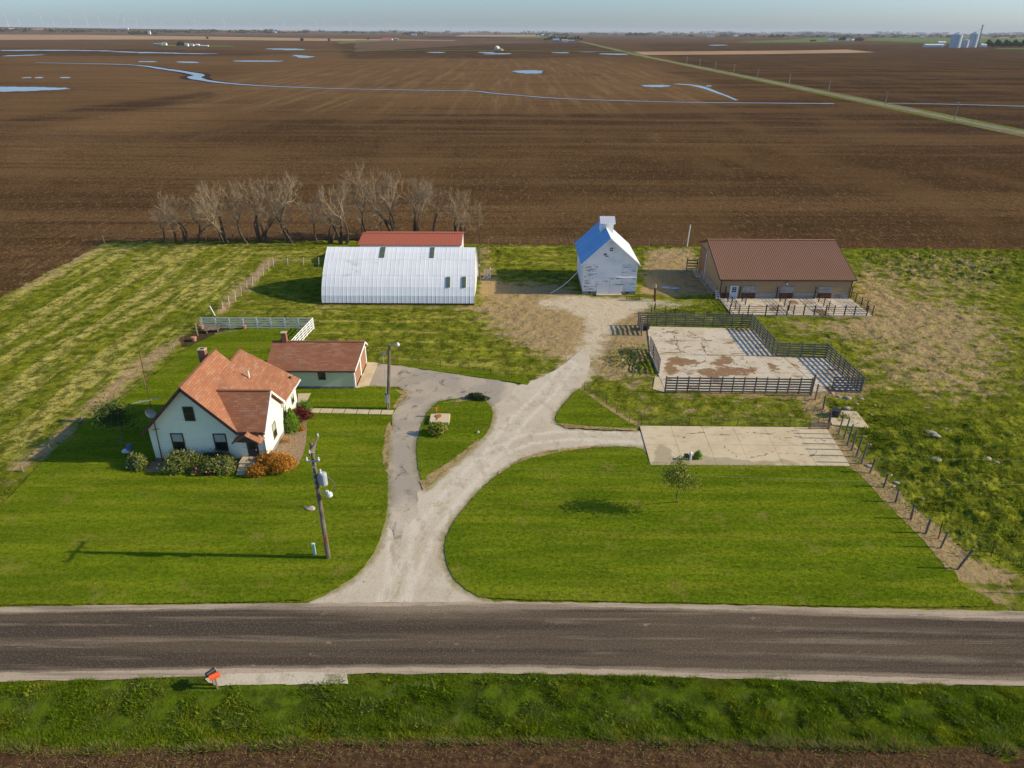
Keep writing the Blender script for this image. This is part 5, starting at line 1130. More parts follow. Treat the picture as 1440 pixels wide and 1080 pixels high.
for i in range(5): MB().plank((31.85 + i * 4.3, bry, 6.80), (31.85 + i * 4.3 + (4.25 if i < 4 else 3.75), bry, 6.80), .45, .06).link('ridge_cap', M['brown_tin'], bn)
MB().plank((31.85, 101.72, 3.14), (52.8, 101.72, 3.14), .05, .2).link('fascia', M['trim'], bn)
for a, b in (((101.75, 3.16), (bry, 6.68)), ((bry, 6.68), (116.5, 4.95))): MB().plank((31.82, a[0], a[1]), (31.82, b[0], b[1]), .05, .22).link('barge_board', M['trim'], bn)
for a, b in (((101.75, 3.16), (bry, 6.68)),): MB().plank((52.83, a[0], a[1]), (52.83, b[0], b[1]), .05, .22).link('barge_board', M['trim'], bn)
MB().box(bx0 - .04, by0 - .04, 0, bx0 + .10, by0 + .1, 3.15).link('corner_trim', M['trim'], bn); MB().box(bx1 - .10, by0 - .04, 0, bx1 + .04, by0 + .1, 3.15).link('corner_trim', M['trim'], bn)
sd = MB().box(bx0 - .09, 111.9, .1, bx0 - .02, 115.9, 4.75).link('sliding_door', M['brown_tin'], bn)
MB().box(bx0 - .10, 111.7, .1, bx0 - .015, 111.88, 4.8).link('door_jamb', M['white'], bn)
dd = MB().box(33.7, by0 - .08, .1, 34.95, by0 + .005, 2.1).link('door', M['white'], bn)
MB().box(33.88, by0 - .10, .16, 34.78, by0 - .081, 2.0).link('door_leaf', mat('pale_blue_door', (0.50, 0.60, 0.66), .5), dd)
pn = MB()
for a in (34.02, 34.36):
    for b in (1.12, 1.4, 1.68): pn.box(a, by0 - .115, b, a + .28, by0 - .101, b + .22)
pn.link('panes', M['glass'], dd)
for a, b in ((35.6, 37.7), (41.45, 43.55), (47.4, 49.5)):
    up = MB().box(a, by0 - .07, 1.02, b, by0 - .001, 2.08).link('window_shutter', M['grey_board'], bn)
    for k in range(6): MB().box(a + .03 + k * (b - a - .06) / 6, by0 - .095, 1.06, a + .01 + (k + 1) * (b - a - .06) / 6, by0 - .071, 2.04).link('board', M['grey_board'], up)
    MB().box(a, by0 - .06, .12, b, by0 - .001, 1.01).link('feed_door', M['rust'], bn)
for a, b in ((37.75, 41.4), (43.6, 47.35), (49.55, 52.2)):
    for k in range(3): MB().box(a + .03, by0 - .06, .14 + k * .29, b - .03, by0 - .001, .14 + k * .29 + .27).link('board', M['grey_board'], bn)
MB().box(32.35, by0 - .05, .14, 33.6, by0 - .001, .95).link('board', M['rust'], bn)
lm = MB().box(42.1, by0 - .3, 2.6, 42.35, by0 - .02, 2.75).link('wall_lamp', M['grey_metal'], bn); MB().lathe([(.05, 0), (.16, .02), (.16, .16), (.05, .22)], (42.22, by0 - .36, 2.5), 10).link('lamp_head', M['porcelain'], lm)
# pipe fence round the apron
def pfence(name, label, posts, rails, ph, mt_p='black_iron', mt_r='black_iron', pr=.055, rr=.028, flat=None, group=None, cat='fence', verticals=0, zb=0.0):
    """posts: ground points in order; rails: heights; every post and every rail between neighbours is a part"""
    root = thing(name, label, cat, (posts[0][0], posts[0][1], zb), group=group); o = Vector((posts[0][0], posts[0][1], zb))
    for p in posts:
        q = Vector((p[0], p[1], zb)) - o; h_ = p[2] if len(p) > 2 else ph; ln = Vector((p[3], p[4], 0)) if len(p) > 4 else Vector((random.uniform(-.02, .02), random.uniform(-.02, .02), 0))
        MB().bar(q - Vector((0, 0, .3)), q + Vector((0, 0, h_)) + ln, pr, n=6).link('post', M[mt_p], root)
    for a, b in zip(posts[:-1], posts[1:]):
        A, B = Vector((a[0], a[1], zb)) - o, Vector((b[0], b[1], zb)) - o
        for z in rails:
            j = random.uniform(-.015, .015); u = Vector((0, 0, z + j)); 
            (MB().plank(A + u, B + u, flat[0], flat[1]) if flat else MB().bar(A + u, B + u, rr, n=5)).link('rail', M[mt_r], root)
    return root
fr_posts = [at(x, y, .14) for x, y in ((1027, 444.5), (1053, 444.5), (1078, 444.8), (1094, 445), (1108, 445), (1132, 445.5), (1147, 445.8), (1163, 446), (1190, 446.3), (1204, 446.5), (1222, 447))]
pfence('apron_fence', 'black iron pipe fence along the front of the barn apron', [(p.x, 95.0 - .02 * i) for i, p in enumerate(fr_posts)], (.35, .65, .95, 1.25), 1.55, pr=.09, rr=.035, zb=.14, group='pipe fences on the barn apron')
for i, (xx, lb) in enumerate(((33.0, 'black pipe fence at the left end of the barn apron'), (35.2, 'short black pipe fence beside the pale blue barn door'), (41.0, 'black pipe divider left of the middle barn shutter'), (46.9, 'black pipe divider left of the right-hand barn shutter'), (52.55, 'black pipe fence at the right end of the barn apron'))):
    ys_ = (102.0, 100.4, 98.6, 96.9, 95.1) if i in (0, 2, 3, 4) else (102.0, 100.5, 99.0)
    pfence('divider_fence', lb, [(xx + .05 * k, y_, 1.9 if k in (0, ) else 1.5) for k, y_ in enumerate(ys_)], (.35, .65, .95, 1.25), 1.5, pr=.075, rr=.035, zb=.14, group='pipe fences on the barn apron')
# gates leaning on the barn's left wall
for i, (a, b) in enumerate(((103.3, 107.6), (107.9, 111.6))):
    g_ = thing('leaning_gate', ['grey steel farm gate leaning near the front corner of the tan barn', 'grey steel farm gate leaning on the tan barn beside its dark sliding door'][i], 'gate', (31.3, a, 0), group='gates leaning on the barn wall')
    for k in range(6): MB().bar((.08 * k, 0, .2 + k * .26), (.08 * k, b - a, .2 + k * .26), .03, n=5).link('rail', M['grey_metal'], g_)
    for yv in (0, (b - a) / 2, b - a): MB().bar((0, yv, .15), (.42, yv, 1.6), .035, n=5).link('upright', M['grey_metal'], g_)
ld = thing('wooden_steps', 'small pale wooden steps at the front left corner of the tan barn', 'steps', (31.6, 102.0, 0))
for sx in (0, .6): MB().plank((sx, -.3, 0), (sx, .5, 1.3), .06, .12).link('stringer', M['porcelain'], ld)
for k in range(4): MB().box(.03, -.3 + k * .2, .2 + k * .3, .57, -.05 + k * .2, .26 + k * .3).link('tread', M['porcelain'], ld)
gt = thing('short_fence', 'short dark board fence at the back left corner of the tan barn', 'fence', (30.2, 116.2, 0))
MB().bar((0, 0, -.2), (0, 0, 2.2), .1).link('post', M['pipe'], gt); MB().bar((1.8, 0, -.2), (1.8, 0, 2.2), .1).link('post', M['pipe'], gt)
for k in range(4): MB().plank((0, -.12, .4 + .5 * k), (1.8, -.12, .4 + .5 * k), .05, .2).link('rail', M['pipe'], gt)
slab_struct('door_ramp', [at(*p) for p in [(973, 379), (981, 379), (986, 390), (979, 390)]], .06, .2, M['concrete'])
for i, p in enumerate(((936.5, 404.5), (948.5, 405.5))):
    c = at(*p); sheet('puddle', outline(smooth([(c.x - .8, c.y - .5), (c.x + .8, c.y - .4), (c.x + .9, c.y + .4), (c.x - .7, c.y + .5)]), .1, .1, i), .02, M['water'])
# ------------------------------------------------------------------ corral of grey boards round the feedlot pad
def vec(px, py): p = at(px, py); return (p.x, p.y)
def seg(a, b, n): return [(a[0] + (b[0] - a[0]) * i / n, a[1] + (b[1] - a[1]) * i / n) for i in range(n + 1)]
CR = (.22, .55, .88, 1.21, 1.54, 1.87); FL = (.05, .17)
NW, NE = (17.75, 91.0), (33.5, 90.5); NE2 = (33.75, 80.6); SE0 = (39.9, 80.1); SE1 = (40.3, 70.8)
pfence('corral_fence', 'long dark board corral fence along the far side of the feedlot pad', seg(NW, NE, 12), CR, 2.1, 'pipe', 'pipe', .085, flat=FL, group='dark board fences round the feedlot pad')
pfence('corral_fence', 'dark board corral fence running toward the road beside striped shadows', seg(NE, NE2, 8), CR, 2.1, 'pipe', 'pipe', .085, flat=FL, group='dark board fences round the feedlot pad')
pfence('corral_fence', 'short dark board corral fence facing the road in the middle of the pad', seg(NE2, SE0, 4), CR, 2.1, 'pipe', 'pipe', .085, flat=FL, group='dark board fences round the feedlot pad')
pfence('corral_fence', 'rightmost dark board corral fence running toward the road', seg(SE0, SE1, 8), CR, 2.1, 'pipe', 'pipe', .085, flat=FL, group='dark board fences round the feedlot pad')
pfence('corral_gate', 'short closed dark board gate at the near right corner of the feedlot', seg((36.9, 70.9), SE1, 2), CR, 2.0, 'pipe', 'pipe', .07, flat=FL, cat='gate', group='dark board fences round the feedlot pad')
pfence('corral_fence', 'long dark board corral fence on the near side of the feedlot', seg((17.6, 70.6), (34.2, 70.35), 13), CR, 2.1, 'pipe', 'pipe', .085, flat=FL, group='dark board fences round the feedlot pad')
pfence('corral_fence', 'short dark board fence at the far left corner of the feedlot', seg(NW, (17.7, 87.4), 2), CR, 2.1, 'pipe', 'pipe', .085, flat=FL, group='dark board fences round the feedlot pad')
pfence('corral_gate', 'leaning dark board gate on the left side of the feedlot', [(*vec(912.5, 492), 2.0, -.25, 0), (*vec(919, 505), 2.0, -.2, 0), (*vec(927, 526), 2.0, -.3, 0)], CR, 2.0, 'pipe', 'pipe', .07, flat=FL, cat='gate', group='dark board fences round the feedlot pad')
pg = thing('gate_post', 'tall grey post by the gap in the near corral fence', 'post', (*vec(1140, 556.5), 0)); MB().bar((0, 0, -.3), (.05, 0, 2.7), .11, n=7).link('post', M['pipe'], pg)
MB().bar((0, 0, 2.55), (.05, 0, 2.58), .13, n=7).link('iron_band', M['rust'], pg)
tk = thing('water_tub', 'dark round stock tub in the far left corner of the feedlot', 'tub', (18.6, 89.6, .1))
MB().lathe([(.55, 0), (.6, .55), (.52, .55), (.48, .1)], (0, 0, 0), 14).link('tub', M['black_box'], tk); MB().lathe([(.63, .5), (.63, .58), (.52, .58)], (0, 0, 0), 14).link('rim', M['black_box'], tk)

# ------------------------------------------------------------------ white board fence behind the house
wf = thing('board_fence', 'white four-rail board fence at the back of the house lawn', 'fence', (-43.0, 89.1, 0))
for i in range(9):
    x = i * (15.3 / 8); MB().plank((x, 0, -.1), (x, 0, 1.65), .14, .14).link('post', M['white'], wf)
for i in range(8):
    for z in (.25, .60, .95, 1.30, 1.62): MB().plank((i * 15.3 / 8 + .07, -.05, z), ((i + 1) * 15.3 / 8 - .07, -.05, z), .04, .14).link('rail', M['white'], wf)
wf2 = thing('board_fence', 'sunlit white board fence running from the back fence to the garage', 'fence', (-27.6, 89.2, 0))
for i in range(7):
    t = i / 6; q = Vector((-.75 * t, -7.8 * t, 0)); MB().plank(q + Vector((0, 0, -.1)), q + Vector((0, 0, 1.65)), .14, .14).link('post', M['white'], wf2)
    if i < 6:
        q2 = Vector((-.75 * (i + 1) / 6, -7.8 * (i + 1) / 6, 0))
        for z in (.25, .60, .95, 1.30, 1.62): MB().plank(q + Vector((.07, 0, z)), q2 + Vector((.07, 0, z)), .04, .14).link('rail', M['white'], wf2)

# ------------------------------------------------------------------ wire fences on posts
def wfence(name, label, pts, pr, mt_p, wires, h=1.3, cat='fence', wr=.008, **k):
    """pts: (base px, base py, top px, top py)"""
    b0 = at(pts[0][0], pts[0][1]); root = thing(name, label, cat, (b0.x, b0.y, 0), **k); B = []; Tp = []
    for p in pts:
        b = at(p[0], p[1]); t = aty(p[2], p[3], b.y) if len(p) > 2 else b + Vector((random.uniform(-.06, .06), 0, h * random.uniform(.9, 1.1)))
        B.append(b - b0); Tp.append(t - b0)
        MB().bar(b - b0 - Vector((0, 0, .4)), t - b0, pr * random.uniform(.85, 1.15), n=7).link('post', M[mt_p], root)
    for i in range(len(B) - 1):
        for f in wires:
            MB().bar(B[i].lerp(Tp[i], f), B[i + 1].lerp(Tp[i + 1], f), wr, n=3, cap=False).link('wire', M['wire'], root)
    return root
E_ = lambda x, y: (1120 + x / 3.6, 560 + y / 3.6)
ep = [((170, 125), (178, 60)), ((212, 185), (240, 82)), ((237, 208), (270, 103)), ((257, 237), (288, 133)), ((278, 265), (308, 160)), ((301, 296), (337, 190)), ((328, 330), (362, 227)), ((370, 378), (400, 308)), ((440, 450), (466, 380)), ((503, 527), (520, 455)), ((581, 612), (598, 535)), ((654, 685), (680, 610)), ((728, 758), (768, 675)), ((808, 865), (895, 765))]
wfence('post_fence', 'wire fence on grey wooden posts between the big lawn and the right pasture', [(*E_(*a), *E_(*b)) for a, b in ep], .085, 'pole_wood', (.35, .65, .92))
wfence('post_fence', 'thin iron-post wire fence beside the rusty dead grass at lower right', [(*E_(720, 712), *E_(740, 625)), (*E_(985, 803), *E_(1008, 720)), (1482, 835, 1492, 800)], .04, 'rust', (.5, .9))
wfence('post_fence', 'short run of grey posts from the corral gap to the pasture fence', [(1146, 563, 1151, 540), (1157, 578, 1161, 556), (1167, 595, 1169, 575)], .085, 'pole_wood', (.4, .8))
L_ = lambda x, y: (x / 2.7, 320 + y / 2.7)
wfence('post_fence', 'pale post and wire fence running back from the white fence toward the bare trees', [(*L_(845, 308), *L_(842, 280)), (*L_(869, 297), *L_(866, 262)), (*L_(893, 280), *L_(890, 240)), (*L_(915, 258), *L_(913, 222)), (*L_(936, 230), *L_(935, 202)), (*L_(957, 220), *L_(956, 184)), (*L_(978, 205), *L_(977, 166)), (*L_(999, 182), *L_(997, 148)), (*L_(1018, 165), *L_(1016, 130)), (*L_(1033, 148), *L_(1032, 115))], .09, 'pale_wood', (.35, .65, .92))
wfence('post_fence', 'pale post and wire fence running across to the arched shed', [(*L_(1036, 148), *L_(1035, 116)), (*L_(1092, 145), *L_(1091, 115)), (*L_(1152, 143), *L_(1151, 113)), (*L_(1210, 150), *L_(1209, 113))], .09, 'pale_wood', (.35, .65, .92))
lp = thing('leaning_post', 'white post leaning to the left at the end of the pale post fence', 'post', at(*L_(818, 335)))
p_ = aty(*L_(796, 298), lp.location.y) - lp.location; MB().bar((0, 0, -.2), p_, .09, n=7).link('post', M['porcelain'], lp); MB().bar(p_ * .97, p_ * 1.0, .1, n=7).link('post_cap', M['porcelain'], lp)
wfence('post_fence', 'low wire fence along the dead grass behind the asphalt drive', [(x, y) for x, y in ((532, 509), (560, 511), (590, 513.5), (620, 517), (660, 523), (690, 527.5), (720, 533))], .035, 'rust', (.5, .95), 1.0)
wfence('post_fence', 'low wire fence along the edge of the small triangular lawn', [(x, y) for x, y in ((822, 549), (838, 560), (853, 569), (867, 580), (885, 592), (897, 599))], .035, 'rust', (.5, .95), 1.0)
wfence('post_fence', 'low wire fence between the green strip and the cracked concrete pad', [(x, y) for x, y in ((902, 598), (935, 598), (968, 598), (1000, 598.5), (1036, 599), (1072, 599.5), (1110, 600), (1150, 600))], .035, 'rust', (.5, .95), 0.9)
wfence('post_fence', 'sparse wire fence along the left edge of the house lawn', [(246, 497, 240, 478), (205, 545, 202, 532), (150, 585, 147, 570), (118, 600, 113, 582), (70, 640, 68, 625), (33, 663, 28, 653)], .05, 'old_wood', (.6, .95))
wfence('post_fence', 'sparse post and wire fence along the back of the lot under the bare trees', [(148, 344, 144, 332), (172, 338, 172, 328), (230, 338), (290, 337.5), (350, 337), (410, 337), (470, 337), (504, 337)], .07, 'old_wood', (.5, .9), 1.3)
wfence('post_fence', 'post and wire fence behind the corn crib and along the brown field', [(686, 345, 686, 336), (717, 343, 716, 333), (760, 345), (806, 345), (912, 349, 913, 335), (935, 346), (960, 346)], .08, 'old_wood', (.5, .9), 1.3)
tp = thing('fence_post', 'tall pale pole standing alone at the field edge left of the tan barn', 'post', at(966, 347)); p_ = aty(971, 316, tp.location.y) - tp.location
MB().bar((0, 0, -.3), p_, .12, n=7).link('post', M['porcelain'], tp); MB().bar(p_ * .985, p_, .14, n=7).link('cap', M['grey_metal'], tp)
for nm, lb, b, t, r, mt_ in (('rusty_post', 'tallest rusty iron post between the corn crib and the corral', (921, 423), (921.5, 400), .17, 'rust'), ('rusty_post', 'dark stub post between the crib track and the corral', (920.5, 435), (922, 424.5), .10, 'rust'), ('rusty_post', 'thin leaning stub post just behind the far left corral corner', (915, 441), (917.5, 430), .09, 'rust')):
    b_ = at(*b); r_ = thing(nm, lb, 'post', b_); q = aty(*t, b_.y) - b_; MB().bar((0, 0, -.3), q, r, n=7).link('post', M[mt_], r_); MB().bar(q * .8, q, r * 1.15, n=7).link('cap', M['stone'], r_)
rr_ = thing('hitch_rail', 'low rusty rail lying from the crib corner to the rusty post', 'rail', (17.6, 101.6, 0)); MB().bar((0, 0, .5), (4.3, .1, .55), .05, n=5).link('rail', M['rust'], rr_)
for xx in (0.1, 2.1): MB().bar((xx, 0, -.1), (xx, 0, .5), .05, n=5).link('post', M['rust'], rr_)
lp2 = thing('pallet', 'low stack of weathered rails at the near end of the corral gap', 'pallet', (*vec(1150, 603), 0))
for k in range(4): MB().plank((-1.1, -.2 + .02 * k, .12 + .2 * k), (1.2, -.1, .12 + .2 * k), .06, .12).link('rail', M['old_wood'], lp2)
for k in (-1, 1): MB().plank((k, -.14, 0), (k, -.14, .85), .1, .1).link('upright', M['old_wood'], lp2)
wt = thing('feed_tub', 'black plastic tub on the small concrete pad', 'tub', (*vec(1174, 586), .1)); MB().lathe([(.4, 0), (.46, .75), (.40, .75), (.36, .15)], (0, 0, 0), 12).link('tub', M['black_box'], wt); MB().lathe([(.49, .68), (.49, .78), (.4, .78)], (0, 0, 0), 12).link('rim', M['black_box'], wt)

# ------------------------------------------------------------------ poles
up = thing('utility_pole', 'tall brown wooden utility pole with transformer on the front lawn', 'utility pole', (-14.38, 42.26, 0))
MB().bar((0, 0, -.5), (-.02, 0, 10.7), .19, .125, n=10).link('pole', M['pole_wood'], up)
ca = MB().plank((.17, -1.25, 10.45), (.17, 1.25, 10.45), .11, .13).link('crossarm', M['pole_wood'], up)
for yy_ in (-1.15, 1.15): MB().lathe([(.05, 0), (.07, .06), (.05, .12), (.06, .2), (.03, .24)], (.17, yy_, 10.51), 8).link('insulator', M['porcelain'], ca)
for yy_ in (-.8, .8): MB().bar((.12, yy_, 10.4), (.10, 0, 9.8), .025, n=4).link('brace', M['grey_metal'], ca)
MB().plank((-.45, -.16, 9.2), (.42, -.16, 9.2), .09, .1).link('bracket', M['grey_metal'], up)
for xx in (-.45, .40): MB().lathe([(.06, 0), (.09, .08), (.05, .16), (.08, .24), (.03, .3)], (xx, -.16, 9.24), 8).link('insulator', M['porcelain'], up)
tr = MB().lathe([(.24, 0), (.27, .05), (.27, .95), (.22, 1.05), (.05, 1.1)], (.55, -.12, 7.1), 14).link('transformer', M['transformer'], up)
MB().lathe([(.07, 0), (.09, .1), (.06, .2), (.08, .3), (.03, .36)], (.42, -.2, 8.15), 8).link('bushing', M['porcelain'], tr); MB().box(.12, -.18, 7.3, .30, -.06, 7.9).link('mount', M['grey_metal'], tr)
cv = MB(); pr = Vector((.8, -.12, 7.9))
for i in range(1, 10):
    t = i / 9; q = Vector((.8 + .55 * math.sin(t * math.pi), -.12, 7.9 - 1.7 * t)); cv.bar(pr, q, .02, n=4, cap=False); pr = q
cv.link('cable', M['wire'], tr)
fl = MB().bar((.1, -.1, 6.35), (.75, -.16, 6.45), .035, n=6).link('lamp_arm', M['grey_metal'], up)
MB().lathe([(.08, .18), (.2, .1), (.24, -.12), (.2, -.2)], (.85, -.18, 6.3), 10).link('lamp_head', M['porcelain'], fl); MB().box(.62, -.3, 6.42, .80, -.1, 6.62).link('lamp_box', M['porcelain'], fl)
MB().box(-.13, -.215, 1.75, .13, -.20, 2.35).link('sign', M['red_sign'], up)
MB().plank((-.17, -.16, 3), (-.15, -.16, 9), .03, .02).link('ground_wire', M['wire'], up)
for z in (7.0, 7.5, 8.0, 8.6): MB().box(-.16, -.2, z, .0, -.15, z + .12).link('bolt_plate', M['grey_metal'], up)
for i, (z, y_) in enumerate(((10.75, 1.15), (9.45, -.16))):
    mb = MB()
    for s in (-1, 1):
        pr = None
        for k in range(25):
            t = k / 24; q = Vector((-14.1 + s * 85 * t, 42.26 + y_ + 1.2 * t * (1 if s > 0 else 0), z - 3.0 * 4 * (t * .5) * (1 - t * .5)))
            if pr is not None: mb.bar(pr, q, .0035, n=3, cap=False)
            pr = q
    mb.link('power_line', M['wire'], None, label=['upper overhead power line crossing the whole front lawn', 'lower overhead power line crossing the front lawn at insulator height'][i], cat='cable')
wc = thing('telephone_pedestal', 'short pale green telephone post beside the utility pole', 'post', at(443, 781)); MB().box(-.1, -.07, 0, .1, .07, 1.1).link('body', M['teal'], wc); MB().box(-.12, -.09, 1.1, .12, .09, 1.2).link('cap', M['porcelain'], wc)
yl = thing('yard_light', 'wooden yard light pole beside the asphalt drive', 'lamp post', (*vec(545.5, 575), 0))
q = aty(547.5, 484, yl.location.y) - yl.location; MB().bar((0, 0, -.4), q, .20, .15, n=9).link('pole', M['pole_wood'], yl)
MB().bar(q + Vector((0, -.1, -.15)), q + Vector((.75, -.15, .12)), .03, n=6).link('lamp_arm', M['grey_metal'], yl)
lh = MB().lathe([(.16, -.22), (.22, -.05), (.14, .12), (.05, .2)], q + Vector((.9, -.15, .08)), 12).link('lamp_head', M['porcelain'], yl); MB().lathe([(.10, -.30), (.15, -.22)], q + Vector((.9, -.15, .08)), 10).link('lens', M['glass'], lh)
mb_ = MB().box(-.17, -.34, .9, .17, -.19, 1.9).link('meter_box', M['grey_metal'], yl); MB().lathe([(.12, 0), (.12, .1)], (0, -.3, 1.92), 10).link('meter', M['glass'], mb_)
MB().bar((.02, -.2, 0), (.04, -.2, 6.5), .03, n=6).link('conduit', M['grey_metal'], yl); MB().box(.0, -.3, 6.6, .3, -.18, 7.0).link('breaker', M['grey_metal'], yl)
# TV mast
ms_ = thing('antenna_mast', 'tall thin rusty antenna mast standing at the left corner of the house', 'antenna', at(229, 651)); q = aty(195.5, 493, ms_.location.y) - ms_.location
MB().bar((0, 0, 0), q, .055, .03, n=6).link('mast', M['rust'], ms_)
def alongm(f): return q * f
a1 = alongm(.57)
MB().bar(a1 + Vector((-1.3, 0, -.1)), a1 + Vector((1.0, .1, .25)), .03, n=4).link('boom', M['grey_metal'], ms_)
for k in range(7):
    c = a1 + Vector((-1.2 + k * .32, 0, -.1 + .05 * k)); MB().bar(c + Vector((-.1, -.55 + .05 * k, .15)), c + Vector((.1, .55 - .05 * k, -.15)), .018, n=4).link('element', M['grey_metal'], ms_)
mb = MB(); c = alongm(.48) + Vector((.05, -.12, 0)); k0 = len(mb.v)
for r in range(4):
    for t in range(14): mb.v.append(tuple(c + Vector((.15 * r * 1.15 * math.cos(t / 14 * 2 * math.pi), -.05 * r * r * .5, .15 * r * 1.15 * math.sin(t / 14 * 2 * math.pi)))))
for r in range(3):
    for t in range(14): mb.f.append((r * 14 + t, r * 14 + (t + 1) % 14, (r + 1) * 14 + (t + 1) % 14, (r + 1) * 14 + t))
mb.link('dish', M['wire'], ms_)
MB().bar(alongm(.31) + Vector((-.3, 0, 0)), alongm(.31) + Vector((.7, .4, .05)), .03, n=4).link('wall_bracket', M['rust'], ms_)
# mailboxes
for i, (px_, py_, rz, mt_, lb) in enumerate(((301, 963, 1.15, 'black_box', 'black mailbox on a post beside the road'), (306, 968, .85, 'orange', 'bright orange newspaper box in front of the black mailbox'))):
    b_ = at(px_, py_); r_ = thing('mailbox', lb, 'mailbox', b_, rz - .25)
    MB().plank((0, 0, -.3), (0, 0, .98), .1, .1).link('post', M['old_wood'], r_)
    pts = [(-.14, 1.0), (.14, 1.0), (.14, 1.16)] + [(.14 * math.cos(a), 1.16 + .14 * math.sin(a)) for a in np.linspace(.4, math.pi - .4, 5)] + [(-.14, 1.16)]
    sc_ = 1.0; pts = [(a * sc_, 1.0 + (b - 1) * sc_) for a, b in pts]
    bd = MB()
    n0 = len(bd.v); k_ = len(pts); bd.prism([(a, b) for a, b in pts], 'y', -.30, .30)
    v2 = [(y, x, z) for x, y, z in bd.v]; bd.v = v2; bd.f = [tuple(reversed(f)) for f in bd.f]
    bd.link('body', M[mt_], r_)
    fp = MB().prism([(a * .92, b) for a, b in pts], 'y', .301, .32); fp.v = [(y, x, z) for x, y, z in fp.v]; fp.f = [tuple(reversed(f)) for f in fp.f]; fp.link('door', M[mt_ if mt_ == 'orange' else 'grey_metal'], r_)
# well cover with marker
wl = thing('well_cover', 'pale concrete well slab with round rusty lid on the island lawn', 'well cover', (*vec(619, 592), 0))
MB().box(-1.05, -.95, 0, 1.0, .95, .38).link('slab', M['concrete'], wl); MB().lathe([(.36, .38), (.36, .44), (.3, .46)], (-.2, .35, 0), 16).link('lid', mat('rusty_lid', (.42, .13, .05), .8), wl)
hy = thing('marker_post', 'thin post with small red head behind the well slab', 'marker', (*vec(613.5, 586), 0)); MB().bar((0, 0, 0), (0, 0, .75), .045, n=6).link('stem', M['old_wood'], hy); MB().lathe([(.07, .7), (.13, .8), (.13, 1.05), (.05, 1.12)], (0, 0, 0), 8).link('head', M['red_sign'], hy)
# garden bits behind the house
for i, (x, y, lb) in enumerate(((284, 461.5, 'terracotta pot at the left end of the white fence'), (344, 461.5, 'terracotta pot in front of the middle of the white fence'), (273.5, 478.5, 'terracotta pot at the dark edge of the back lawn'))):
    r_ = thing('flower_pot', lb, 'pot', at(x, y + 1)); MB().lathe([(.24, 0), (.34, .5), (.28, .5), (.25, .4)], (0, 0, 0), 12).link('pot', M['terracotta'], r_); MB().lathe([(.37, .45), (.37, .58), (.3, .58)], (0, 0, 0), 12).link('rim', M['terracotta'], r_)
bc = thing('garden_bench', 'weathered low garden bench lying in front of the white fence', 'bench', (*vec(299, 467), 0), .35)
for k in range(3): MB().plank((-1.0, -.25 + k * .25, .48 + .02 * k), (1.0, -.25 + k * .25, .48 + .02 * k), .2, .05).link('plank', M['old_wood'], bc)
for k in (-.7, .7): MB().box(k - .06, -.3, 0, k + .06, .3, .45).link('leg', M['old_wood'], bc)
for k in range(2): MB().plank((-1.0, .38, .65 + k * .2), (1.0, .38, .65 + k * .2), .05, .15).link('backrest_board', M['old_wood'], bc)
bo = MB().plank((-1.5, -.5, .08), (1.3, .35, .1), .25, .08).link('loose_board', M['old_wood'], None, label='long loose board lying right of the garden bench', cat='board'); bo.location = (*vec(319, 468), 0)
for nm, lb, b, t in (('wood_post', 'dark wooden post left of the terracotta pot by the white fence', (281, 459), (280, 449)), ('wood_post', 'leaning wooden post at the corner of the back lawn', (278, 471), (274, 455))):
    b_ = at(*b); r_ = thing(nm, lb, 'post', b_); q = aty(*t, b_.y) - b_; MB().bar((0, 0, -.3), q, .11, n=6).link('post', M['old_wood'], r_); MB().bar(q * .95, q, .12, n=6).link('cap', M['old_wood'], r_)
lw = thing('propane_box', 'small white box standing left of the house beside the cream bush', 'box', (*vec(180, 637), 0)); MB().box(-.45, -.2, .1, .2, .2, .35).link('body', M['white'], lw); MB().box(.05, -.15, .35, .45, .25, .95).link('drum', mat('dull_blue', (.10, .16, .22), .6), lw)
# items round the arched shed's right end
cart = thing('loading_rack', 'small pale metal rack beside the right end of the arched shed', 'rack', (*vec(682, 391), 0))
for a, b in (((0, 0, 0), (0, 0, 1.5)), ((.9, 0, 0), (.9, 0, 1.9)), ((0, 0, 1.0), (.9, 0, 1.0)), ((0, 0, .3), (.9, 0, .3)), ((.45, 0, .3), (.45, 0, 1.4)), ((.9, 0, .25), (.3, -.7, .1)), ((0, 0, .25), (-.4, -.7, .1))): MB().bar(a, b, .06, n=5).link('bar', M['porcelain'], cart)
hp = thing('shed_pole', 'thin dark wooden pole standing close to the right end of the arched shed', 'pole', (*vec(675, 394), 0)); q = aty(674, 344, hp.location.y) - hp.location; MB().bar((0, 0, -.3), q, .14, .1, n=7).link('pole', M['pole_wood'], hp); MB().box(-.2, -.2, 2.4, .05, .1, 2.8).link('box', M['grey_metal'], hp)

# ------------------------------------------------------------------ stones
def rock(label, px_, py_, sx, sy, sz, mt='stone', name='rock', seed=0, rz=0.0, group=None):
    bm = bmesh.new(); bmesh.ops.create_icosphere(bm, subdivisions=2, radius=1)
    for v in bm.verts:
        n_ = float(fbm(np.array(v.co.x * 1.3 + seed * 3.1), np.array(v.co.y * 1.3 + v.co.z * 1.7 + seed), seed, 3)); f_ = .55 + .45 * n_
        f_ *= .85; v.co = Vector((v.co.x * sx * f_, v.co.y * sy * f_, max(-.25, v.co.z) * sz * f_))
    me = bpy.data.meshes.new(name); bm.to_mesh(me); bm.free(); me.materials.append(M[mt])
    o = link(name, me, None, label=label, cat='rock', group=group); o.location = at(px_, py_); o.rotation_euler = (0, 0, rz); return o
rock('pale boulder lying on the lawn left of the utility pole', 437, 716, .75, .5, .42, 'stone', 'boulder', 1, -.3)
rock('dark flat stone leaning on the pale boulder on the front lawn', 429, 714, .7, .22, .25, 'old_wood', 'boulder', 2, -.6)
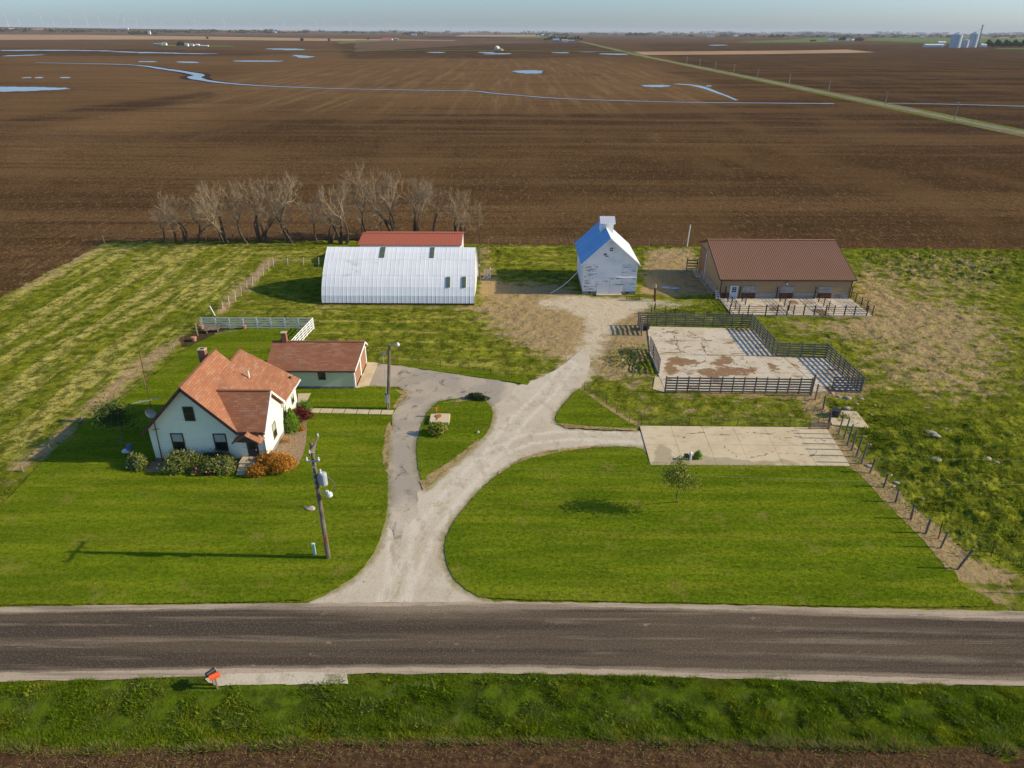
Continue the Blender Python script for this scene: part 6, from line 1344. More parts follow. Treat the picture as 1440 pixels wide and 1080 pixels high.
rock('single small stone at the right edge of the island lawn', 672, 609, .3, .22, .5, 'stone', 'rock', 3, .4)
rock('flat stone lying on the grass right of the well bush', 620, 604.5, .45, .3, .15, 'stone', 'rock', 4)
rock('largest pale flat rock in the right pasture', 1314.5, 647, 1.0, .65, .45, 'stone', 'rock', 5, -.2)
rock('flat rock slab upper of the pair in the right pasture', 1309, 608, .9, .5, .25, 'stone', 'rock', 6, -.3)
rock('flat rock slab lower of the pair in the right pasture', 1317, 613, .7, .4, .25, 'stone', 'rock', 7, -.3)
rock('pale rock at the far corner of the small concrete pad', 1192, 575, .85, .6, .4, 'stone', 'rock', 8)
for i, (x, y, s) in enumerate(sorted(((1355, 657, .6), (1360, 659, .4), (1285, 625, .45), (1330, 603, .4), (1336, 606, .35), (1205, 568, .4), (1230, 570, .4), (1225, 583, .3), (1390, 645, .6), (1402, 650, .45), (1410, 655, .35), (1416, 659, .3), (1262, 679, .5), (1257, 684, .3), (1297, 702, .45), (1334, 709, .35), (1222, 655, .5), (1214, 614, .5), (1190, 613, .55), (1196, 608, .4), (1224, 625, .25), (1243, 634, .3), (1296, 637, .3), (1333, 646, .3), (1385, 627, .3), (1430, 610, .3), (1379, 694, .25), (1253, 668, .3)))):
    rock('small pale stone in the right-hand pasture, %s such stone counted from the left' % ORD[i], x, y, s * 1.0, s * .65, s * .3, 'stone', 'rock', 10 + i, random.uniform(-1, 1), group='loose stones in the right pasture')
for i, (x, y, s) in enumerate(((1170, 553, .4), (1180, 558, .35), (1192, 560, .5), (1211, 561, .4))): rock('broken concrete lump by the near right corner of the feedlot, %s from the left' % ORD[i], x, y, s * 1.2, s, s * .6, 'stone', 'rock', 60 + i, random.uniform(-1, 1), group='broken lumps by the feedlot corner')

# ------------------------------------------------------------------ shrubs
def leaves(center, rad, n, size, lump=.35, seed=0, flat=0.0, hollow=.55):
    """leaf quads spread through a lumpy ellipsoid"""
    r = np.random.default_rng(seed + 100); d = r.normal(size=(n, 3)); d /= np.linalg.norm(d, axis=1)[:, None]; d[:, 2] = np.abs(d[:, 2]) * 1 - .12 * (d[:, 2] < 0)
    th_ = np.arctan2(d[:, 1], d[:, 0]); lum = fbm(th_ * 2.2 + seed, d[:, 2] * 3.1 + seed * 1.7, seed, 3)
    rr = (hollow + (1 - hollow) * r.uniform(0, 1, n) ** .5) * (1 - lump + 2 * lump * lum)
    c = np.asarray(center) + d * rr[:, None] * np.asarray(rad); c[:, 2] = np.maximum(c[:, 2], .02)
    u = r.normal(size=(n, 3)); u /= np.linalg.norm(u, axis=1)[:, None]; v = np.cross(u, d + r.normal(scale=.5, size=(n, 3))); v /= np.linalg.norm(v, axis=1)[:, None] + 1e-6
    s = size * r.uniform(.6, 1.3, n)[:, None]
    V = np.stack([c - u * s, c + v * s * .55, c + u * s, c - v * s * .55], 1).reshape(-1, 3); T = np.arange(4 * n).reshape(-1, 4)
    return V, T, np.repeat(r.uniform(0, 1, n), 4)
def shrub(name, label, px_, py_, rad, n, size, mt, lobes=3, seed=0, cat='bush', pos=None, group=None, cone=False):
    b = pos if pos is not None else at(px_, py_); root = thing(name, label, cat, (b[0], b[1], .06), group=group); Vs, Ts, Rs, k = [], [], [], 0; r = random.Random(seed); lobes = lobes if cone else lobes + 3; n = int(n * 1.25)
    for i in range(lobes):
        if cone: f_ = i / lobes; c = (0, 0, rad[2] * f_ * .9); rd = (rad[0] * (1 - f_ * .85), rad[1] * (1 - f_ * .85), rad[2] * .35)
        else: c = (r.uniform(-.55, .55) * rad[0], r.uniform(-.45, .45) * rad[1], r.uniform(0.05, .3) * rad[2]); rd = (rad[0] * r.uniform(.42, .68), rad[1] * r.uniform(.45, .75), rad[2] * r.uniform(.5, .85))
        V, T, R = leaves(c, rd, n // lobes, size * .9, .5, seed * 7 + i); Vs.append(V); Ts.append(T + k); Rs.append(R); k += len(V)
    link('foliage', np_mesh('foliage', np.concatenate(Vs), np.concatenate(Ts), M[mt], dict(rnd=np.concatenate(Rs))), root)
    mb = MB()
    for i in range(5): a_ = i * 1.26 + r.uniform(0, 1); mb.bar((0, 0, -.1), (math.cos(a_) * rad[0] * .5, math.sin(a_) * rad[1] * .5, rad[2] * .6), .03, .012, n=4)
    mb.link('stems', M['old_wood'], root); return root
shrub('bush', 'lone cream-flowered bush left of the house front corner', 195, 656, (1.23, 1.00, 1.62), 1950, .11, 'leaf_cream', 3, 1)
shrub('bush', 'large cream-flowered bush under the left front window', 0, 0, (2.27, 1.19, 1.81), 4680, .11, 'leaf_cream', 5, 2, pos=(-31.2, 54.5))
shrub('bush', 'cream-flowered bush at the right end of the front hedge', 0, 0, (1.89, 1.06, 1.62), 3380, .11, 'leaf_cream', 4, 3, pos=(-27.5, 54.4))
shrub('bush', 'dark glossy evergreen bush behind the cream hedge under the right window', 0, 0, (1.95, 0.75, 1.94), 2600, .10, 'leaf_dark', 3, 4, pos=(-28.2, 55.15))
shrub('bush', 'olive bush in the middle of the front hedge', 0, 0, (1.17, 0.88, 1.38), 1690, .10, 'leaf_spring', 3, 5, pos=(-29.3, 54.2))
shrub('bush', 'large orange-leaved barberry bush right of the front steps', 0, 0, (2.27, 1.44, 1.69), 5460, .10, 'leaf_orange', 7, 6, pos=(-22.35, 54.6))
shrub('bush', 'smaller orange-leaved bush touching the front steps', 0, 0, (1.04, 0.88, 1.25), 1690, .10, 'leaf_orange', 3, 16, pos=(-23.85, 53.6))
shrub('bush', 'bright green cone-shaped evergreen beside the right house wall', 412, 605, (1.10, 1.06, 2.38), 3380, .09, 'leaf_lime', 6, 7, cone=True)
shrub('bush', 'dark red barberry near the back corner of the house', 424, 588, (1.23, 1.06, 1.31), 2340, .09, 'leaf_red', 4, 8)
shrub('bush', 'small red bush between the cone evergreen and the barberry', 419, 595, (0.65, 0.62, 1.00), 910, .08, 'leaf_red', 2, 9)
shrub('bush', 'round green bush at the back end of the planting bed', 426, 577, (0.98, 0.88, 1.25), 1690, .09, 'leaf_lime', 3, 10)
shrub('bush', 'orange tipped low plant at the right of the cone evergreen', 424, 606, (0.65, 0.50, 0.62), 650, .08, 'leaf_orange', 2, 11)
shrub('bush', 'small bright green perennial in front of the hedge', 315.5, 667, (0.65, 0.56, 0.62), 780, .09, 'leaf_lime', 2, 12)
fl_ = shrub('flower_clump', 'small clump with pink flowers in front of the hedge', 278, 668, (0.65, 0.50, 0.56), 585, .09, 'leaf_spring', 2, 13, 'flowers')
MB().lathe([(.02, .5), (.11, .62), (.10, .72), (.03, .78)], (0.0, 0, 0), 8).link('blossom', mat('pink_flower', (.62, .08, .26), .6), fl_)
MB().lathe([(.02, .25), (.10, .34), (.08, .42)], (0.02, -.2, .05), 8).link('blossom', bpy.data.materials['pink_flower'], fl_)
shrub('bush', 'dead brown clump between the pink flowers and the green perennial', 297, 667, (0.65, 0.50, 0.44), 546, .08, 'leaf_red', 2, 14)
shrub('bush', 'spiky yellow and dark green yucca bush in front of the well slab', 612, 609, (1.10, 0.94, 1.25), 1170, .17, 'leaf_spring', 3, 15)
shrub('bush', 'low bush shape in place of a blurred dusty green smear at the top edge of the island lawn', 672, 562, (1.25, 0.6, 0.7), 1950, .09, 'leaf_tree', 3, 17)  # leaf clump standing for a faint blurred smear, not a known plant
shrub('bush', 'small bright weed growing in the crack of the concrete pad behind the young tree', 981, 645, (0.45, 0.62, 0.88), 520, .09, 'leaf_lime', 2, 18)
shrub('bush', 'dead wispy shrub in the mulch bed beside the house wall', 404, 622, (0.72, 0.62, 0.62), 208, .06, 'leaf_orange', 2, 19)
wpot = thing('bucket', 'dark bucket by the well bush on the island lawn', 'bucket', (*vec(611.5, 612), .06)); MB().lathe([(.14, 0), (.2, .38), (.16, .38), (.14, .1)], (0, 0, 0), 10).link('body', M['rust'], wpot); MB().lathe([(.22, .34), (.22, .4), (.17, .4)], (0, 0, 0), 10).link('rim', M['stone'], wpot)
pmp = thing('standpipe', 'small dark and white pump head on the concrete pad behind the young tree', 'pump', (*vec(966, 647), .09)); MB().box(-.3, -.2, 0, .1, .2, .55).link('body', M['black_box'], pmp); MB().lathe([(.14, 0), (.14, .75), (.05, .85)], (.28, 0, 0), 10).link('can', M['porcelain'], pmp)

# ------------------------------------------------------------------ trees
def limbs(rng, h, spread, r0, levels=5, stems=1, lean=.25, twig=(3, 5), up=.35, first=.32):
    """recursive branching; returns verts, quads of tapered limbs, twig tips, and per-vertex thinness"""
    V, Fq, tw, tips = [], [], [], []
    def tube(p, q, ra, rb):
        d = (q - p).normalized(); a = d.orthogonal().normalized(); b = d.cross(a); n = 5 if ra > .06 else 3; k = len(V)
        for c, r in ((p, ra), (q, rb)):
            for i in range(n):
                t = 2 * math.pi * i / n; V.append(c + a * (r * math.cos(t)) + b * (r * math.sin(t))); tw.append(1 - min(1, max(0, (r - .02) / .10)))
        for i in range(n): j = (i + 1) % n; Fq.append((k + i, k + j, k + n + j, k + n + i))
    def grow(p, d, L, r, lev):
        nseg = 4 if lev < 2 else 3
        for s in range(nseg):
            d = (d + Vector((rng.gauss(0, .26), rng.gauss(0, .26), rng.gauss(0, .16) + up * .16))).normalized(); q = p + d * (L / nseg); r2 = r * (.86 if s < nseg - 1 else .74)
            tube(p, q, r, r2)
            if lev >= 1 and lev < levels and rng.random() < .62:
                a = d.orthogonal().normalized(); a.rotate(Matrix.Rotation(rng.uniform(0, 6.283), 3, d)); nd = (d * .55 + a * rng.uniform(.6, 1.0)).normalized(); grow(q, nd, L * rng.uniform(.5, .75), r2 * .68, lev + 1)
            p, r = q, r2
        if lev < levels:
            for i in range(rng.randint(2, 3)):
                a = d.orthogonal().normalized(); a.rotate(Matrix.Rotation(rng.uniform(0, 6.283), 3, d)); nd = (d * rng.uniform(.8, 1.1) + a * rng.uniform(.3, .75) * spread + Vector((0, 0, up * .4))).normalized()
                grow(p, nd, L * rng.uniform(.6, .82), r * rng.uniform(.66, .8), lev + 1)
        else: tips.append((p, d))
    for s in range(stems):
        a = rng.uniform(0, 6.283); st_ = lean * (1.3 if stems > 1 else .5); d = Vector((math.cos(a) * st_, math.sin(a) * st_, 1)).normalized()
        grow(Vector((math.cos(a) * .2 * (stems > 1), math.sin(a) * .2 * (stems > 1), -.3)), d, h * first, r0 * rng.uniform(.75, 1), 0)
    return V, Fq, tw, tips
def bare_tree_meshes(seed, h, stems, spread):
    rng = random.Random(seed); V, Fq, tw, tips = limbs(rng, h, spread * 1.15, .30, 3, stems)
    zmax = max(v.z for v in V); f_ = h / zmax
    V = [v * f_ for v in V]; n_tr = 0
    trunk_f, limb_f = [], []
    i = 0
    # lowest limbs are the trunk part, everything above the crown part
    for q in Fq: (trunk_f if max(V[k].z for k in q) < h * .33 and tw[q[0]] < .2 else limb_f).append(q)
    # twigs
    r = np.random.default_rng(seed); T0, D0 = np.array([t[0] * f_ for t in tips]), np.array([t[1] for t in tips]); reps = 15
    P = np.repeat(T0, reps, 0); D = np.repeat(D0, reps, 0) + r.normal(scale=1.0, size=(len(T0) * reps, 3)) + np.array([0, 0, .25]); D /= np.linalg.norm(D, axis=1)[:, None]
    P = P - D * 0.0 + np.repeat(-D0, reps, 0) * r.uniform(0, .9, len(P))[:, None]; Ln = r.uniform(.3, 1.1, len(P))[:, None]
    sd = np.cross(D, r.normal(size=D.shape)); sd /= np.linalg.norm(sd, axis=1)[:, None] + 1e-6
    tv = np.stack([P - sd * .016, P + sd * .016, P + D * Ln + np.array([0, 0, .1])], 1).reshape(-1, 3)
    def build(name, quads, extra=None):
        used = sorted({k for q in quads for k in q}); mp = {k: i for i, k in enumerate(used)}; vv = [tuple(V[k]) for k in used]; tws = [tw[k] for k in used]; ff = [tuple(mp[k] for k in q) for q in quads]
        if extra is not None:
            b = len(vv); vv += [tuple(p) for p in extra]; ff += [(b + 3 * i, b + 3 * i + 1, b + 3 * i + 2) for i in range(len(extra) // 3)]; tws += [1.0] * len(extra)
        me = bpy.data.meshes.new(name); me.from_pydata(vv, [], ff); me.attributes.new('twig', 'FLOAT', 'POINT').data.foreach_set('value', np.array(tws, np.float32)); me.materials.append(M['bark']); me.update(); return me
    return build('trunk', trunk_f), build('crown', limb_f, tv)
KINDS = [bare_tree_meshes(11, 10, 1, .8), bare_tree_meshes(12, 10, 2, .75), bare_tree_meshes(13, 10, 3, .6), bare_tree_meshes(14, 10, 1, 1.0), bare_tree_meshes(15, 10, 2, .9), bare_tree_meshes(16, 10, 1, .5)]
T_ = lambda x, y: (200 + x / 2.769, 220 + y / 2.769)
row = [((78, 330), 205, 3), ((130, 330), 160, 0), ((177, 330), 148, 1), ((210, 333), 165, 4), ((330, 333), 100, 2), ((362, 333), 235, 0), ((410, 333), 108, 3), ((462, 325), 88, 2), ((484, 330), 180, 1), ((562, 330), 215, 0), ((590, 330), 68, 4), ((680, 330), 172, 3), ((730, 332), 190, 2), ((775, 335), 85, 1), ((793, 335), 120, 5), ((862, 322), 190, 0), ((890, 318), 42, 3), ((930, 316), 180, 0), ((978, 312), 75, 1), ((1000, 312), 66, 4), ((1060, 310), 88, 2), ((1130, 310), 125, 5), ((1222, 312), 128, 4), ((1250, 312), 180, 2)]
whr = ['leftmost leafless tree in the row at the field edge', 'slim leafless tree second from the left end of the row', 'leafless double-stemmed tree third from the left end', 'leafless leaning tree fourth from the left end', 'tall bushy leafless tree fifth from the left end', 'low leafless sapling just right of the fifth tree', 'tall leafless tree with one thick trunk left of the forked pair', 'tall many-stemmed leafless tree left of centre in the row', 'lower leafless tree leaning out beside the many-stemmed one', 'small leafless tree just left of the pale twiggy tall tree', 'tall pale twiggy leafless tree at the middle of the row', 'small leafless tree right of the pale twiggy tall tree', 'low bushy leafless tree left of the arched shed top', 'wide leafless tree leaning over the left end of the red roof', 'narrow leafless tree at the left end of the red roof', 'small leafless tree behind the left part of the red roof', 'tallest leafless tree behind the red roof', 'small leafless tree right of the tallest one behind the red roof', 'tall spreading leafless tree behind the middle of the red roof', 'tall forked leafless tree right of the middle of the red roof', 'leafless tree behind the right part of the red roof', 'narrow pale leafless tree near the right end of the red roof', 'bushy leafless tree at the right end of the red roof', 'low many-stemmed leafless tree beyond the right end of the red roof']
for i, ((bx_, by_), ty_, kd) in enumerate(row):
    b = at(*T_(bx_, by_ + 6)); top = aty(*T_(bx_, ty_), b.y); hgt = max(3.5, top.z) * 1.04
    r_ = thing('bare_tree', whr[i], 'tree', (b.x, b.y, 0), random.uniform(0, 6.28), 'leafless trees along the field edge')
    for nm, me in zip(('trunk', 'crown'), KINDS[kd]): link(nm, me, r_)
    s = hgt / 10; wx = (.55 + .45 * s) if s > .8 else s * 1.05; r_.scale = (wx * .85, wx * .85, s)
b = at(676, 345); r_ = thing('bare_tree', 'thin dead tree standing alone right of the red roof', 'tree', (b.x, b.y, 0), 1.0, 'leafless trees along the field edge')
for nm, me in zip(('trunk', 'crown'), KINDS[5]): link(nm, me, r_)
r_.scale = (.3, .3, .75)
def leafy_tree(label, px_, py_, h, spread, n, size, mt, seed, name='young_tree', cr=1.0, rr=.08):
    b = at(px_, py_); root = thing(name, label, 'tree', (b.x, b.y, 0.05)); rng = random.Random(seed); V, Fq, tw, tips = limbs(rng, h, spread, rr, 3, 1, .15, up=.5, first=.36)
    f_ = h * .95 / max(v.z for v in V); V = [v * f_ for v in V]
    tr_, li_ = [q for q in Fq if max(V[k].z for k in q) < h * .38], [q for q in Fq if max(V[k].z for k in q) >= h * .38]
    for nm, qs_ in (('trunk', tr_), ('limbs', li_)):
        used = sorted({k for q in qs_ for k in q}); mp = {k: i for i, k in enumerate(used)}; me = bpy.data.meshes.new(nm); me.from_pydata([tuple(V[k]) for k in used], [], [tuple(mp[k] for k in q) for q in qs_])
        me.attributes.new('twig', 'FLOAT', 'POINT').data.foreach_set('value', np.full(len(used), .5, np.float32)); me.materials.append(M['bark']); link(nm, me, root)
    r = np.random.default_rng(seed); tp_ = np.array([t[0] * f_ for t in tips]); c = tp_[r.integers(0, len(tp_), n)] + r.normal(scale=.32 * cr, size=(n, 3)); c[:, 2] = np.maximum(c[:, 2], h * .3)
    u = r.normal(size=(n, 3)); u /= np.linalg.norm(u, axis=1)[:, None]; v = np.cross(u, r.normal(size=(n, 3))); v /= np.linalg.norm(v, axis=1)[:, None]; s = size * r.uniform(.6, 1.3, n)[:, None]
    V2 = np.stack([c - u * s, c + v * s * .6, c + u * s, c - v * s * .6], 1).reshape(-1, 3)
    link('crown', np_mesh('crown', V2, np.arange(4 * n).reshape(-1, 4), M[mt], dict(rnd=np.repeat(r.uniform(0, 1, n), 4))), root); return root
leafy_tree('young tree with sparse yellow-green leaves on the big lawn', 951.5, 704.5, 4.9, .8, 2300, .09, 'leaf_spring', 5, cr=1.0)
leafy_tree('dark leafy young tree in the shade left of the house', 167, 626, 4.2, 1.2, 1500, .12, 'leaf_tree', 8, cr=1.4)

# ------------------------------------------------------------------ the country beyond
A_, B_ = at(905, 79), at(1440, 187.5)
dirf = (B_ - A_).normalized()
def rib2(name, a, b, wd, z, mt):
    n_ = Vector((-(b - a).y, (b - a).x, 0)).normalized() * wd / 2; k_ = 60; L1, R1 = [], []
    for i in range(k_ + 1):
        c = a.lerp(b, i / k_); j = 1 + .25 * (float(vnoise(np.array(i * .9), np.array(3.0), 5)) - .5); L1.append(c + n_ * j); R1.append(c - n_ * j)
    V = [(p.x, p.y, z) for p in L1] + [(p.x, p.y, z) for p in R1]; return link(name, np_mesh(name, V, [(i, i + 1, k_ + 2 + i, k_ + 1 + i) for i in range(k_)], mt), kind='structure')
Fb = B_ + dirf * 120
rib2('road_verge', A_, Fb, 17, .05, M['verge']); rib2('country_road', A_, Fb, 6.2, .10, mat('far_road', (.27, .23, .175), .95, [N(s=(.1, .1, 1), lo=.4, hi=.6, c=(.22, .185, .14))]))
rib2('road_verge', at(815, 58), A_, 22, .06, M['verge']); rib2('country_road', at(815, 58), A_, 6.2, .12, bpy.data.materials['far_road'])
C_ = lambda x, y: (960 + x / 3, 20 + y / 3)
poles = [((1143, 455), (1162, 368)), ((850, 396), (864, 326)), ((613, 333), (622, 292)), ((448, 297), (453, 264)), ((315, 271), (318, 239)), ((215, 246), (217, 217)), ((138, 229), (139, 204)), ((72, 216), (73, 195)), ((17, 205), (17, 186))]
for i, (b, t) in enumerate(poles):
    b_ = at(*C_(*b)); q = aty(*C_(*t), b_.y); h = min(13, max(8, q.z)); r_ = thing('power_pole', '%s power pole along the far country road counted from the right' % ORD[i], 'utility pole', b_, group='power poles along the far country road')
    MB().bar((0, 0, -.5), (0, 0, h), .24, .17, n=6).link('pole', M['pale_wood'], r_); MB().plank((-1.1, .3, h - .5), (1.1, -.3, h - .5), .16, .16).link('crossarm', M['pale_wood'], r_)
# grain bins and sheds
def far_house(name, label, px_, py_, wd, h, roof_h, dp, wallm, roofm, cat='building', group=None, rz=0.0, win=True):
    b = at(px_, py_); r_ = thing(name, label, cat, b, rz, group)
    MB().box(-wd / 2, -dp / 2, -.5, wd / 2, dp / 2, h).link('wall', M[wallm], r_)
    rf_ = MB(); rf_.prism([(-dp / 2 - .4, h), (dp / 2 + .4, h), (0, h + roof_h)], 'x', -wd / 2 - .4, wd / 2 + .4); rf_.link('roof', M[roofm], r_)
    if win:
        for k in range(max(1, int(wd / 6))): MB().box(-wd / 2 + 2 + k * 6, -dp / 2 - .1, .2 if k == 0 else 1.2, -wd / 2 + 4 + k * 6, -dp / 2, 2.6).link('door' if k == 0 else 'window', M['glass'], r_)
    return r_
def bin_(label, px0, px1, pyb, pyt):
    b0, b1 = at(px0, pyb), at(px1, pyb); c = (b0 + b1) / 2; rad = (b1 - b0).length / 2; top = aty((px0 + px1) / 2, pyt, c.y).z; r_ = thing('grain_bin', label, 'silo', c, group='grain bins on the far right')
    MB().lathe([(rad, -.5), (rad, top * .84)], (0, 0, 0), 24).link('shell', M['bin'], r_); MB().lathe([(rad * 1.02, top * .841), (rad * .18, top * .97), (rad * .18, top)], (0, 0, 0), 24).link('roof', M['grey_metal'], r_)
    MB().plank((rad * .7, -rad * .75, 0), (rad * .7, -rad * .75, top * .84), .8, .5).link('ladder', M['grey_metal'], r_); return c, rad, top
bin_('tall grain bin on the left of the far group', 1336, 1348.5, 67.2, 45.5)
bin_('short grain bin between the two tall ones', 1351, 1360, 66.8, 54.5)
c_, rad_, top_ = bin_('tall bright grain bin beside the elevator leg', 1361, 1371.5, 66.6, 44.5)
el_b = at(1374, 66); el = thing('grain_elevator', 'narrow grain elevator leg rising above the far bins', 'elevator', el_b); eh = aty(1377, 35, el_b.y).z
MB().box(-1.2, -1.2, 0, 1.2, 1.2, eh * .95).link('leg', M['grey_metal'], el); MB().box(-2, -1.8, eh * .95, 2, 1.8, eh).link('head', M['grey_metal'], el); MB().bar((2.5, 0, 0), (2.5, 0, eh * .6), 1.0, n=6).link('dryer', M['bin'], el)
MB().bar((-1, 0, eh * .9), (-12, 0, eh * .65), .4, n=5).link('spout', M['grey_metal'], el)
far_house('far_shed', 'long pale low shed left of the far grain bins', 1312, 66.2, 55, 6, 2.5, 16, 'far_wall', 'far_wall')
far_house('far_shed', 'white shed roof rising behind the long low shed by the bins', 1323, 63.5, 26, 9, 3, 14, 'far_wall', 'far_wall')
far_house('far_shed', 'small white gabled shed right of the far grain bins', 1382, 66.3, 16, 6, 4, 12, 'far_wall', 'far_wall')
far_house('far_house', 'white house with bluish roof in the far farmstead at upper right', 1167, 57.8, 30, 7, 4, 14, 'far_wall', 'far_blue')
far_house('far_shed', 'low bluish shed right of the far white house', 1176, 57.9, 20, 4, 3, 12, 'far_blue', 'far_blue')
far_house('far_house', 'small white house between trees at the far upper right', 1191, 58.6, 14, 8, 4, 10, 'far_wall', 'far_grey')
far_house('far_house', 'small pale house beside the trees left of the green field', 1199, 58.4, 10, 7, 4, 10, 'far_wall', 'far_wall')
far_house('far_shed', 'bluish shed on the horizon field above the wide green field', 1297, 52.5, 40, 8, 8, 16, 'far_wall', 'far_blue')
far_house('far_shed', 'long pale shed on the skyline left of the bluish shed', 1280, 52.2, 120, 5, 2, 16, 'far_wall', 'far_grey')
far_house('far_shed', 'pair of white sheds on the far right skyline near the road end', 999, 52.5, 60, 10, 3, 20, 'far_wall', 'far_grey')
far_house('far_shed', 'pale block on the skyline right of the road', 1035, 51.5, 40, 10, 4, 20, 'far_wall', 'far_wall')
far_house('far_shed', 'dark blue roofed barn in the farmstead at the end of the far road', 782, 58.8, 26, 6, 6, 16, 'far_grey', 'far_blue')
far_house('far_shed', 'pale roofed shed in the farmstead at the end of the far road', 794, 59, 24, 6, 4, 14, 'far_wall', 'far_grey')
far_house('far_shed', 'low grey shed at the right of the farmstead by the far road', 803, 59, 26, 5, 3, 14, 'far_blue', 'far_grey')
far_house('far_house', 'white house among trees beyond the farmstead by the far road', 763, 50.6, 24, 9, 5, 14, 'far_wall', 'far_wall')
far_house('far_house', 'second white house among the trees beyond the far farmstead', 774, 50.4, 30, 8, 4, 14, 'far_wall', 'far_grey')
far_house('far_barn', 'long white barn with bright red roof far away at upper left of centre', 545, 56.6, 42, 6, 5, 18, 'far_wall', 'far_red')
far_house('far_shed', 'dark small shed right of the far red roofed barn', 557, 56.5, 20, 5, 3, 12, 'far_grey', 'far_grey')
far_house('far_house', 'white houses cluster below the skyline left of centre', 582, 50, 40, 9, 5, 14, 'far_wall', 'far_grey')
far_house('far_house', 'small white house with blue roof below the left skyline', 386, 46.3, 30, 9, 8, 16, 'far_wall', 'far_blue')
far_house('far_shed', 'tiny white shed below the left skyline', 336, 42.7, 40, 9, 4, 16, 'far_wall', 'far_wall')
far_house('far_shed', 'white long shed in the brown field at upper left', 175, 41.5, 80, 12, 2, 16, 'far_wall', 'far_wall')
far_house('far_shed', 'white shed at the far upper left edge', 16, 42, 50, 9, 3, 16, 'far_wall', 'far_wall')
far_house('far_house', 'tall white farmhouse at the right of the dark grove at upper left', 210.5, 48.5, 14, 16, 7, 12, 'far_wall', 'far_grey')
far_house('far_house', 'pale gabled house on the left of the roadside farmstead at upper left', 232, 64, 10, 5, 3, 8, 'far_wall', 'far_grey')
far_house('far_shed', 'dark low barn in the roadside farmstead at upper left', 223, 64, 22, 3.5, 2, 9, 'far_grey', 'far_grey')
far_house('far_house', 'cream house right of the bare trees in the roadside farmstead', 263, 65.3, 8, 5, 3, 8, 'far_wall', 'far_grey')
far_house('far_shed', 'cream shed with dark roof in the roadside farmstead', 269.5, 65, 12, 4, 2, 8, 'far_wall', 'far_grey')
far_house('far_shed', 'small cream shed second from right in the roadside farmstead', 278.5, 65.5, 8, 4, 2, 8, 'far_wall', 'far_wall')
far_house('far_shed', 'long low white wall of sheds at the right of the roadside farmstead', 287, 65.6, 22, 2.5, 1, 6, 'far_wall', 'far_wall')
# white dome beside a straw heap in the middle distance
db = at(699, 69.8); dm = thing('storage_dome', 'small white round dome far out in the dark field', 'dome', db); MB().lathe([(6.5, -.3), (6.6, 1.5), (6.0, 4), (4.6, 6.2), (2.4, 7.6), (.3, 8)], (0, 0, 0), 20).link('shell', M['far_wall'], dm); MB().box(-1.5, -6.9, 0, 1.5, -6.2, 3).link('door', M['far_grey'], dm)
bm = bmesh.new(); bmesh.ops.create_icosphere(bm, subdivisions=3, radius=1)
for v in bm.verts: f_ = .8 + .4 * float(fbm(np.array(v.co.x * 2), np.array(v.co.y * 2 + v.co.z), 3, 3)); v.co = Vector((v.co.x * 6.5 * f_, v.co.y * 5 * f_, max(-.1, v.co.z) * 5 * f_))
me = bpy.data.meshes.new('straw_heap'); bm.to_mesh(me); bm.free(); me.materials.append(M['stubble']); o = link('straw_heap', me, None, label='pale straw heap beside the white dome in the far field', cat='straw heap'); o.location = at(704, 71.5)

# trees beyond: clumps one can tell apart are trees of their own, the skyline woods are one mass
def crown_clump(seed, n=130):
    r = np.random.default_rng(seed); d = r.normal(size=(n, 3)); d /= np.linalg.norm(d, axis=1)[:, None]; c = d * (r.uniform(.3, 1, n) ** .5)[:, None] * np.array([.5, .5, .42]) + np.array([0, 0, .58]); c[:, 2] += .1 * (r.uniform(0, 1, n) - .5)
    u = r.normal(size=(n, 3)); u /= np.linalg.norm(u, axis=1)[:, None]; v = np.cross(u, d); v /= np.linalg.norm(v, axis=1)[:, None] + 1e-6; s = r.uniform(.10, .2, n)[:, None]
    V = np.stack([c - u * s, c + v * s, c + u * s, c - v * s], 1).reshape(-1, 3); return np_mesh('crown', V, np.arange(4 * n).reshape(-1, 4), M['leaf_far'], dict(rnd=np.repeat(r.uniform(0, 1, n), 4)))
CL = [crown_clump(i) for i in range(5)]
trk = MB().bar((0, 0, -.05), (0, 0, .45), .035, .02, n=5).mesh('trunk', M['bark'])
def far_tree(px_, py_, h, wd, label, group, i):
    b = at(px_, py_); r_ = thing('far_tree', label, 'tree', b, random.uniform(0, 6), group); link('trunk', trk, r_); link('crown', CL[i % 5], r_); r_.scale = (wd, wd, h); return r_
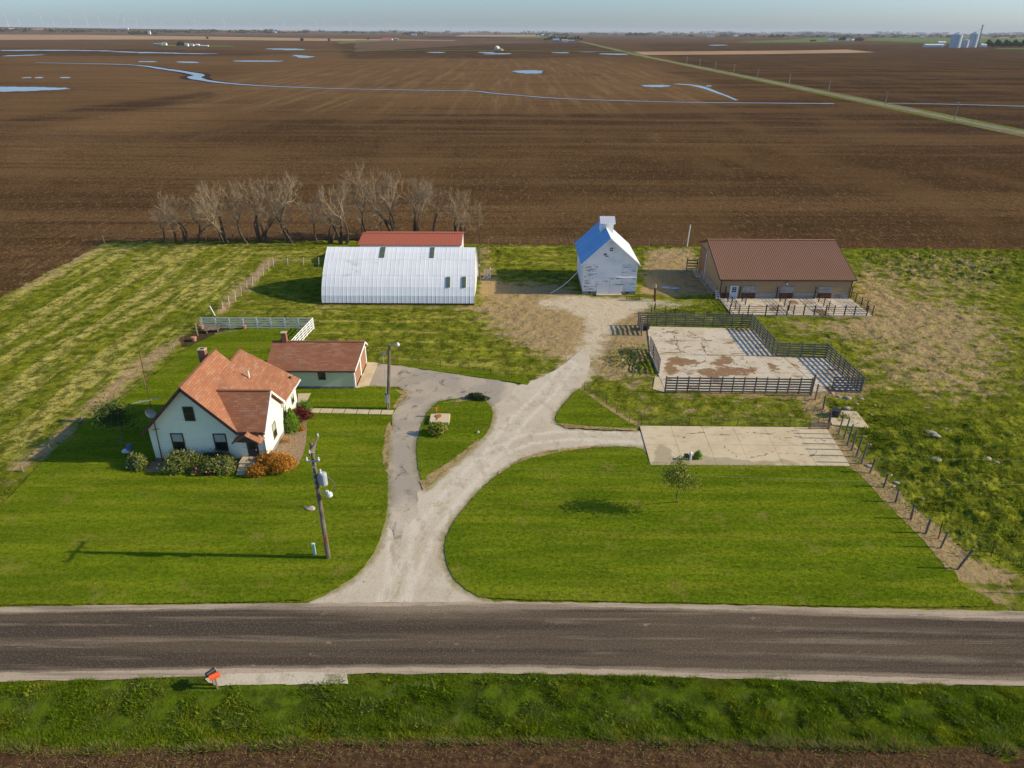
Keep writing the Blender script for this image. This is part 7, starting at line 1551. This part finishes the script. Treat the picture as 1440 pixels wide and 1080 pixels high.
groves = [('trees of the dark grove at upper left', 'dark grove tree beside the tall white far house', [(184 + 2.9 * i, 48.4, 16 + 4 * (i % 3), 24) for i in range(13) if abs(184 + 2.9 * i - 210.5) > 2.5]),
 ('bare trees of the roadside farmstead', 'brown bare tree between far roadside farmstead houses', [(250 + 2.3 * i, 65, 9 + 2 * (i % 3), 8) for i in range(5)]),
 ('trees of the farmstead by the far road', 'spring green tree by the far road farmstead', [(767 + 4.2 * i, 57.2 - .4 * (i % 3), 12 + 3 * (i % 4), 14) for i in range(13)]),
 ('trees beyond the farmstead by the far road', 'olive tree beyond the far road farmstead', [(755 + 3.6 * i, 50.3, 18 + 5 * (i % 3), 24) for i in range(13)]),
 ('trees of the round grove right of the road', 'olive tree in the round grove right of the road', [(881 + 2.6 * i, 50.8, 24 + 6 * ((i * 7) % 3), 30) for i in range(11)]),
 ('trees of the grove left of the green field', 'yellow-green grove tree left of the long green field', [(1082 + 2.8 * i, 53.2, 14 + 8 * ((i * 5) % 3), 22) for i in range(8)]),
 ('trees round the far white houses at upper right', 'brown-green tree by the upper right white houses', [(1140 + 2 * i, 58.4, 8, 11) for i in range(4)] + [(1180 + 3.1 * i, 57.6, 14 + 5 * (i % 3), 14) for i in range(4)] + [(1203 + 3.1 * i, 58.2, 15 + 3 * (i % 3), 14) for i in range(4)]),
 ('trees right of the grain bins', 'olive tree in the row right of the far grain bins', [(1385 + 3.1 * i, 66.3, 11 + 4 * ((i * 3) % 4), 12) for i in range(20)]),
 ('trees round the houses left of centre', 'small dark tree by white houses left of centre', [(567 + 3.4 * i, 49.6, 12 + 7 * ((i * 5) % 3), 22) for i in range(9)]),
 ('lone trees along the far pale field', 'small lone tree along the far pale field', [(292, 55.4, 12, 10), (425, 58.6, 14, 12), (463, 58.6, 12, 10), (518, 55.8, 9, 14), (393, 46.2, 14, 16)]),
 ('tree at the skyline above the green field', 'rounded tree standing above the skyline over the wide green field', [(1308, 47.8, 42, 60)])]
k_ = 0
for g_, lb, L__ in groves:
    for n_, (x, y, h, wd) in enumerate(sorted(L__)):
        far_tree(x, y, h * .9, wd, lb if len(L__) == 1 else '%s, %s from the left' % (lb, ORD[n_]), g_, k_); k_ += 1
# skyline woods
r = np.random.default_rng(5); Vs, Ts, Rs, n0 = [], [], [], 0
def wood(x, dpx, h, wd, n=26):
    """one wood at picture column x, dpx below eye level"""
    global n0
    hor = 44 + (x - 720) * .00436
    b = at(x, hor + dpx)
    d = r.normal(size=(n, 3)); d /= np.linalg.norm(d, axis=1)[:, None]; c = d * np.array([wd / 2, wd / 3, h * .45]) * (r.uniform(.4, 1, n) ** .5)[:, None] + np.array([b.x, b.y, b.z + h * .45])
    u = r.normal(size=(n, 3)); u /= np.linalg.norm(u, axis=1)[:, None]; v = np.cross(u, d); v /= np.linalg.norm(v, axis=1)[:, None] + 1e-6; s = (h * r.uniform(.2, .4, n))[:, None] * np.array([1.4, 1.4, .8])
    Vs.append(np.stack([c - u * s, c + v * s, c + u * s, c - v * s], 1).reshape(-1, 3)); Ts.append(np.arange(4 * n).reshape(-1, 4) + n0); Rs.append(np.repeat(r.uniform(0, 1, n), 4)); n0 += 4 * n
for i in range(1000):
    x = r.uniform(-180, 1620); c = float(vnoise(np.array(x * .02), np.array(1.0), 77)); 
    dens = .55 if x < 900 else .9
    if r.uniform() > dens * (.3 + c): continue
    dpx = r.choice([2.2, 2.8, 3.6, 4.5] if x < 900 else [1.8, 2.5, 3.6, 5.0, 6.5]); b = at(x, 44 + (x - 720) * .00436 + dpx); D = b.length
    wood(x, dpx, D * r.uniform(.0012, .0034), D * r.uniform(.006, .022))
link('far_woods', np_mesh('far_woods', np.concatenate(Vs), np.concatenate(Ts), M['leaf_far'], dict(rnd=np.concatenate(Rs))), kind='stuff')

# wind turbines
tx_ = [(12, 21, 37), (28, 27, 36), (61, 20, 35.5), (77, 25, 35.5), (101, 21, 35.5), (124, 19, 37), (141, 23, 36), (169, 22, 36), (176, 25, 36.5), (219, 26, 38), (193, 28, 37), (228, 31, 37.5), (267, 25, 39.5), (275, 28, 39.5), (306, 28, 39.5), (317, 26, 40.5), (353, 30, 41), (390, 31, 41.5), (400, 29.5, 42), (421, 33, 42), (446, 31, 43), (456, 30, 43), (493, 32, 44.5), (517, 31, 45), (530, 35, 45), (549, 32, 45), (559, 36, 45), (600, 33, 46), (620, 33, 46.3), (634, 35, 46.3), (655, 32.5, 46.6), (667, 36, 46.6), (691, 34, 46.8), (698, 36, 46.8), (730, 35, 47), (741, 33, 47)]
RD = Vector((1, 0, 0))
twm = MB().bar((0, 0, -3), (0, 0, 88), 2.6, 1.5, n=8).mesh('tower', M['turbine']); nam = MB().box(-2.2, -4, 87, 2.2, 6, 91.5).mesh('nacelle', M['turbine'])
blm = MB()
blm.bar((0, 0, 0), (0, 0, 8), .8, 1.3, n=6); blm.bar((0, 0, 8), (0, 0, 44), 1.3, .35, n=6); blm = blm.mesh('blade', M['turbine'])
def wt_label(i): return 'pale wind turbine on the skyline, %s counted from the left' % ORD[i] if i < 30 else 'pale wind turbine on the skyline, %s counted from the right end' % ORD[35 - i]
for i, (x, yt, yb) in enumerate(sorted(tx_)):
    b = at(x, yb + 1.0); hub = aty(x, yt + 1.2, b.y).z - b.z; s = max(.3, hub / 90)
    r_ = thing('wind_turbine', wt_label(i), 'wind turbine', b, random.uniform(-.5, .5), 'wind turbines along the skyline'); r_.scale = (s, s, s)
    link('tower', twm, r_); link('nacelle', nam, r_); a0 = random.uniform(0, 2.1)
    for k in range(3):
        o = link('blade', blm, r_); o.location = (0, -4.5, 89.5); o.rotation_euler = (0, a0 + k * 2.0944, 0)
HAZE = 3.2e-5
if HAZE:
    hm = bpy.data.materials.new('haze'); hm.use_nodes = True; hn = hm.node_tree.nodes; hn.clear()
    ho = hn.new('ShaderNodeOutputMaterial'); hv = hn.new('ShaderNodeVolumePrincipled'); hv.inputs['Density'].default_value = HAZE; hv.inputs['Color'].default_value = (.78, .84, .88, 1); hv.inputs['Anisotropy'].default_value = 0.0
    hm.node_tree.links.new(hv.outputs[0], ho.inputs['Volume'])
    hz = MB().box(-300000, -1500, -3.0, 300000, 50000, 175.0); link('haze', hz.mesh('haze', hm), kind='stuff')
